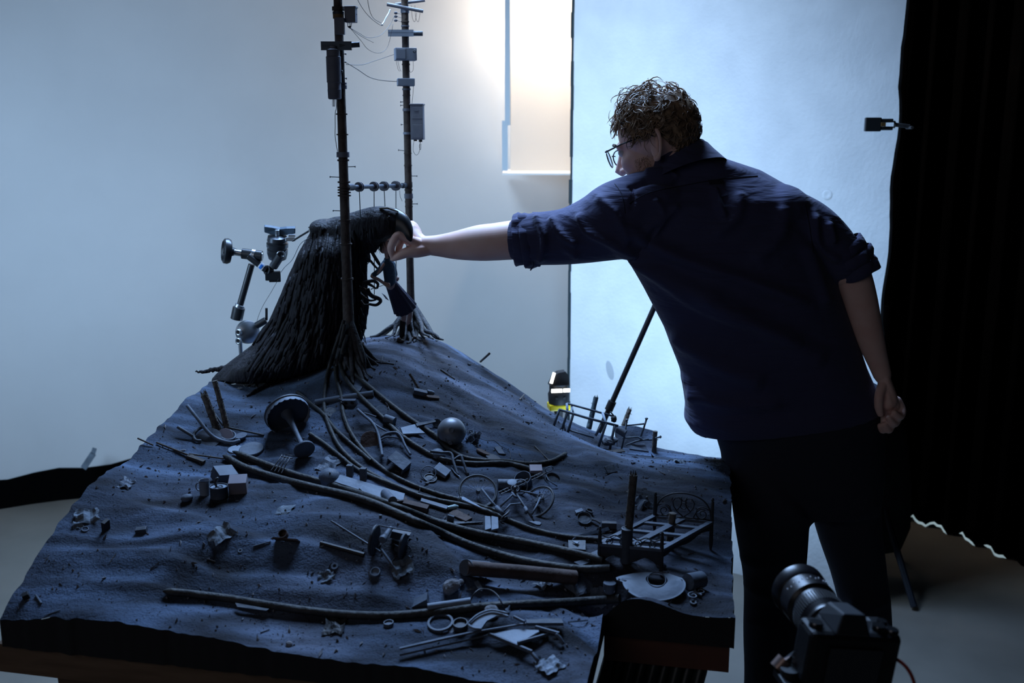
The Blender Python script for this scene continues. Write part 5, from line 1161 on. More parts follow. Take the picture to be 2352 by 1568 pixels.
def boxy(u, v, yaw, dims, label, nm='box', mt=None, cat='box', lift=0.0, tilt=None, group=None, bevel=0.0008, flat=False):
    m = MB(fr(u, v, yaw, lift, tilt, flat)); m.box((0, 0, dims[2] / 2), dims); return m.build(nm, mt or M_PAINT, label=label, cat=cat, group=group, bevel=bevel)
def crumple(u, v, r, label, mt=None, nm='crumpled_scrap', cat='paper', seed=1, flat=0.35, group='crumpled scraps'):
    rr = random.Random(seed); M = fr(u, v, rr.uniform(0, 90)); n = 9; vs = []; fs = []
    for i in range(n):
        for j in range(n):
            x = (i / (n - 1) - .5) * 2 * r; y = (j / (n - 1) - .5) * 2 * r * 0.8
            z = r * flat * (0.7 + 1.5 * NZ.noise(V((x / r * 1.6, y / r * 1.6, seed * 3.1)))); vs.append((x * (1 + .35 * NZ.noise(V((y / r * 2, seed, 0)))), y * (1 + .35 * NZ.noise(V((x / r * 2, seed, 4)))), max(z, 0)))
    for i in range(n - 1):
        for j in range(n - 1): a = i * n + j; fs.append((a, a + n, a + n + 1, a + 1))
    m = MB(M); m.add(vs, fs); m.add([(x, y, z - 0.6) for x, y, z in vs], [tuple(reversed(f_)) for f_ in fs]); return m.build(nm, mt or M_PAPER, label=label, cat=cat, group=group)
def rock(u, v, r, label, seed=2, mt=None, nm='rock', sq=0.7):
    m = MB(fr(u, v, seed * 37)); m.ell((0, 0, r * sq * 0.6), (r, r * 0.85, r * sq), nu=11, nv=7)
    p0 = [m.v[i] for i in range(len(m.v))]; c = sum(p0, V()) / len(p0); m.v = [c + (p - c) * (1 + 0.35 * NZ.noise((p - c) * 55 + V((seed, seed, 0)))) for p in p0]
    return m.build(nm, mt or mat('grey_rock', (0.12, 0.12, 0.13), 0.9, col2=(0.24, 0.24, 0.26), nscale=60, bump=0.5, bscale=120), label=label, cat='rock', group='loose rocks')
def disc(u, v, r, h, label, nm='lid', mt=None, cat='lid', lift=0.0, tilt=None, hole=0.0, rim=0.0, group=None, flat=False):
    m = MB(fr(u, v, 0, lift, tilt, flat))
    if hole: pr_ = [(hole, 0), (r, 0), (r, h), (hole, h), (hole, 0)]; m.lathe(pr_, n=26, close=False)
    elif rim: m.lathe([(0.01, 0), (r * .97, 0), (r, h * .1), (r, h), (r - rim, h), (r - rim, h * 0.55), (0.01, h * 0.55)], n=26, close=False)
    else: m.lathe([(r * .97, 0), (r, h * .15), (r, h * .85), (r * .96, h)], n=26)
    return m.build(nm, mt or M_PAINT, label=label, cat=cat, group=group, smooth=True)

# ---- cables
RB = 0.0072; RT = 0.0048
cable([(512, 1045), (560, 1072), (640, 1098), (730, 1121), (800, 1137), (860, 1156), (930, 1186), (1000, 1216), (1080, 1251), (1160, 1276), (1240, 1294), (1330, 1306), (1402, 1304)], RB * 1.1, 'thick black cable sweeping from the left to the foot of the bed', tip=1)
cable([(534, 1036), (600, 1062), (680, 1090), (760, 1112), (840, 1138), (930, 1170), (1010, 1200), (1100, 1224), (1200, 1243), (1300, 1264), (1386, 1286)], RB, 'thick black cable just above the lowest sweeping one', tip=1)
cable([(374, 1357), (430, 1362), (520, 1373), (600, 1386), (700, 1401), (800, 1411), (900, 1413), (1000, 1405), (1100, 1394), (1200, 1388), (1300, 1383), (1424, 1374)], RB * 1.05, 'long pointed black cable lying along the front of the landscape', tip=1, taper=(0.9, 1.1))
cable([(790, 735, 2.425), (778, 775, 2.42), (766, 810, 2.41), (752, 860), (745, 915), (747, 948), (757, 980), (782, 1028), (830, 1073), (890, 1106), (950, 1133), (1005, 1148), (1060, 1158), (1110, 1170), (1165, 1192), (1230, 1216), (1300, 1231), (1398, 1240)], RT, 'cable curving farthest left from the near pole, then under the bicycle')
cable([(792, 745, 2.42), (782, 790, 2.41), (771, 830), (773, 870), (783, 905), (790, 955), (810, 1000), (842, 1042), (885, 1080), (940, 1110), (1000, 1132), (1055, 1147), (1110, 1164), (1152, 1176)], RT, 'second cable from the left running down from the near pole')
cable([(796, 770, 2.42), (786, 810, 2.40), (782, 838), (796, 872), (830, 912), (872, 952), (920, 998), (970, 1032), (1010, 1052), (1045, 1060), (1100, 1064), (1150, 1062), (1190, 1068), (1224, 1078)], RT * 1.1, 'cable running diagonally from the pole past the grey sphere')
cable([(802, 800, 2.42), (808, 845), (830, 872), (855, 893), (885, 918), (940, 960), (1000, 1000), (1030, 1030), (1065, 1050), (1110, 1057), (1160, 1059), (1215, 1065), (1262, 1060), (1285, 1050), (1302, 1040)], RT * 1.15, 'rightmost pole cable with an upturned tip on the slope', tip=2)
cable([(683, 900), (712, 925), (742, 950), (770, 985), (810, 1022), (852, 1058)], RT, 'short cable crossing behind the overturned pedestal table')
cable([(712, 996), (742, 1016), (775, 1042), (812, 1072), (850, 1092), (900, 1112), (960, 1134)], RT, 'cable starting beside the table base and passing two square posts')
m = MB(); c = G(1055, 1148, 0.006); d_ = (G(1075, 1152, 0.006) - c).normalized()
for i in (-1, 0, 1): m.ring(c + d_ * 0.0022 * i, d_, 0.0075, 0.0012, 16, 5)
m.tube([c + V((0, 0, 0.008)), c + V((0.002, -0.001, 0.014))], 0.0009, 5)
m.build('wire_tie', M_METAL, label='small wire tie binding two cables together', cat='tie')
# ---- pipes
m = MB(); a = G(1072, 1304, 0.015); b = G(1322, 1326, 0.015); m.tube([a, lerp(a, b, .5) + V((0, 0, 0.001)), b], S(17, a), 20); m.build('rusty_pipe', M_BROWN, label='thick rusty brown pipe lying in the hollow', cat='pipe', smooth=True)
m = MB(); a = G(1070, 1303, 0.018); b = G(1120, 1307, 0.018); m.tube([a, b], S(18.5, a), 20); m.build('pipe_sleeve', M_PAINT, label='pale sleeve on the left end of the rusty pipe', cat='pipe', smooth=True)
a = G(725, 925, 0.006); b = G(858, 903, 0.006); m = MB(); m.tube([a, lerp(a, b, .35), lerp(a, b, .7), b], [S(8, a), S(8.5, a), S(8, a), S(7, a)], 14); m.build('rolled_tube', M_PAINT, label='grey rolled tube lying under the pole cables', cat='tube', smooth=True)
a = G(982, 1394, 0.015); b = G(1081, 1380, 0.015); m = MB(); m.tube([a, b], S(8.5, a), 16); m.build('pale_tube', M_PALE, label='short pale tube lying behind the front cable', cat='tube', smooth=True)

# ---- left group: posts, bent tubes, bowls
stick((497, 988), (468, 906), 9, 'short hollow wooden post standing among bent tubes', 'broken_post', M_BROWN, 'post', lb=0.082, group='broken posts', broken=True, n=12) if False else None
def post(bu, bv, tu, tv, r, label, hollow=False, mt=None, jag=True, lean=0.0):
    A = G(bu, bv, -0.004); B = at(tu, tv, A.y + lean); k = S(1, A); d = (B - A).normalized(); m = MB(); n = 7
    pts = [lerp(A, B, i / n) for i in range(n + 1)]; m.tube(pts, [r * k * (1.06 - 0.12 * i / n + 0.05 * math.sin(i * 2.1)) for i in range(n + 1)], 14, cap=True)
    u1, w1 = perp(d)
    if jag:
        for j in range(9):
            a_ = 2 * math.pi * j / 9; o = B + (u1 * math.cos(a_) + w1 * math.sin(a_)) * r * k * 0.7; m.tube([o - d * r * k * .6, o + d * r * k * random.uniform(0.2, 1.4)], [r * k * 0.3, r * k * 0.04], 4)
    o = m.build('broken_post', mt or mat('bark_post', (0.06, 0.05, 0.043), 0.85, col2=(0.15, 0.13, 0.11), nscale=70, bump=0.7, bscale=110), label=label, cat='post', group='broken posts', smooth=True)
    if hollow:
        m = MB(); m.tube([B - d * 0.002, B + d * 0.0008], r * k * 0.62, 12); m.build('hollow', M_BLACK, o)
    for j in range(4):
        q = lerp(A, B, 0.25 + 0.18 * j) + (u1 * math.cos(j * 2.4) + w1 * math.sin(j * 2.4)) * r * k; m = MB(); m.tube([q, q + (q - lerp(A, B, 0.25 + 0.18 * j)) * 0.6], [0.0012, 0.0006], 5); m.build('knot', M_DKWOOD, o)
    return o
post(500, 988, 469, 906, 8.5, 'short hollow bark post standing at the far left', True)
post(523, 986, 493, 874, 6.5, 'taller bark post leaning at the far left', jag=False)
post(1437, 1288, 1455, 1090, 9.5, 'tall jagged broken post standing through the bed frame', mt=mat('dark_bark', (0.05, 0.045, 0.042), 0.85, col2=(0.10, 0.09, 0.08), nscale=70, bump=0.7, bscale=110))
post(1536, 1262, 1545, 1178, 8.5, 'short bark post standing inside the bed frame', jag=False)
post(1352, 985, 1369, 912, 6, 'bluish splintered post standing in the rear cart', mt=mat('teal_bark', (0.07, 0.11, 0.13), 0.8, col2=(0.12, 0.17, 0.19), nscale=60, bump=0.6), lean=0.02)
post(1432, 978, 1446, 940, 5.5, 'dark splintered stump behind the rear cart', lean=0.02)
post(1502, 1040, 1505, 990, 5.5, 'dark upright post at the right end of the rear cart', jag=False)
A = G(1437, 1290, 0); m = MB(); k = S(1, A); B = at(1441, 1214, A.y); m.tube([A, B], 13.5 * k, 20); o = m.build('pipe_sleeve', M_DARK, label='dark pipe sleeve around the foot of the tall broken post', cat='pipe', smooth=True)
m = MB(); m.ring(B, (B - A), 12.5 * k, 1.6 * k, 24, 6); m.build('rim', M_METAL, o, smooth='all')
# overturned bent-tube chair
c = G(500, 1008); t = thing('tubular_chair', c, 'overturned chair of bent grey tubes below the two bark posts', 'chair'); k = S(1, c)
def arc(nm, pts, r, par, mt=M_PAINT):
    P_ = [V(p) for p in smooth_path([tuple(hit(u, v, l)) for u, v, l in pts], 5)]; m = MB(); m.tube(P_, r * k, 8); return m.build(nm, mt, par, smooth='all')
arc('leg', [(430, 931, 0.05), (455, 962, 0.04), (478, 992, 0.02), (500, 1008, 0.008), (530, 1016, 0.006), (551, 1011, 0.006)], 4.2, t); arc('leg', [(408, 980, 0.02), (430, 993, 0.014), (448, 1004, 0.006)], 3.8, t, M_DARK)
arc('back_hoop', [(474, 976, 0.02), (455, 986, 0.012), (445, 998, 0.008), (449, 1010, 0.006), (462, 1012, 0.006)], 3.6, t, M_DARK); arc('seat_hoop', [(500, 1000, 0.01), (520, 1010, 0.008), (538, 1006, 0.008), (540, 996, 0.01), (528, 988, 0.012)], 2.6, t)
m = MB(fr(480, 1008, 0, 0.004, (-0.1, -0.6, 0))); m.lathe([(28, 0), (29, 2), (28, 4)], n=26); m.build('seat', M_DARK, t, smooth=True)
m = MB(fr(515, 1003, 0, 0.006, (0, -0.9, 0))); m.lathe([(20, 0), (21, 1.5), (20, 3)], n=26); m.build('seat_pad', mat('dull_maroon', (0.10, 0.075, 0.085), 0.8), t, smooth=True)
m = MB(fr(556, 1008, 0, 0.0)); m.lathe([(4, 0), (9, 2), (13, 7), (14, 10), (13.5, 10.5), (0.01, 10.2)], n=22, close=False); m.build('bowl', M_PAINT, label='small grey bowl beside the bent tube chair', cat='bowl', smooth=True)
disc(578, 1034, 28, 6, 'flat round grey stone slab above the two cable ends', 'stone_slab', M_PAINT, 'slab'); disc(542, 1034, 18, 4, 'smaller flat stone touching the cable tips', 'stone_slab', M_PALE, 'slab')
stick((527, 982), (606, 999), 2.2, 'dark thin stick pointing right from the bark posts', mt=M_BLACK, la=0.01, lb=0.002); stick((490, 945), (513, 978), 2.5, 'pale strut leaning between the two bark posts', mt=M_PAINT, la=0.03, lb=0.005)
stick((316, 1006), (352, 1022), 2.0, 'dark splinter overhanging the left edge of the set', mt=M_DKWOOD, la=0.012, lb=0.004); stick((360, 1016), (436, 1046), 2.6, 'long dark stick on the left slope', mt=M_DKWOOD, la=0.004, lb=0.005); stick((434, 1042), (514, 1053), 2.0, 'thin dark rod reaching to the cable tips', mt=M_DKWOOD, la=0.006, lb=0.008)
plate([(428, 1046), (437, 1041), (472, 1056), (466, 1060)], 0.006, 'dark wedge of wood under the left sticks', 'wood_wedge', M_DKWOOD, 'wood', lift=0.007)
# ---- overturned pedestal table
bs = G(700, 1052, 0.0) + V((0, 0, 0.020)); ax = V((-0.30, 0.80, 0.52)).normalized(); k = S(1, bs); t = thing('pedestal_table', G(690, 1055), 'overturned round pedestal table with scalloped apron, on its side', 'table')
tc = bs + ax * 0.135; tc = at(660, 950, tc.y)
ax = (tc - bs).normalized()
m = MB(); m.lathe([(24 * k, -2 * k), (25 * k, 0), (24.5 * k, 3 * k), (8 * k, 6 * k)], bs, ax, 28); m.build('foot_disc', M_PAINT, t, smooth=True)
m = MB(); L_ = (tc - bs).length; m.lathe([(9 * k, 3 * k), (6.5 * k, 8 * k), (5.5 * k, L_ * .4), (6.5 * k, L_ * .7), (10 * k, L_ * .9), (16 * k, L_)], bs, ax, 16); m.build('column', M_PAINT, t, smooth=True)
m = MB(); R_ = 55 * k; m.lathe([(R_ * .98, 0), (R_, 1 * k), (R_, 5 * k), (R_ * .97, 6 * k)], tc, ax, 48); m.build('table_top', M_DARK, t, smooth=True)
m = MB(); u1, w1 = perp(ax); n = 24; vs = []; fs = []; sub_ = 6
for j in range(n * sub_):
    a_ = 2 * math.pi * j / (n * sub_); dr = u1 * math.cos(a_) + w1 * math.sin(a_); dp = 9 * k + 3.5 * k * abs(math.sin(math.pi * j / sub_)); vs += [tc + dr * R_ * .96, tc + dr * R_ * .95 - ax * dp, tc + dr * R_ * .925 - ax * dp, tc + dr * R_ * .93]
q = n * sub_
for j in range(q):
    for i in range(3): a_ = j * 4 + i; b_ = ((j + 1) % q) * 4 + i; fs.append((a_, b_, b_ + 1, a_ + 1))
m.add(vs, fs); m.build('apron', M_PALE, t, label='scalloped pale apron under the table top')
# ---- claw fork over the cables
c = G(660, 1058, 0.012); t = thing('claw_fork', c, 'bent four-tined claw fork hooked over the two thick cables', 'fork')
for j in range(4): arc('tine', [(648 + j * 6, 1044 + j * 2, 0.026), (640 + j * 6.5, 1056 + j * 2, 0.024), (632 + j * 7, 1068 + j * 2, 0.017), (622 + j * 8, 1081 + j * 2, 0.012)], 1.3, t, M_IRON)
arc('bar', [(645, 1047, 0.025), (656, 1050, 0.026), (672, 1052, 0.025)], 1.6, t, M_IRON); arc('handle_stub', [(655, 1043, 0.026), (690, 1050, 0.012)], 1.0, t, M_IRON)
# ---- boxes and mug cluster
boxy(512, 1104, 38, (46, 40, 30), 'tilted square box with a bright lid behind the mug', mt=M_PAINT, tilt=(0.25, -0.2, 0)); boxy(549, 1126, 8, (40, 34, 34), 'brownish square box right of the paint can', mt=mat('dull_mauve', (0.17, 0.15, 0.17), 0.8, col2=(0.2, 0.18, 0.2)), tilt=(0.05, -0.15, 0))
M = fr(471, 1136, -8, 0, None, True); t = thing('mug', M.translation, 'dented grey mug standing next to the paint can', 'mug'); m = MB(M); m.lathe([(10, 0), (11, 1), (12, 16), (11.5, 34), (12.5, 35), (11, 35), (10.5, 20), (0.01, 6)], n=24, close=False); m.build('cup', M_PALE, t, smooth=True)
m = MB(M); m.ring((-13, 0, 19), (0, 1, 0), 8, 1.6, 16, 6, e=1.2); m.build('handle', M_PALE, t, smooth='all'); m = MB(M); m.ring((0, 0, 35), (0, 0, 1), 12, 0.8, 24, 5); m.build('rim', M_IRON, t)
M = fr(504, 1142, 0, 0, None, True); t = thing('paint_can', M.translation, 'open paint can with a brush stuck in it', 'can'); m = MB(M); m.lathe([(19, 0), (20, 1), (20, 26), (21, 28), (19, 28), (18.5, 24), (0.01, 24)], n=28, close=False); m.build('can', M_DARK, t, smooth=True)
m = MB(M); m.lathe([(0.01, 25.5), (18.6, 25.5)], n=26, close=False); m.build('paint', M_PALE, t); m = MB(M); m.tube([(-4, -2, 24), (-7, -3, 36), (-3, -3, 46), (1, -2, 48)], [3, 3.2, 3.4, 2.2], 8); m.build('brush', M_IRON, t, smooth='all'); m = MB(M); m.ring((5, -4, 27), (0.2, -0.3, 1), 5, 1.6, 14, 5); m.build('lid_ring', M_DARK, t)
m = MB(fr(431, 1149, 20)); m.ell((0, 0, 7), (14, 11, 8.5), nu=18, nv=10); o = m.build('walnut', M_PAINT, label='small walnut-shaped ball left of the mug', cat='ball', smooth='all'); m = MB(fr(431, 1149, 20)); m.ring((0, 0, 7), (0, 1, 0.2), 11.5, 0.9, 24, 5, e=0.66); m.build('seam', M_DARK, o)
# ---- hill-front small things
crumple(200, 1188, 26, 'crumpled pale paper on the far left slope', seed=3); crumple(180, 1206, 12, 'small torn paper below the far left paper', seed=4); crumple(508, 1228, 26, 'crumpled foil scrap on the lower left mound', seed=5); crumple(655, 1172, 20, 'white torn leaf-like scrap in the middle left', seed=6, flat=0.2)
crumple(925, 1306, 26, 'curled foil scrap at the end of the leaning rods', seed=7); crumple(750, 1325, 18, 'folded scrap above the long front cable', seed=8); crumple(1265, 1532, 28, 'pale paper rag at the front right corner', seed=9, mt=M_PALE); crumple(1240, 1522, 14, 'small grey rag beside the front right rag', seed=10); crumple(1470, 1158, 22, 'thin grey scrap behind the tall broken post', seed=12, mt=M_PAINT)
crumple(1150, 1402, 22, 'crumbly grey scrap above the wooden chair', seed=14, mt=M_PAINT); crumple(290, 1112, 18, 'shell-like curled scrap on the upper left slope', seed=15, mt=M_PAINT); crumple(1328, 1345, 30, 'jagged strip of bark right of the rusty pipe', seed=16, mt=M_PAINT, flat=0.25); crumple(1250, 1342, 20, 'jagged bark chip below the rusty pipe', seed=17, mt=M_DARK); crumple(1560, 1062, 16, 'crumpled pale scrap near the back edge', seed=18)
crumple(755, 1068, 26, 'torn grey sheet lying below the table base', seed=19, mt=M_PAINT, flat=0.15); crumple(1085, 1010, 18, 'tangled grey shavings right of the sphere', seed=20, mt=M_PAINT, flat=0.6)
boxy(244, 1216, 70, (18, 10, 26), 'small dark upright block on the left slope', 'block', M_BLACK, 'block', group='small blocks'); boxy(326, 1222, 5, (25, 14, 12), 'small grey-topped block at the left of the mound', 'block', M_DARK, 'block', group='small blocks')
boxy(62, 1372, 30, (14, 12, 14), 'dark chip near the front left corner', 'block', M_BLACK, 'block', group='small blocks'); stick((82, 1366), (95, 1385), 2.4, 'pale splinter near the front left corner', mt=M_PAINT, la=0.002, lb=0.002, group='thin splinters'); stick((102, 1413), (140, 1400), 1.2, 'long pale match-like splinter at the left front edge', mt=M_PAINT, la=0.002, lb=0.002, group='thin splinters')
disc(769, 1300, 8.5, 3, 'small round washer above the folded scrap', 'washer', M_PAINT, 'washer', hole=4); disc(552, 1264, 5, 1.5, 'tiny ring on the lower left mound', 'washer', M_PALE, 'washer', hole=3); disc(863, 1316, 11.5, 9, 'small round tin lid standing out on the mound', 'round_tin', M_PALE, 'tin', rim=2); disc(893, 1436, 11.5, 9, 'tiny cup in front of the long cable', 'cup', M_PAINT, 'cup', rim=2)
for u_, v_, l_ in ((196, 1215, 'thin ring fragment on the far left slope'),): disc(u_, v_, 8, 2, l_, 'washer', M_PAINT, 'washer', hole=6)
# pot on a tipped board
t = thing('tipped_board', G(658, 1243), 'small tipped board with an open pot standing behind it', 'board'); p0 = fr(660, 1246, -12, 0.0)
m = MB(p0); m.box((0, 0, 10), (60, 3, 22), MX.Rotation(0.5, 3, 'X')); m.build('panel', M_BROWN, t); m = MB(p0); m.lathe([(8, 14), (10, 16), (10.5, 30), (9, 30), (8.5, 18), (0.01, 16)], (-6, 12, 0), (0, -0.35, 1), 20, close=False); m.build('pot', M_BROWN, t, smooth=True)
stick((582, 1254), (622, 1243), 1.6, 'thin pale splinter left of the tipped board', mt=M_PAINT, la=0.002, lb=0.002, group='thin splinters'); stick((736, 1246), (836, 1274), 4.5, 'charred dark stick on the mound above the tin lid', mt=M_BLACK, la=0.003, lb=0.004, taper=1.3)
stick((761, 1196), (876, 1268), 2.6, 'long thin grey rod leaning across the cable drum', mt=M_PAINT, la=0.014, lb=0.010); stick((876, 1262), (913, 1312), 3.4, 'short grey rod leading down to the foil scrap', mt=M_PAINT, la=0.012, lb=0.004)
# cable drum
A = G(858, 1240, 0.03); B = A + V((0.056, -0.012, -0.006)); d = (B - A).normalized(); k = S(1, A); t = thing('cable_drum', G(872, 1250), 'broken cable drum with two round flanges on the mound', 'drum')
m = MB(); m.lathe([(34 * k, -2 * k), (36 * k, 0), (36 * k, 3 * k), (34 * k, 5 * k)], A, d, 32); m.build('flange', M_DARK, t, smooth=True); m = MB(); m.lathe([(28 * k, -2 * k), (29 * k, 0), (28 * k, 3 * k)], B, d, 32); m.build('flange', M_DARK, t, smooth=True)
C_ = at(878, 1240, A.y - 0.03); D_ = at(898, 1212, A.y + 0.01); m = MB(); m.tube([C_, lerp(C_, D_, .15), lerp(C_, D_, .3), D_], [9 * k, 9.5 * k, 6.5 * k, 5.5 * k], 16); m.build('spindle', M_PAINT, t, smooth=True); m = MB(); m.tube([at(874, 1190, A.y), at(874, 1182, A.y)], 3.5 * k, 10); m.build('nut', M_PAINT, t); m = MB(); m.tube([at(870, 1206, A.y), at(905, 1213, A.y - .02), at(944, 1220, A.y - .02)], 1.6 * k, 6); m.build('tie_rod', M_PAINT, t)
plate([(905, 1212), (945, 1222), (938, 1236), (900, 1228)], 0.012, 'tilted dark plate behind the cable drum', 'scrap_plate', M_DARK, 'plate', lifts=[0.02, 0.02, 0.004, 0.004])
p = G(934, 1262, 0.01); m = MB(); m.ring(p, (0.15, -0.8, 0.5), S(9.5, p), S(1.4, p), 22, 6); m.tube([p + V((-0.008, 0, 0.003)), p + V((-0.022, 0.004, 0.008))], S(1.4, p), 6); m.build('key_ring', M_PAINT, label='small ring key standing right of the cable drum', cat='ring', smooth='all')
disc(913, 1262, 7, 5, 'little round knob beside the ring key', 'knob_piece', M_DARK, 'knob')
# ---- long pale board with helmet and posts
plate([(758, 1103), (782, 1091), (930, 1134), (926, 1146), (900, 1146)], 0.004, 'long pale board lying under the cables', 'board', M_PALE, 'board', lift=0.012); plate([(826, 1128), (835, 1122), (892, 1140), (886, 1152)], 0.004, 'narrow pale board peeking out below the long one', 'board', M_PALE, 'board', lift=0.006)
m = MB(fr(757, 1102, 0, 0, (0.2, -0.2, 0))); m.lathe([(26, 0), (25.5, 8), (22, 17), (14, 24), (5, 27), (0.01, 27.5)], n=28, close=False); o = m.build('helmet', M_PAINT, label='round domed helmet at the left end of the pale board', cat='helmet', smooth=True); m = MB(fr(757, 1102, 0, 0, (0.2, -0.2, 0))); m.ell((0, -3, 27.5), (2, 2, 2), nu=8, nv=5); m.build('rivet', M_IRON, o)
boxy(804, 1094, -8, (14, 14, 28), 'square grey post left of its twin on the pale board', 'square_post', M_DARK, 'post', flat=True); boxy(835, 1103, -8, (14, 14, 30), 'square grey post right of its twin on the pale board', 'square_post', M_DARK, 'post', flat=True)
for u_, v_, nm in ((804, 1066, 0), (835, 1073, 0)): pass
a = G(884, 1132, 0.016); b = G(902, 1150, 0.012); m = MB(); m.tube([a, b], S(10, a), 18); m.build('tin_roll', M_PAINT, label='short grey tin roll on the right end of the pale board', cat='can', smooth=True)
boxy(918, 1154, 10, (36, 14, 10), 'dark brick beside the tin roll', 'dark_brick', M_BROWN, 'brick', group='dark bricks'); boxy(955, 1166, -16, (60, 16, 12), 'long dark brick under the sweeping cables', 'dark_brick', M_BROWN, 'brick', group='dark bricks')
plate([(938, 1148), (962, 1154), (955, 1164), (932, 1158)], 0.004, 'pale square chip next to the dark bricks', 'tile', M_PAINT, 'tile'); plate([(968, 1143), (1030, 1161), (1026, 1168), (966, 1150)], 0.004, 'narrow grey plank among the cables', 'plank', M_PAINT, 'plank', lift=0.008)
m = MB(); a = G(1028, 1166, 0.006); b = G(1052, 1163, 0.006); m.tube([a, lerp(a, b, .7), b], [S(4, a), S(6.5, a), S(3, a)], 12); m.build('small_bottle', mat('pale_green_glass', (0.3, 0.4, 0.4), 0.3), label='small pale greenish bottle under the cables', cat='bottle', smooth=True)
plate([(1046, 1168), (1085, 1188), (1070, 1196), (1030, 1178)], 0.005, 'brownish plank behind the thick cable', 'plank', M_BROWN, 'plank'); plate([(1057, 1134), (1066, 1139), (1118, 1170), (1060, 1150)], 0.003, 'pale triangular shard below the front wheel', 'shard', M_PALE, 'shard', lift=0.01)
for i, (u0, l) in enumerate(((1113, 'left'), (1128, 'right'))):
    plate([(u0 + 1, 1184), (u0 + 13 + i * 3, 1185 + i * 2), (u0 + 15 + i * 2, 1212), (u0 + 1, 1217)], 0.006, l + ' half of the pale split block by the handlebar', 'split_block', M_PALE, 'block', lift=0.014)
boxy(1034, 1196, 80, (5, 16, 18), 'tiny upright bracket beside the thick cable', 'bracket', M_PAINT, 'bracket'); plate([(1000, 1190), (1040, 1196), (1110, 1198), (1030, 1204)], 0.003, 'dark flat sheet behind the split block', 'scrap_plate', M_DARK, 'plate')
# ---- junk under the pole cables
M = fr(805, 929, -14, 0.0, None); t = thing('hinge_block', M.translation, 'grey bracket with two round holes under the pole cables', 'bracket'); m = MB(M); m.box((0, 0, 7), (34, 8, 15)); m.build('plate', M_PAINT, t, bevel=0.0006)
for x in (-8, 8): m = MB(M); m.tube([(x, -4.6, 8), (x, -3, 8)], 4.2, 14); m.build('hole', M_BLACK, t)
m = MB(M); m.tube([(-18, 0, 12), (-24, -2, 18)], 2, 6); m.build('pin', M_PAINT, t)
disc(760, 948, 14, 4, 'dark round cap lying left of the bracket', 'round_disc', M_DARK, 'cap', tilt=(0.5, -0.3, 0)); disc(876, 944, 14, 3, 'round grey disc between two pole cables', 'round_disc', M_PAINT, 'cap', tilt=(0.2, -0.6, 0)); a = G(884, 960, 0.01); b = G(906, 968, 0.01); m = MB(); m.tube([a, b], S(10, a), 18); m.build('jar', M_PAINT, label='short grey jar lying between two pole cables', cat='jar', smooth=True)
plate([(815, 882), (832, 888), (826, 898), (808, 890)], 0.003, 'small grey tile under the roots', 'tile', M_PAINT, 'tile')
stick((941, 858), (964, 896), 3.2, 'small leaning peg on the bare upper slope', 'peg', M_DKWOOD, 'peg', la=0.03, lb=0.002, group=None); boxy(963, 905, 10, (32, 12, 11), 'small grey block at the foot of the leaning peg', 'block', M_PAINT, 'block', group='small blocks'); a = G(980, 899, 0.007); b = G(996, 903, 0.006); m = MB(); m.tube([a, lerp(a, b, .5), b], [S(5, a), S(6, a), S(4.5, a)], 12); m.build('spool', M_PALE, label='pale little spool next to the leaning peg', cat='spool', smooth=True)
plate([(970, 905), (1008, 908), (1010, 914), (985, 913)], 0.003, 'dark shingle under the pale spool', 'shingle', M_BROWN, 'shingle', lift=0.006)
def bent(pts, r, label, mt=M_PAINT, nm='bent_rod'):
    P_ = [V(p) for p in smooth_path([tuple(hit(u, v, l)) for u, v, l in pts], 5)]; m = MB(); m.tube(P_, r * S(1, P_[0]), 8); return m.build(nm, mt, label=label, cat='rod', group='bent rods in the junk heap', smooth='all')
bent([(821, 940, 0.02), (838, 955, 0.022), (855, 970, 0.022), (868, 995, 0.02), (874, 1022, 0.016), (878, 1047, 0.008)], 3.4, 'curved grey branch in the junk heap left of the box'); bent([(836, 948, 0.018), (852, 953, 0.016), (864, 957, 0.012)], 2.2, 'short grey twig joining the curved branch'); bent([(850, 965, 0.016), (870, 980, 0.016), (888, 990, 0.012)], 2.2, 'straight grey twig below the curved branch')
bent([(873, 1004, 0.014), (890, 995, 0.018), (910, 993, 0.018), (922, 1004, 0.016), (930, 1022, 0.012), (943, 1044, 0.006)], 3.0, 'hooked grey rod right of the curved branch'); bent([(873, 1010, 0.012), (890, 1003, 0.014), (915, 1006, 0.012), (928, 1014, 0.01)], 2.2, 'thin hoop strip inside the hooked rod')
plate([(868, 990), (900, 992), (912, 996), (870, 998)], 0.003, 'narrow grey slat across the hooked rod', 'slat_piece', M_PAINT, 'slat', lift=0.016); plate([(920, 982), (952, 974), (976, 994), (926, 995)], 0.004, 'pale flat panel left of the grey sphere', 'panel', M_PALE, 'panel', lift=0.012)
plate([(955, 972), (1000, 964), (1001, 968), (958, 978)], 0.004, 'dark plank behind the pale panel', 'plank', M_DARK, 'plank', lift=0.016); disc(850, 1012, 22, 6, 'dark round hatch in the junk heap', 'hatch', M_BROWN, 'hatch', tilt=(0.2, -0.9, 0), lift=0.004)
# tilted open box
M = fr(914, 1072, -38, 0.002, (0.2, -0.25, 0)); t = thing('tray_box', M.translation, 'tilted hollow box between the middle cables', 'box'); m = MB(M); m.box((0, 0, 26), (46, 30, 3)); m.build('top_panel', M_PAINT, t)
for x in (-21.5, 21.5): m = MB(M); m.box((x, 0, 13), (3, 30, 25)); m.build('side_panel', M_PAINT, t)
m = MB(M); m.box((0, 13.5, 13), (44, 3, 25)); m.build('back_panel', M_DARK, t)
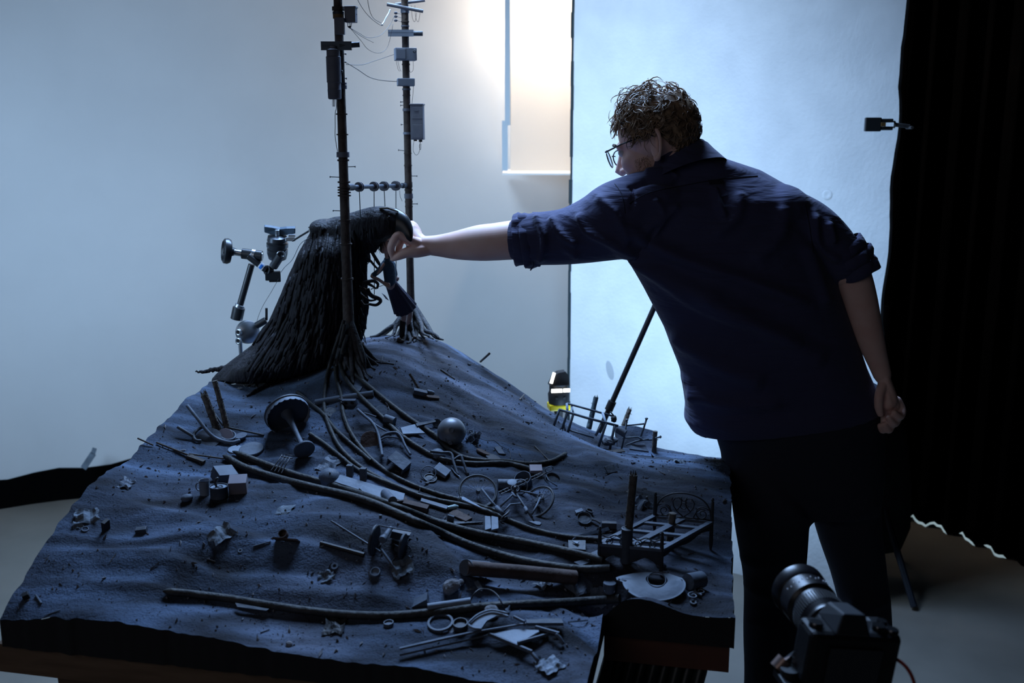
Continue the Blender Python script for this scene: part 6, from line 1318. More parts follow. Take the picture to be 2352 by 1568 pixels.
# sphere with bolts
p = G(1036, 1022, 0.0); R_ = S(33, p); c = at(1037, 991, p.y + 0.01); m = MB(); m.ell(c, (R_,) * 3, nu=32, nv=20); t = m.build('metal_sphere', mat('grey_steel_ball', (0.13, 0.14, 0.16), 0.42, 0.3, col2=(0.2, 0.21, 0.23), nscale=15), label='grey metal sphere with bolt studs, biggest ball on the slope', cat='sphere', smooth='all')
for u_, v_, s_ in ((1038, 979, 6), (1036, 1008, 5), (1048, 994, 2), (1025, 1000, 2)):
    r_ = ray(u_, v_); q = c + (at(u_, v_, c.y) - c); rr_ = (q - c); rr_.y = -math.sqrt(max(R_ ** 2 - rr_.x ** 2 - rr_.z ** 2, 1e-9)); n_ = rr_.normalized(); m = MB(); k = S(1, c); m.lathe([(s_ * k, -2 * k), (s_ * k, 2.5 * k), (s_ * .6 * k, 2.5 * k), (s_ * .6 * k, 1 * k), (0.0001, 1 * k)], c + rr_, n_, 16, close=False); m.build('stud', M_PALE, t, smooth=True)
disc(1003, 972, 10, 4, 'small dark drum lid behind the sphere', 'drum_lid', M_DARK, 'lid', tilt=(0.2, -1.4, 0), rim=2, lift=0.006)
m = MB(fr(1006, 1044, 0, 0.004)); m.lathe([(17, 0), (16, 5), (11, 10), (4, 12.5), (0.01, 13)], n=20, close=False); m.build('dome_cap', M_PAINT, label='small ribbed dome below the grey sphere', cat='dome', smooth=True)
for pts, l in (([(988, 1036, 0.018), (1015, 1039, 0.02), (1036, 1041, 0.022), (1042, 1062, 0.012), (1052, 1092, 0.002)], 'bent pipe frame in front of the sphere, left piece'), ([(1042, 1056, 0.014), (1058, 1047, 0.022), (1064, 1062, 0.014), (1075, 1090, 0.002)], 'bent pipe frame in front of the sphere, right piece')): bent(pts, 3.4, l, M_DARK, 'bent_pipe')
boxy(1014, 1085, -35, (34, 22, 14), 'small pale box left of the front wheel', 'box', M_PALE, 'box', tilt=(0.1, -0.3, 0)); p = G(984, 1086, 0.012); m = MB(); m.ring(p, (0.1, -0.75, 0.65), S(17, p), S(1.3, p), 28, 5); o = m.build('wire_hoop', M_PAINT, label='thin wire hoop standing left of the pale box', cat='hoop', smooth='all')
disc(988, 1100, 15, 5, 'dark pan lying under the wire hoop', 'pan', M_DARK, 'pan', rim=2)
plate([(1035, 1072), (1046, 1078), (1060, 1098), (1044, 1086)], 0.001, 'thin torn leaf beside the pale box', 'leaf_scrap', M_PAINT, 'leaf')
# discs and wire on the bare slope right of the sphere
disc(1110, 1040, 18, 4, 'dark shard disc on the right slope, upper one', 'shard_disc', M_BROWN, 'disc', tilt=(0.1, 0.25, 0)); disc(1132, 1054, 18, 5, 'dark shard disc on the right slope, lower one', 'shard_disc', M_DARK, 'disc'); plate([(1135, 1026), (1148, 1024), (1160, 1042), (1146, 1040)], 0.002, 'small grey flake above the shard discs', 'flake', M_PAINT, 'flake', lift=0.004)
wire([G(1100, 1005, .004), G(1118, 1012, .012), G(1135, 1012, .012), G(1150, 1024, .004), G(1170, 1035, .002), G(1172, 1052, .002)], 0.0007, 'loose_wire', label='loose thin wire curling over the right slope', group=None); stick((1228, 1024), (1262, 1058), 1.6, 'thin twig lying on the right slope above the cable tip', mt=M_DKWOOD, la=0.003, lb=0.003); plate([(1215, 1062), (1226, 1054), (1228, 1060), (1222, 1066)], 0.004, 'little dark chip by the upturned cable tip', 'chip', M_DARK, 'chip')
m = MB(); rr = random.Random(2); c0 = G(1075, 1000, 0.004)
for i in range(9):
    c = c0 + V((rr.uniform(-.012, .02), rr.uniform(-.012, .012), rr.uniform(0, .012))); m.ring(c, (rr.gauss(0, 1), rr.gauss(0, 1), rr.gauss(0, 1)), rr.uniform(.004, .008), 0.0007, 14, 4, 0, rr.uniform(3, 6))
m.build('shavings', M_METAL, label='curly metal shavings right of the sphere', cat='shavings')
boxy(1402, 1078, 30, (26, 20, 3), 'dark square chip on the right slope', 'chip', M_DARK, 'chip', tilt=(0.3, -0.4, 0), lift=0.002); stick((1104, 830), (1124, 812), 2.6, 'short dark splinter on the ridge skyline', mt=M_DKWOOD, la=0.002, lb=0.012, group='thin splinters'); stick((1193, 918), (1204, 906), 1.8, 'tiny splinter farther down the ridge skyline', mt=M_DKWOOD, la=0.0, lb=0.008, group='thin splinters'); stick((1012, 848), (1045, 870), 1.4, 'thin dark twig on the lit upper slope', mt=M_DKWOOD, la=0.002, lb=0.002, group='thin splinters')
for i, (a_, b_) in enumerate((((845, 824), (890, 832)), ((862, 830), (905, 836)), ((880, 816), (876, 834)), ((1075, 836), (1110, 842)))): stick(a_, b_, 1.8, ('small root chip right of the near pole', 'second root chip right of the near pole', 'tiny upright root chip by the near pole', 'small crack splinter near the ridge')[i], mt=M_DARK, la=0.003, lb=0.001, group='thin splinters')
# ---- bicycle lying on its side
def bicycle():
    c1 = G(1098, 1128, 0.014); c2 = G(1236, 1152, 0.010); hub2 = c2
    t = thing('bicycle', G(1165, 1160), 'toy bicycle lying wrecked on the slope among the cables', 'bicycle'); k = S(1, c1)
    def wheel(c, n_, R, nm):
        m = MB(); m.ring(c, n_, R, 2.6 * k, 40, 8); w_ = m.build(nm, mat('worn_rim', (0.04, 0.043, 0.05), 0.6), t, smooth='all'); m = MB(); m.ring(c, n_, R - 3.5 * k, 1.1 * k, 40, 5); m.build('rim', M_METAL, w_, smooth='all')
        u1, w1 = perp(V(n_)); n0 = V(n_).normalized()
        for j in range(16):
            a = 2 * math.pi * j / 16; m = MB(); m.tube([c + (u1 * math.cos(a) + w1 * math.sin(a)) * 4 * k, c + (u1 * math.cos(a + .15) + w1 * math.sin(a + .15)) * (R - 3 * k)], 0.5 * k, 4); m.build('spoke', M_METAL, w_)
        m = MB(); m.tube([c - n0 * 4 * k, c + n0 * 9 * k], 5 * k, 12); m.build('hub', M_METAL, w_, smooth=True)
    wheel(c1, (0.12, -0.62, 0.78), 43 * k, 'wheel'); wheel(c2, (-0.5, -0.45, 0.72), 40 * k, 'wheel')
    def tb(nm, pts, r, mt=M_DARK): m = MB(); m.tube([at(u, v, Y) if False else hit(u, v, Y) for u, v, Y in pts], r * k, 8); return m.build(nm, mt, t, smooth='all')
    tb('fork', [(1106, 1122, .022), (1128, 1150, .02), (1148, 1172, .02)], 2.6, M_PAINT); tb('head_tube', [(1140, 1164, .022), (1155, 1180, .022)], 5, M_PAINT); tb('top_tube', [(1150, 1162, .022), (1175, 1138, .024), (1190, 1122, .02)], 2.4, M_PAINT); tb('down_tube', [(1156, 1176, .02), (1172, 1158, .02), (1196, 1156, .018), (1204, 1162, .016)], 2.2, M_PAINT)
    tb('seat_tube', [(1180, 1125, .022), (1200, 1155, .02), (1222, 1188, .016)], 2.8); tb('chain_stay', [(1195, 1127, .02), (1220, 1132, .02), (1240, 1138, .018)], 2.2, M_PAINT); tb('seat_stay', [(1242, 1140, .018), (1232, 1162, .02), (1222, 1180, .018)], 2.4, M_PAINT); tb('handlebar', [(1148, 1196, .012), (1156, 1186, .02), (1166, 1178, .022), (1170, 1172, .018)], 2.4, M_IRON); tb('grip', [(1150, 1198, .012), (1158, 1192, .014), (1164, 1188, .014)], 3.2, M_PAINT); tb('seat_post', [(1220, 1184, .016), (1226, 1196, .012)], 2.2, M_METAL)
    m = MB(fr(1228, 1202, -20, .008)); m.prism([(-16, -2, 0), (-6, -5, 0), (8, -8, 0), (15, -6, 0), (16, 2, 0), (10, 6, 0), (-4, 3, 0)], (0, 0, 5)); m.build('saddle', M_PAINT, t, bevel=0.001)
    p = hit(1183, 1122, .026); m = MB(); m.ring(p, (0.1, -0.6, 0.8), 9 * k, 1.6 * k, 20, 6); m.tube([p, p + V((0, -.004, .005))], 4 * k, 10); m.build('crank', M_IRON, t, smooth='all'); tb('pedal', [(1176, 1130, .024), (1182, 1140, .024), (1188, 1142, .022)], 3, M_PAINT)
    p = hit(1242, 1140, .022); m = MB(); m.ring(p, (-0.3, -0.5, 0.8), 7 * k, 1.3 * k, 18, 5); m.build('sprocket', M_METAL, t, smooth='all'); tb('crossbar', [(1206, 1165, .02), (1210, 1172, .02), (1208, 1178, .018)], 4, M_PAINT)
bicycle()
# lattice strip and pots behind the bicycle
a = G(1148, 1132, 0.028); b = G(1262, 1080, 0.022); t = thing('lattice_strip', G(1205, 1110), 'narrow metal lattice strip laid over the bicycle', 'lattice'); k = S(1, a); d = (b - a).normalized(); sdv = d.cross(V((0, -0.5, 0.8))).normalized()
for s in (-1, 1): m = MB(); m.tube([a + sdv * 4 * k * s, lerp(a, b, .85) + sdv * 4 * k * s], 1.1 * k, 6); m.build('rail', M_METAL, t)
for i in range(13): q = lerp(a, b, 0.03 + 0.065 * i); m = MB(); m.tube([q - sdv * 4 * k, q + sdv * 4 * k + d * 2 * k], 0.9 * k, 5); m.build('rung', M_METAL, t)
a = G(1143, 1112, 0.01); b = G(1196, 1112, 0.01); m = MB(); m.tube([a, b], S(12, a), 20); m.build('can', M_PAINT, label='long grey can lying behind the bicycle wheel', cat='can', smooth=True)
disc(1176, 1108, 11, 2, 'small oval lid on the long can', 'oval_lid', M_PALE, 'lid', lift=0.024)
p = G(1196, 1118, 0.012); m = MB(); m.ring(p, (-0.35, -0.7, 0.4), S(17, p), S(1.6, p), 28, 6); m.build('wire_hoop', M_METAL, label='steel hoop leaning behind the lattice strip', cat='hoop', smooth='all')
M = fr(1208, 1112, 0, 0.0, (-0.5, -0.5, 0)); m = MB(M); m.lathe([(16, 0), (20, 26), (18.5, 26), (15, 2), (0.01, 2)], n=24, close=False); m.build('bucket', M_PAINT, label='tipped grey bucket behind the lattice strip', cat='bucket', smooth=True)
plate([(1216, 1066), (1244, 1066), (1246, 1080), (1218, 1081)], 0.006, 'flat brownish tag above the lattice strip', 'tag_block', mat('mauve_tag', (0.28, 0.24, 0.26), 0.8), 'block', lift=0.016)
t = thing('spatula', G(1258, 1080), 'slotted spatula standing at the end of the lattice strip', 'spatula'); M = fr(1258, 1084, 20, 0.006, (0.1, -0.7, 0)); m = MB(M)
m.ring((0, 0, 12), (0, 1, 0), 9, 1.4, 20, 5, e=1.25); m.build('frame', M_PALE, t)
for j in range(4): m = MB(M); m.box((0, 0, 5 + 4.6 * j), (14, 1.4, 1.6), MX.Rotation(0.4, 3, 'Y')); m.build('slot_bar', M_PALE, t)
m = MB(); m.tube([hit(1256, 1086, .006), hit(1232, 1092, .01), hit(1212, 1098, .016)], S(1.6, a), 6); m.build('handle', M_METAL, t)
disc(1268, 1104, 19, 8, 'open dark pot below the spatula', 'pot', M_DARK, 'pot', rim=2, tilt=(0.1, -0.6, 0)); bent([(1255, 1092, .01), (1262, 1104, .012), (1280, 1116, .004)], 1.4, 'thin rod crossing the open dark pot', M_PAINT)
# frying pan and bowl
t = thing('frying_pan', G(1342, 1196), 'dark frying pan lying alone on the right slope', 'pan'); M = fr(1342, 1192, 0, 0.002, (0.0, -0.35, 0)); m = MB(M); m.lathe([(14, 0), (17, 6), (16, 6), (13, 2), (0.01, 2)], n=26, close=False); m.build('pan', M_DARK, t, smooth=True); m = MB(M); m.tube([(15, -2, 4), (26, -6, 5), (36, -12, 5)], [2.5, 2.2, 3], 7); m.build('handle', M_IRON, t)
disc(1352, 1178, 9, 8, 'small cup behind the frying pan', 'cup', M_DARK, 'cup', rim=2); plate([(1320, 1172), (1336, 1166), (1340, 1172), (1324, 1177)], 0.003, 'pale sliver behind the frying pan', 'sliver', M_PALE, 'chip', lift=0.006)
boxy(1399, 1212, -5, (34, 14, 14), 'small brick-like block left of the bed', 'block', M_DARK, 'block', group='small blocks', flat=True); plate([(1316, 1238), (1322, 1230), (1396, 1210), (1404, 1216)], 0.005, 'pale plank leaning toward the block by the bed', 'plank', M_PAINT, 'plank', lift=0.008); plate([(1305, 1240), (1345, 1240), (1345, 1262), (1306, 1258)], 0.01, 'dark crate corner under the black cable by the bed', 'crate_piece', M_DARK, 'crate', lift=0.012); plate([(1314, 1242), (1330, 1243), (1326, 1248)], 0.002, 'tiny white flake beside the crate corner', 'flake', M_PALE, 'flake', lift=0.016)
plate([(1340, 1276), (1402, 1248), (1410, 1254), (1352, 1288)], 0.005, 'grey plank partly under the bed foot', 'plank', M_PAINT, 'plank', lift=0.008); plate([(1318, 1290), (1342, 1284), (1356, 1290), (1334, 1298)], 0.004, 'grey tile between the two thick cables', 'tile', M_PAINT, 'tile', lift=0.006); M = fr(1286, 1308, 0, .004); m = MB(M); m.box((0, 0, 4), (20, 12, 8)); m.build('hollow_block', M_PALE, label='tiny pale hollow block behind the rusty pipe', cat='block', bevel=0.001)
# ---- iron bed
def bed():
    FLp, FRp = G(1377, 1283), G(1518, 1322); HLp, HRp = G(1503, 1218), G(1632, 1262)
    t = thing('bed_frame', (FLp + FRp + HLp + HRp) / 4, 'miniature wrought iron bed frame with scrolled headboard', 'bed'); k = S(1, FRp)
    iron = mat('bed_iron', (0.016, 0.018, 0.023), 0.6, col2=(0.03, 0.033, 0.042), nscale=30); fl = lambda p, h: V((p.x, p.y, p.z + h))
    zt = 0.040
    base = max(p.z for p in (FLp, FRp, HLp, HRp)) - 0.012
    tp = {n: V((p.x, p.y, base + zt)) for n, p in (('FL', FLp), ('FR', FRp), ('HL', HLp), ('HR', HRp))}
    def tb(nm, pts, r, par=t, n=8): m = MB(); m.tube(pts, r, n); return m.build(nm, iron, par, smooth='all')
    for n, p, hh in (('FL', FLp, 0.030), ('FR', FRp, 0.030), ('HL', HLp, 0.046), ('HR', HRp, 0.046)):
        c = tp[n]; m = MB(); m.lathe([(0.002, p.z - c.z), (0.0045, p.z - c.z + 0.012), (0.0038, 0.0), (0.0042, 0.004), (0.0036, hh * .6), (0.0036, hh), (0.0022, hh + .002), (0.0036, hh + .006), (0.0015, hh + .010)], c, (0, 0, 1), 12); m.build('post', iron, t, smooth=True)
    # slatted base: frame and cross boards with gaps
    def bar(a, b, w_, nm, h=0.006):
        d = (b - a).normalized(); s = d.cross(V((0, 0, 1))).normalized() * w_ / 2; m = MB(); m.prism([a - s, b - s, b + s, a + s], (0, 0, h)); m.build(nm, M_PAINT, t)
    bar(tp['FL'], tp['HL'], 0.010, 'side_rail'); bar(tp['FR'], tp['HR'], 0.010, 'side_rail'); bar(tp['FL'], tp['FR'], 0.008, 'end_rail'); bar(tp['HL'], tp['HR'], 0.010, 'end_rail'); bar(lerp(tp['FL'], tp['FR'], .5), lerp(tp['HL'], tp['HR'], .5), 0.014, 'centre_slat')
    for f_ in (0.2, 0.48, 0.76): bar(lerp(tp['FL'], tp['HL'], f_), lerp(tp['FR'], tp['HR'], f_), 0.010, 'cross_slat', 0.005)
    def skirt(a, b, deep, nm):
        n = 24; vs = []; fs = []; th = (b - a).normalized().cross(V((0, 0, 1))) * 0.003
        for i in range(n + 1):
            x = i / n; p = lerp(a, b, x); dp = deep * (0.55 + 0.45 * abs(math.cos(x * math.pi * 2)) ** 1.5 if 0.12 < x < 0.88 else 1.0); q = [p, p - V((0, 0, dp))]; vs += q + [q[0] + th, q[1] + th]
        for i in range(n):
            o = i * 4; fs += [(o, o + 1, o + 5, o + 4), (o + 2, o + 6, o + 7, o + 3), (o + 1, o + 3, o + 7, o + 5), (o, o + 4, o + 6, o + 2)]
        m = MB(); m.add(vs, fs); m.build(nm, iron, t)
    skirt(tp['FL'], tp['FR'], 0.028, 'foot_panel'); skirt(tp['FR'], tp['HR'], 0.012, 'side_apron')
    # footboard scrolls
    a = tp['FL']; b = tp['FR']; ex = (b - a); ez = V((0, 0, 1)); h0 = 0.021
    tb('foot_rail', [a + ex * (i / 32) + ez * (h0 + 0.003 * math.cos(i / 32 * math.pi * 8)) for i in range(33)], 0.0014)
    def spiral(c, ux, r, turns, start, sgn, nm='scroll', rr=0.0011):
        n = 26; tb(nm, [c + ux * (r * (1 - .85 * i / n) * math.cos(start + sgn * turns * 2 * math.pi * i / n)) + ez * (r * (1 - .85 * i / n) * math.sin(start + sgn * turns * 2 * math.pi * i / n)) for i in range(n + 1)], rr, n=6)
    ux = ex.normalized()
    for i in range(4): spiral(a + ex * (0.15 + 0.235 * i) + ez * 0.011, ux, 0.0085, 1.5, math.pi / 2, 1 if i % 2 else -1)
    # arched headboard
    a = tp['HL'] + ez * 0.006; b = tp['HR'] + ez * 0.006; ex = b - a; ux = ex.normalized(); W = ex.length; ctr = (a + b) / 2; hh = 0.046
    tb('head_arch', [ctr - ux * (W / 2 * .95 * math.cos(math.pi * i / 30)) + ez * (0.008 + hh * math.sin(math.pi * i / 30) ** 0.85) for i in range(31)], 0.0017)
    tb('head_rail', [a, b], 0.0030)
    for s in (-1, 1):
        tb('heart_loop', [ctr + ux * s * (x * W) + ez * (y * hh) for x, y in ((0.0, 0.05), (0.10, 0.25), (0.17, 0.5), (0.19, 0.72), (0.15, 0.92), (0.08, 0.95), (0.035, 0.8), (0.04, 0.6), (0.09, 0.4), (0.13, 0.3))], 0.0012)
        spiral(ctr + ux * s * W * 0.33 + ez * hh * 0.27, ux, 0.016, 1.6, math.pi * (0.2 if s > 0 else 0.8), s, rr=0.0012); tb('scroll_stem', [ctr + ux * s * (W * x) + ez * (hh * y) for x, y in ((0.18, 0.06), (0.22, 0.3), (0.30, 0.5), (0.38, 0.46))], 0.0012)
    m = MB(); m.ring(ctr + ez * hh * 0.55, ux.cross(ez), 0.0065, 0.0011, 20, 6); m.build('centre_ring', iron, t, smooth='all'); tb('bow', [ctr + ux * (W * x) + ez * (hh * y) for x, y in ((-0.05, 0.98), (-0.04, 0.86), (0, 0.80), (0.04, 0.86), (0.05, 0.98))], 0.0011)
bed()
# ---- round guard plate, cans and scroll in front of the bed
def guard():
    c = G(1502, 1338, 0.010); M = frame(c, (0.98, -0.18, 0), gnorm(c, .03) + V((0.02, -0.12, 0)), S(1, c)); t = thing('guard_plate', c, 'pale half-round machine guard plate in front of the bed', 'plate')
    n = 28; outer = [(72 * math.cos(math.pi + math.pi * i / n * 1.05), 62 * math.sin(math.pi + math.pi * i / n * 1.05)) for i in range(n + 1)]; outer = [(-88, 8), (-84, -6)] + outer[1:] + [(64, 22), (20, 40), (-40, 30)]
    hole = [(26 * math.cos(2 * math.pi * i / 30) + 6, 20 * math.sin(2 * math.pi * i / 30) + 6) for i in range(30)]
    # bridge polygon ring: outer resampled by angle around the hole
    def ro(a):
        best = 0
        for i in range(len(outer)):
            x1, y1 = outer[i][0] - 6, outer[i][1] - 6; x2, y2 = outer[(i + 1) % len(outer)][0] - 6, outer[(i + 1) % len(outer)][1] - 6
            dx, dy = math.cos(a), math.sin(a); det = dx * (y1 - y2) - dy * (x1 - x2)
            if abs(det) < 1e-9: continue
            s = (x1 * (y1 - y2) - y1 * (x1 - x2)) / det; q = (dx * y1 - dy * x1) / det
            if s > 0 and -1e-6 <= q <= 1 + 1e-6: best = max(best, s)
        return best
    N_ = 72; R0 = []; R1 = []; R2 = []; R3 = []
    for i in range(N_):
        a = 2 * math.pi * i / N_; r = ro(a) or 60; ca, sa = math.cos(a), math.sin(a); R0.append((6 + 25 * ca, 6 + 20 * sa, 5)); R1.append((6 + r * .86 * ca, 6 + r * .86 * sa, 5)); R2.append((6 + r * .92 * ca, 6 + r * .92 * sa, 2)); R3.append((6 + r * ca, 6 + r * sa, 2))
    lo = lambda R: [(x, y, z - 2) for x, y, z in R]
    m = MB(M); m.loft([R0, R1, R2, R3, lo(R3), lo(R2), lo(R1), lo(R0), R0], cap=False); m.build('plate', M_PALE, t, smooth=True)
    m = MB(M); m.ring((6, 6, 5), (0, 0, 1), 26, 1.6, 36, 6, e=0.8); m.build('hole_rim', M_PAINT, t, smooth='all')
    for x, y in ((-80, 0), (-58, -34), (62, 14)): m = MB(M); m.lathe([(2.5, 2), (2.5, 4), (0.01, 4.2)], (x, y, 0), n=10, close=False); m.build('rivet', M_DARK, t)
guard()
p = G(1598, 1336, 0.014); q = G(1622, 1330, 0.014); m = MB(); m.tube([G(1580, 1336, .016), G(1612, 1330, .016)], S(19, p), 22); m.build('tin_can', M_PAINT, label='grey tin can lying right of the guard plate', cat='can', smooth=True)
M = fr(1400, 1358, -4, 0, None, True); t = thing('handled_tin', M.translation, 'small tin with a wire handle left of the guard plate', 'can'); m = MB(M); m.lathe([(14, 0), (15, 1), (15, 20), (14.5, 22), (13, 22)], n=22); m.build('tin', M_PAINT, t, smooth=True); m = MB(M); m.ring((0, -13, 8), (0, 1, 0.35), 11, 1.2, 16, 6, math.pi * .0, math.pi * 1.0); m.build('handle', M_PALE, t, smooth='all')
p = G(1600, 1362, 0.005); t = thing('scroll_ornament', p, 'pale wire double-scroll ornament at the lower right corner', 'ornament'); k = S(1, p); ux = V((0.75, 0.62, 0)).normalized(); uy = V((-0.6, 0.75, 0.15)).normalized()
for c_, s in ((p + ux * 16 * k + uy * 2 * k, 1), (p - ux * 14 * k - uy * 2 * k, -1)):
    n = 30; m = MB(); m.tube([c_ + ux * ((16 - 12 * i / n) * k * math.cos(s * 0.4 + 1.35 * 2 * math.pi * i / n)) + uy * ((16 - 12 * i / n) * k * 0.9 * math.sin(s * 0.4 + 1.35 * 2 * math.pi * i / n)) for i in range(n + 1)], 1.6 * k, 6); m.build('scroll', M_PALE, t, smooth='all')
m = MB(); m.ring(p + uy * 8 * k, (0, -0.2, 1), 3.4 * k, 1 * k, 14, 5); m.build('small_ring', M_PALE, t, smooth='all'); m = MB(); m.prism([p - uy * 4 * k, p + ux * 9 * k - uy * 6 * k, p + ux * 2 * k - uy * 14 * k], (0, 0, 0.002)); m.build('leaf', M_PALE, t)
disc(1592, 1384, 8, 3, 'tiny dark washer below the double-scroll ornament', 'washer', M_DARK, 'washer', hole=4); rock(1518, 1302, 12, 'dark crumb of rock behind the guard plate', 5, M_DARK)
# ---- front: rocks, fork, wedge, rings
rock(1038, 1352, 21, 'large pale rock lump above the front cable', 1); rock(1130, 1412, 20, 'rough rock lying behind the wooden chair back', 3); rock(665, 1482, 9, 'small rock at the front edge of the set', 4); rock(1058, 1338, 8, 'small crumb of rock beside the large rock lump', 8)
m = MB(); P_ = [G(946, 1393, 0), G(962, 1396, 0), G(984, 1388, 0), G(972, 1382, 0)]; a = G(978, 1384, .026); m.prism([G(946, 1394, .001), G(984, 1390, .001), G(980, 1376, .02)], (0, 0.022, 0.004)); m.build('wedge_block', M_PAINT, label='pale wedge block leaning on the front cable', cat='block')
t = thing('fork', G(1105, 1352), 'small dinner fork arching above the front cable', 'fork'); k = S(1, G(1105, 1352)); M = fr(1103, 1352, 128, .008, (0.1, -0.3, 0))
for j in range(4): m = MB(M); m.tube([(6, -4.5 + 3 * j, 2), (20, -4.5 + 3 * j, 3)], [1.0, 0.7], 5); m.build('tine', M_PALE, t)
m = MB(M); m.prism([(7, -6, 1.2), (7, 6, 1.2), (-1, 5, 1.2), (-6, 1.5, 1.2), (-6, -1.5, 1.2), (-1, -5, 1.2)], (0, 0, 1.6)); m.build('head', M_PALE, t); arc('handle', [(1106, 1352, .012), (1125, 1354, .03), (1142, 1366, .036), (1152, 1384, .03), (1160, 1402, .01)], 1.6, t, M_IRON)
bent([(1080, 1380, .016), (1088, 1365, .03), (1100, 1354, .034), (1112, 1352, .03)], 1.8, 'thin wire arching left of the small fork', M_IRON)
disc(1012, 1432, 30, 6, 'large grey ring lying left of the chair', 'metal_ring', M_PAINT, 'ring', hole=25); disc(1058, 1440, 17, 14, 'open tin between the ring and the chair', 'tin', M_DARK, 'tin', rim=2); disc(1036, 1448, 8, 2, 'tiny pale disc in front of the large ring', 'disc_chip', M_PAINT, 'disc')
plate([(917, 1486), (1000, 1466), (1080, 1450), (1208, 1422), (1210, 1427), (1082, 1457), (919, 1493)], 0.003, 'long thin plank across the chair, upper one', 'plank', M_PAINT, 'plank', lift=0.014); plate([(917, 1500), (1060, 1468), (1120, 1454), (1122, 1458), (1062, 1473), (918, 1505)], 0.003, 'long thin plank across the chair, lower one', 'plank', M_PAINT, 'plank', lift=0.008)
plate([(1208, 1422), (1289, 1419), (1294, 1430), (1210, 1430)], 0.007, 'short grey plank right of the chair back', 'plank', M_PAINT, 'plank', lift=0.016)
# ---- wooden chair lying on its back
def chair():
    t = thing('broken_chair', G(1180, 1460), 'small grey chair lying broken at the front of the set', 'chair'); k = S(1, G(1180, 1460))
    def bar(a, b, r, nm, la=.012, lb=.012, mt=M_PAINT): A = hit(*a, la); B = hit(*b, lb); d = (B - A).normalized(); m = MB(frame(lerp(A, B, .5), d, (0, 0, 1))); m.box((0, 0, 0), ((B - A).length, r * k, r * k * 1.4)); m.build(nm, mt, t, bevel=0.0005)
    plate([(1128, 1450), (1178, 1442), (1236, 1444), (1238, 1448), (1190, 1482), (1180, 1480)], 0.003, None, 'seat', M_PALE, lift=0.014, parent=t)
    bar((1122, 1452), (1222, 1500), 6, 'side_rail'); bar((1190, 1486), (1258, 1446), 5, 'cross_rail'); bar((1230, 1436), (1284, 1458), 5.5, 'side_rail'); bar((1180, 1414), (1205, 1430), 4.5, 'back_spindle', .018, .018)
    for pts in ([(1212, 1494, .014), (1222, 1500, .012), (1232, 1512, .008), (1236, 1518, .004)], [(1276, 1456, .014), (1284, 1462, .012), (1290, 1472, .008), (1294, 1478, .004)]): arc('leg', pts, 4.0, t, M_PAINT)
    # curved back rest
    ou = [(1076, 1436), (1078, 1428), (1100, 1412), (1130, 1403), (1165, 1408), (1168, 1412), (1140, 1413), (1118, 1426), (1105, 1444), (1090, 1443)]; plate(ou, 0.004, None, 'backrest', M_PALE, lift=0.016, parent=t)
    arc('back_edge', [(1106, 1444, .018), (1088, 1442, .018), (1076, 1434, .018), (1080, 1426, .02), (1100, 1410, .02), (1130, 1401, .02), (1166, 1408, .018)], 2.6, t, M_PALE)
chair()
plate([(540, 1384), (618, 1398), (612, 1402), (545, 1392)], 0.004, 'dark tilted tile under the front cable', 'tile', M_DARK, 'tile', lift=0.012); m = MB(); m.tube([G(1305, 1428, .002), G(1350, 1424, .002)], S(1.6, G(1305, 1428)), 5); m.build('splinter', M_PAINT, label='thin splinter near the right front corner', cat='stick', group='thin splinters')
crumple(770, 1440, 30, 'curled dark bark strip in front of the front cable', M_BLACK, 'bark_strip', 'bark', 22, 0.25); crumple(1375, 1372, 22, 'crumbly edge flake where the front cable ends', M_PAINT, 'crumpled_scrap', 'paper', 23, 0.2); stick((598, 1452), (618, 1445), 1.6, 'short splinter at the front left of centre', mt=M_PAINT, la=.002, lb=.002, group='thin splinters')
for i in range(26):
    rr = random.Random(100 + i); u_ = rr.uniform(120, 1640); v_ = rr.uniform(1000, 1500)
    p = hit(u_, v_); a_, c_ = loc2(p)
    if not (0.03 < a_ < WT - 0.03 and 0.04 < c_ < LD - 0.05) or (a_ > LW - .03 and c_ < LN + .03): continue
    ang = rr.uniform(0, 3.14); L_ = rr.uniform(.008, .02); q = V((p.x + L_ * math.cos(ang), p.y + L_ * math.sin(ang), 0)); m = MB(); m.tube([ground(p, .0012), ground(q, .0016)], [.0011, .0007], 5); m.build('splinter', M_DKWOOD, label='tiny dark splinter lying loose on the rock', cat='splinter', group='tiny splinters strewn over the rock')
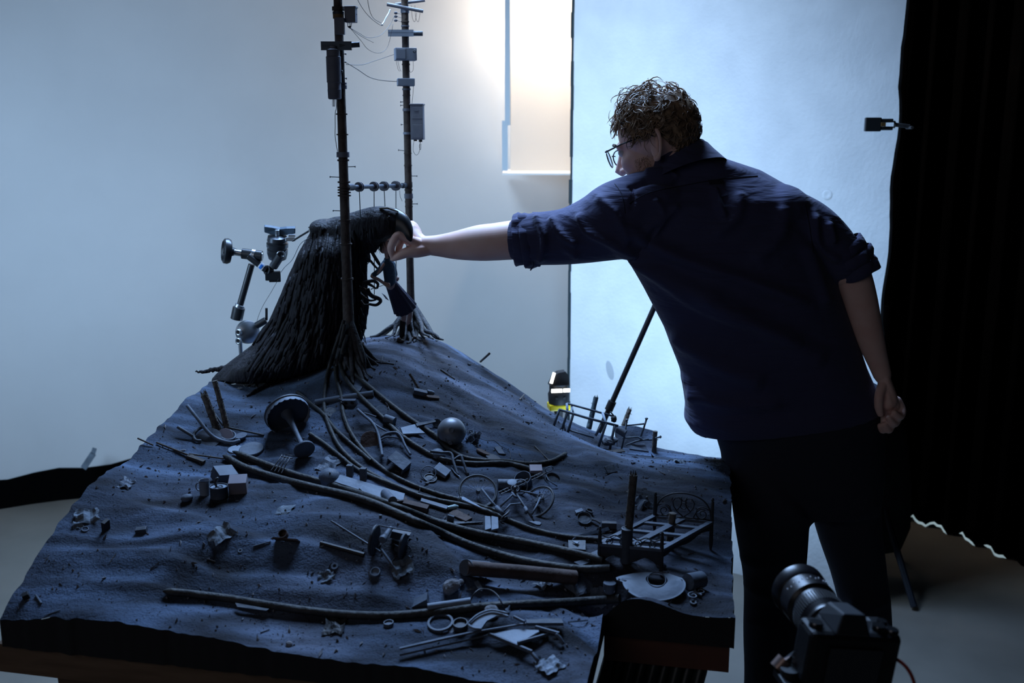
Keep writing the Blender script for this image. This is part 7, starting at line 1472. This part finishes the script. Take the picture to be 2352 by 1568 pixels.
# ---- wrecked cart at the back of the set
def cart():
    Y0 = 2.52
    t = thing('wrecked_cart', G(1400, 1035), 'wrecked miniature cart frame on the back edge, right of the ridge', 'cart'); te = mat('cart_teal_iron', (0.05, 0.065, 0.085), 0.6, col2=(0.09, 0.11, 0.13), nscale=40); k = S(1, at(1400, 1000, Y0))
    def tb(nm, pts, r=2.6, dy=0.0, mt=te): m = MB(); m.tube([at(u, v, Y0 + dy + (p[0] if (p := rest) else 0)) for u, v, *rest in pts], r * k, 8); return m.build(nm, mt, t, smooth='all')
    tb('front_top_rail', [(1284, 940), (1350, 960), (1420, 978)], 3.0); tb('rear_top_rail', [(1302, 926, .09), (1360, 942, .09), (1410, 956, .09)], 2.6)
    for a, b in (((1285, 940), (1269, 986)), ((1303, 946), (1289, 992)), ((1317, 950), (1301, 1003)), ((1385, 972), (1368, 1000)), ((1393, 970), (1375, 1025)), ((1412, 975), (1400, 1035))): tb('upright', [a, b], 3.0)
    tb('upright', [(1302, 926, .09), (1304, 955, .07)], 3.2, mt=M_PALE); tb('upright', [(1313, 932, .09), (1317, 950, .07)], 2.4, mt=M_PALE); tb('upright', [(1384, 948, .09), (1392, 972, .04)], 3.2, mt=M_PALE); tb('mid_rail', [(1306, 987), (1364, 1005)], 2.2); tb('bottom_rail', [(1300, 1006), (1340, 1018), (1402, 1036)], 3.0); tb('pale_strut', [(1296, 975), (1301, 1003)], 2.4, mt=M_PALE)
    tb('handle_bar', [(1425, 1042), (1432, 1012), (1440, 965)], 2.2); m = MB(); m.ell(at(1440, 964, Y0), (.004, .004, .003)); m.build('knob', te, t); tb('handle_bar', [(1472, 1002), (1478, 985), (1485, 962)], 2.2); m = MB(); m.ell(at(1485, 961, Y0), (.0045, .004, .003)); m.build('knob', te, t)
    tb('cross_bar', [(1440, 977), (1480, 973)], 2.0); tb('strut', [(1430, 1006), (1465, 1003), (1476, 1010), (1498, 1010)], 2.0); tb('strut', [(1438, 1022), (1462, 1013), (1490, 1008)], 2.2); tb('peg', [(1505, 1006), (1516, 1003)], 2.2); m = MB(); m.ell(at(1517, 1003, Y0), (.003, .003, .004)); m.build('knob', te, t)
    m = MB(); m.ell(at(1410, 962, Y0 + .05), (.008, .008, .009), jit=.3); m.tube([at(1402, 945, Y0 + .05), at(1410, 955, Y0 + .05)], .002, 6); m.build('winch', M_BLACK, t, smooth='all')
    m = MB(); m.tube([at(1418, 985, Y0), at(1436, 996, Y0 - .01)], 9 * k, 14); m.build('axle_drum', M_DARK, t, smooth=True); m = MB(); m.ell(at(1400, 1012, Y0 + .01), (.02, .02, .012), jit=.4); m.build('debris_lump', M_DARK, t)
    m = MB(); m.prism([at(1446, 1030, Y0 - .02), at(1450, 1020, Y0), at(1480, 1018, Y0), at(1490, 1036, Y0 - .02)], (0, 0, -.004)); m.build('flat_panel', M_PAINT, t); m = MB(); m.prism([at(1388, 1034, Y0 - .03), at(1430, 1030, Y0 - .03), at(1436, 1036, Y0 - .04), at(1392, 1040, Y0 - .04)], (0, 0, -.003)); m.build('loose_slat', M_DKWOOD, t)
    # rock slab it rests on, behind
    P0 = at(1416, 978, Y0 + .12); P1 = at(1506, 990, Y0 + .12); m = MB(); m.prism([at(1420, 1040, Y0 + .03), at(1508, 1042, Y0 + .03), P1, at(1460, 978, Y0 + .12), P0], (0, 0.05, -0.02)); m.build('rock_slab', M_GROUND, label='flat rock slab behind the wrecked cart', cat='rock', group='loose rocks', kind='thing')
cart()
# ------------------------------------------------------------------ the stills camera in the foreground
def dslr():
    c = at(1935, 1455, 1.30); body = mat('camera_black', (0.007, 0.007, 0.008), 0.5, spec=0.25, bump=0.1, bscale=300)
    t = thing('still_camera', c - V((0, 0, 0.10)), 'black interchangeable-lens camera on a tripod at the lower right', 'camera')
    lens_dir = (at(1838, 1345, 1.46) - at(1925, 1450, 1.32)).normalized(); z = V((0.15, -0.35, 1)).normalized()
    y = lens_dir; x = y.cross(z).normalized(); z = x.cross(y)
    M = MX.Translation(c) @ MX((x, y, z)).transposed().to_4x4()
    m = MB(M); m.box((0.01, 0, -0.03), (0.135, 0.052, 0.085)); m.box((0.062, 0.018, -0.03), (0.034, 0.05, 0.08)); m.build('body', body, t, bevel=0.008)
    m = MB(M); m.add([(-0.026, -0.03, 0.012), (0.026, -0.03, 0.012), (0.026, 0.034, 0.012), (-0.026, 0.034, 0.012), (-0.017, -0.022, 0.042), (0.017, -0.022, 0.042), (0.015, 0.03, 0.034), (-0.015, 0.03, 0.034)],
                     [(3, 2, 1, 0), (4, 5, 6, 7), (0, 1, 5, 4), (1, 2, 6, 5), (2, 3, 7, 6), (3, 0, 4, 7)]); m.build('viewfinder_hump', mat('camera_grey', (0.010, 0.012, 0.016), 0.6), t, bevel=0.003)
    L = MB(M); prof = [(0.030, 0.025), (0.030, 0.04), (0.034, 0.042), (0.034, 0.052), (0.037, 0.056), (0.037, 0.086), (0.035, 0.088), (0.035, 0.096), (0.040, 0.10), (0.040, 0.128), (0.038, 0.13), (0.038, 0.135), (0.042, 0.14), (0.043, 0.158), (0.040, 0.16), (0.036, 0.15)]
    L.lathe(prof, (0, 0, -0.012), (0, 1, 0), 40, close=False); lo = L.build('lens', mat('lens_black', (0.010, 0.009, 0.011), 0.33, spec=0.4), t, smooth=True)
    g = MB(M)
    for j in range(56):
        a = 2 * math.pi * j / 56; g.box((math.cos(a) * 0.0375, 0.071, -0.012 + math.sin(a) * 0.0375), (0.0016, 0.026, 0.0016), MX.Rotation(-a, 3, 'Y'))
    g.build('focus_ring', mat('ribbed_rubber', (0.015, 0.015, 0.016), 0.7), lo)
    g = MB(M); g.lathe([(0.0001, 0.149), (0.037, 0.147)], (0, 0, -0.012), (0, 1, 0), 30, close=False); g.build('front_glass', mat('coated_glass', (0.01, 0.01, 0.015), 0.05, spec=0.8), lo, smooth='all')
    g = MB(M)
    for j in range(14):
        a = math.pi * (0.15 + 0.7 * j / 13); g.box((math.cos(a) * 0.0405, 0.115 + 0.004 * (j % 2), -0.012 + math.sin(a) * 0.0405), (0.0015, 0.003, 0.0012), MX.Rotation(-a, 3, 'Y'))
    g.build('scale_marks', mat('white_print', (0.5, 0.5, 0.52), 0.5), lo)
    knob = mat('polished_dial', (0.10, 0.10, 0.105), 0.22, 0.9)
    for (a, b, r, h) in ((0.048, -0.006, 0.010, 0.018), (0.064, 0.016, 0.008, 0.014), (0.066, -0.012, 0.009, 0.016), (-0.044, -0.004, 0.010, 0.017), (0.04, 0.014, 0.005, 0.008), (-0.054, 0.012, 0.004, 0.008)):
        m = MB(M); m.lathe([(r, 0.008), (r, h), (r * 0.9, h + 0.002), (0.0001, h + 0.002)], (a, b, 0.0), (0, 0, 1), 20, close=False); m.build('dial', knob, t, smooth=True)
    m = MB(M); m.box((0.01, -0.0275, -0.035), (0.078, 0.004, 0.055)); m.build('rear_screen', mat('screen_glass', (0.01, 0.01, 0.012), 0.1), t)
    # tripod head with plate and handle
    m = MB(M); m.box((0, 0, -0.082), (0.06, 0.06, 0.02)); m.box((-0.05, 0.0, -0.078), (0.06, 0.05, 0.012)); m.build('quick_plate', body, t, bevel=0.002)
    tp = thing('tripod', V((c.x, c.y, 0)), 'black tripod carrying the stills camera', 'tripod'); hb = M @ V((0, 0, -0.095))
    m = MB(); m.tube([hb, hb - V((0, 0, 0.06))], 0.030, 18); m.ell(hb - V((0, 0, 0.02)), (0.036,) * 3); m.build('head', body, tp, smooth=True)
    k = at(1797, 1520, 1.33); m = MB(); m.tube([lerp(hb, k, 0.1), at(1820, 1500, 1.31), k], 0.004, 8); m.build('lever', M_CHROME, tp, smooth=True)
    a = at(1815, 1535, 1.30); m = MB(); m.tube([a, a - V((0, 0, 0.10))], 0.0135, 14); m.build('grip', mat('grip_rubber', (0.012, 0.014, 0.015), 0.6), tp, smooth=True)
    k2 = at(1803, 1515, 1.32); m = MB(); m.tube([k2, k2 + V((-0.012, -0.004, -0.012))], 0.012, 14); m.build('lock_knob', mat('copper_knob', (0.35, 0.25, 0.22), 0.3, 0.8), tp, smooth=True)
    jn = hb - V((0, 0, 0.10))
    m = MB(); m.tube([hb - V((0, 0, 0.05)), jn - V((0, 0, 0.35))], 0.016, 12); m.build('column', body, tp, smooth=True)
    for a in (0.3, 2.4, 4.5):
        m = MB(); e = V((jn.x + 0.42 * math.cos(a), jn.y + 0.42 * math.sin(a), 0.0)); m.tube([jn - V((0, 0, 0.02)), e + V((0, 0, 0.01))], [0.016, 0.011], 10); m.build('leg', body, tp, smooth=True)
    q = smooth_path([at(2012, 1490, 1.30), at(2050, 1508, 1.30), at(2080, 1530, 1.29), at(2098, 1562, 1.28), at(2104, 1600, 1.27)], 6); q = [V(p) for p in q]; e = q[-1]; q += [e + V((0.01, 0, -0.2)), V((e.x + 0.05, e.y, 0.02)), V((e.x + 0.4, e.y - 0.1, 0.004))]
    q = [V(p) for p in smooth_path([tuple(p) for p in q], 3)]
    m = MB(); m.tube(q, 0.0026, 8); m.build('tether_cable', mat('red_cable', (0.22, 0.02, 0.015), 0.5), label='thin red tether cable hanging from the stills camera', cat='cable', smooth=True)
dslr()
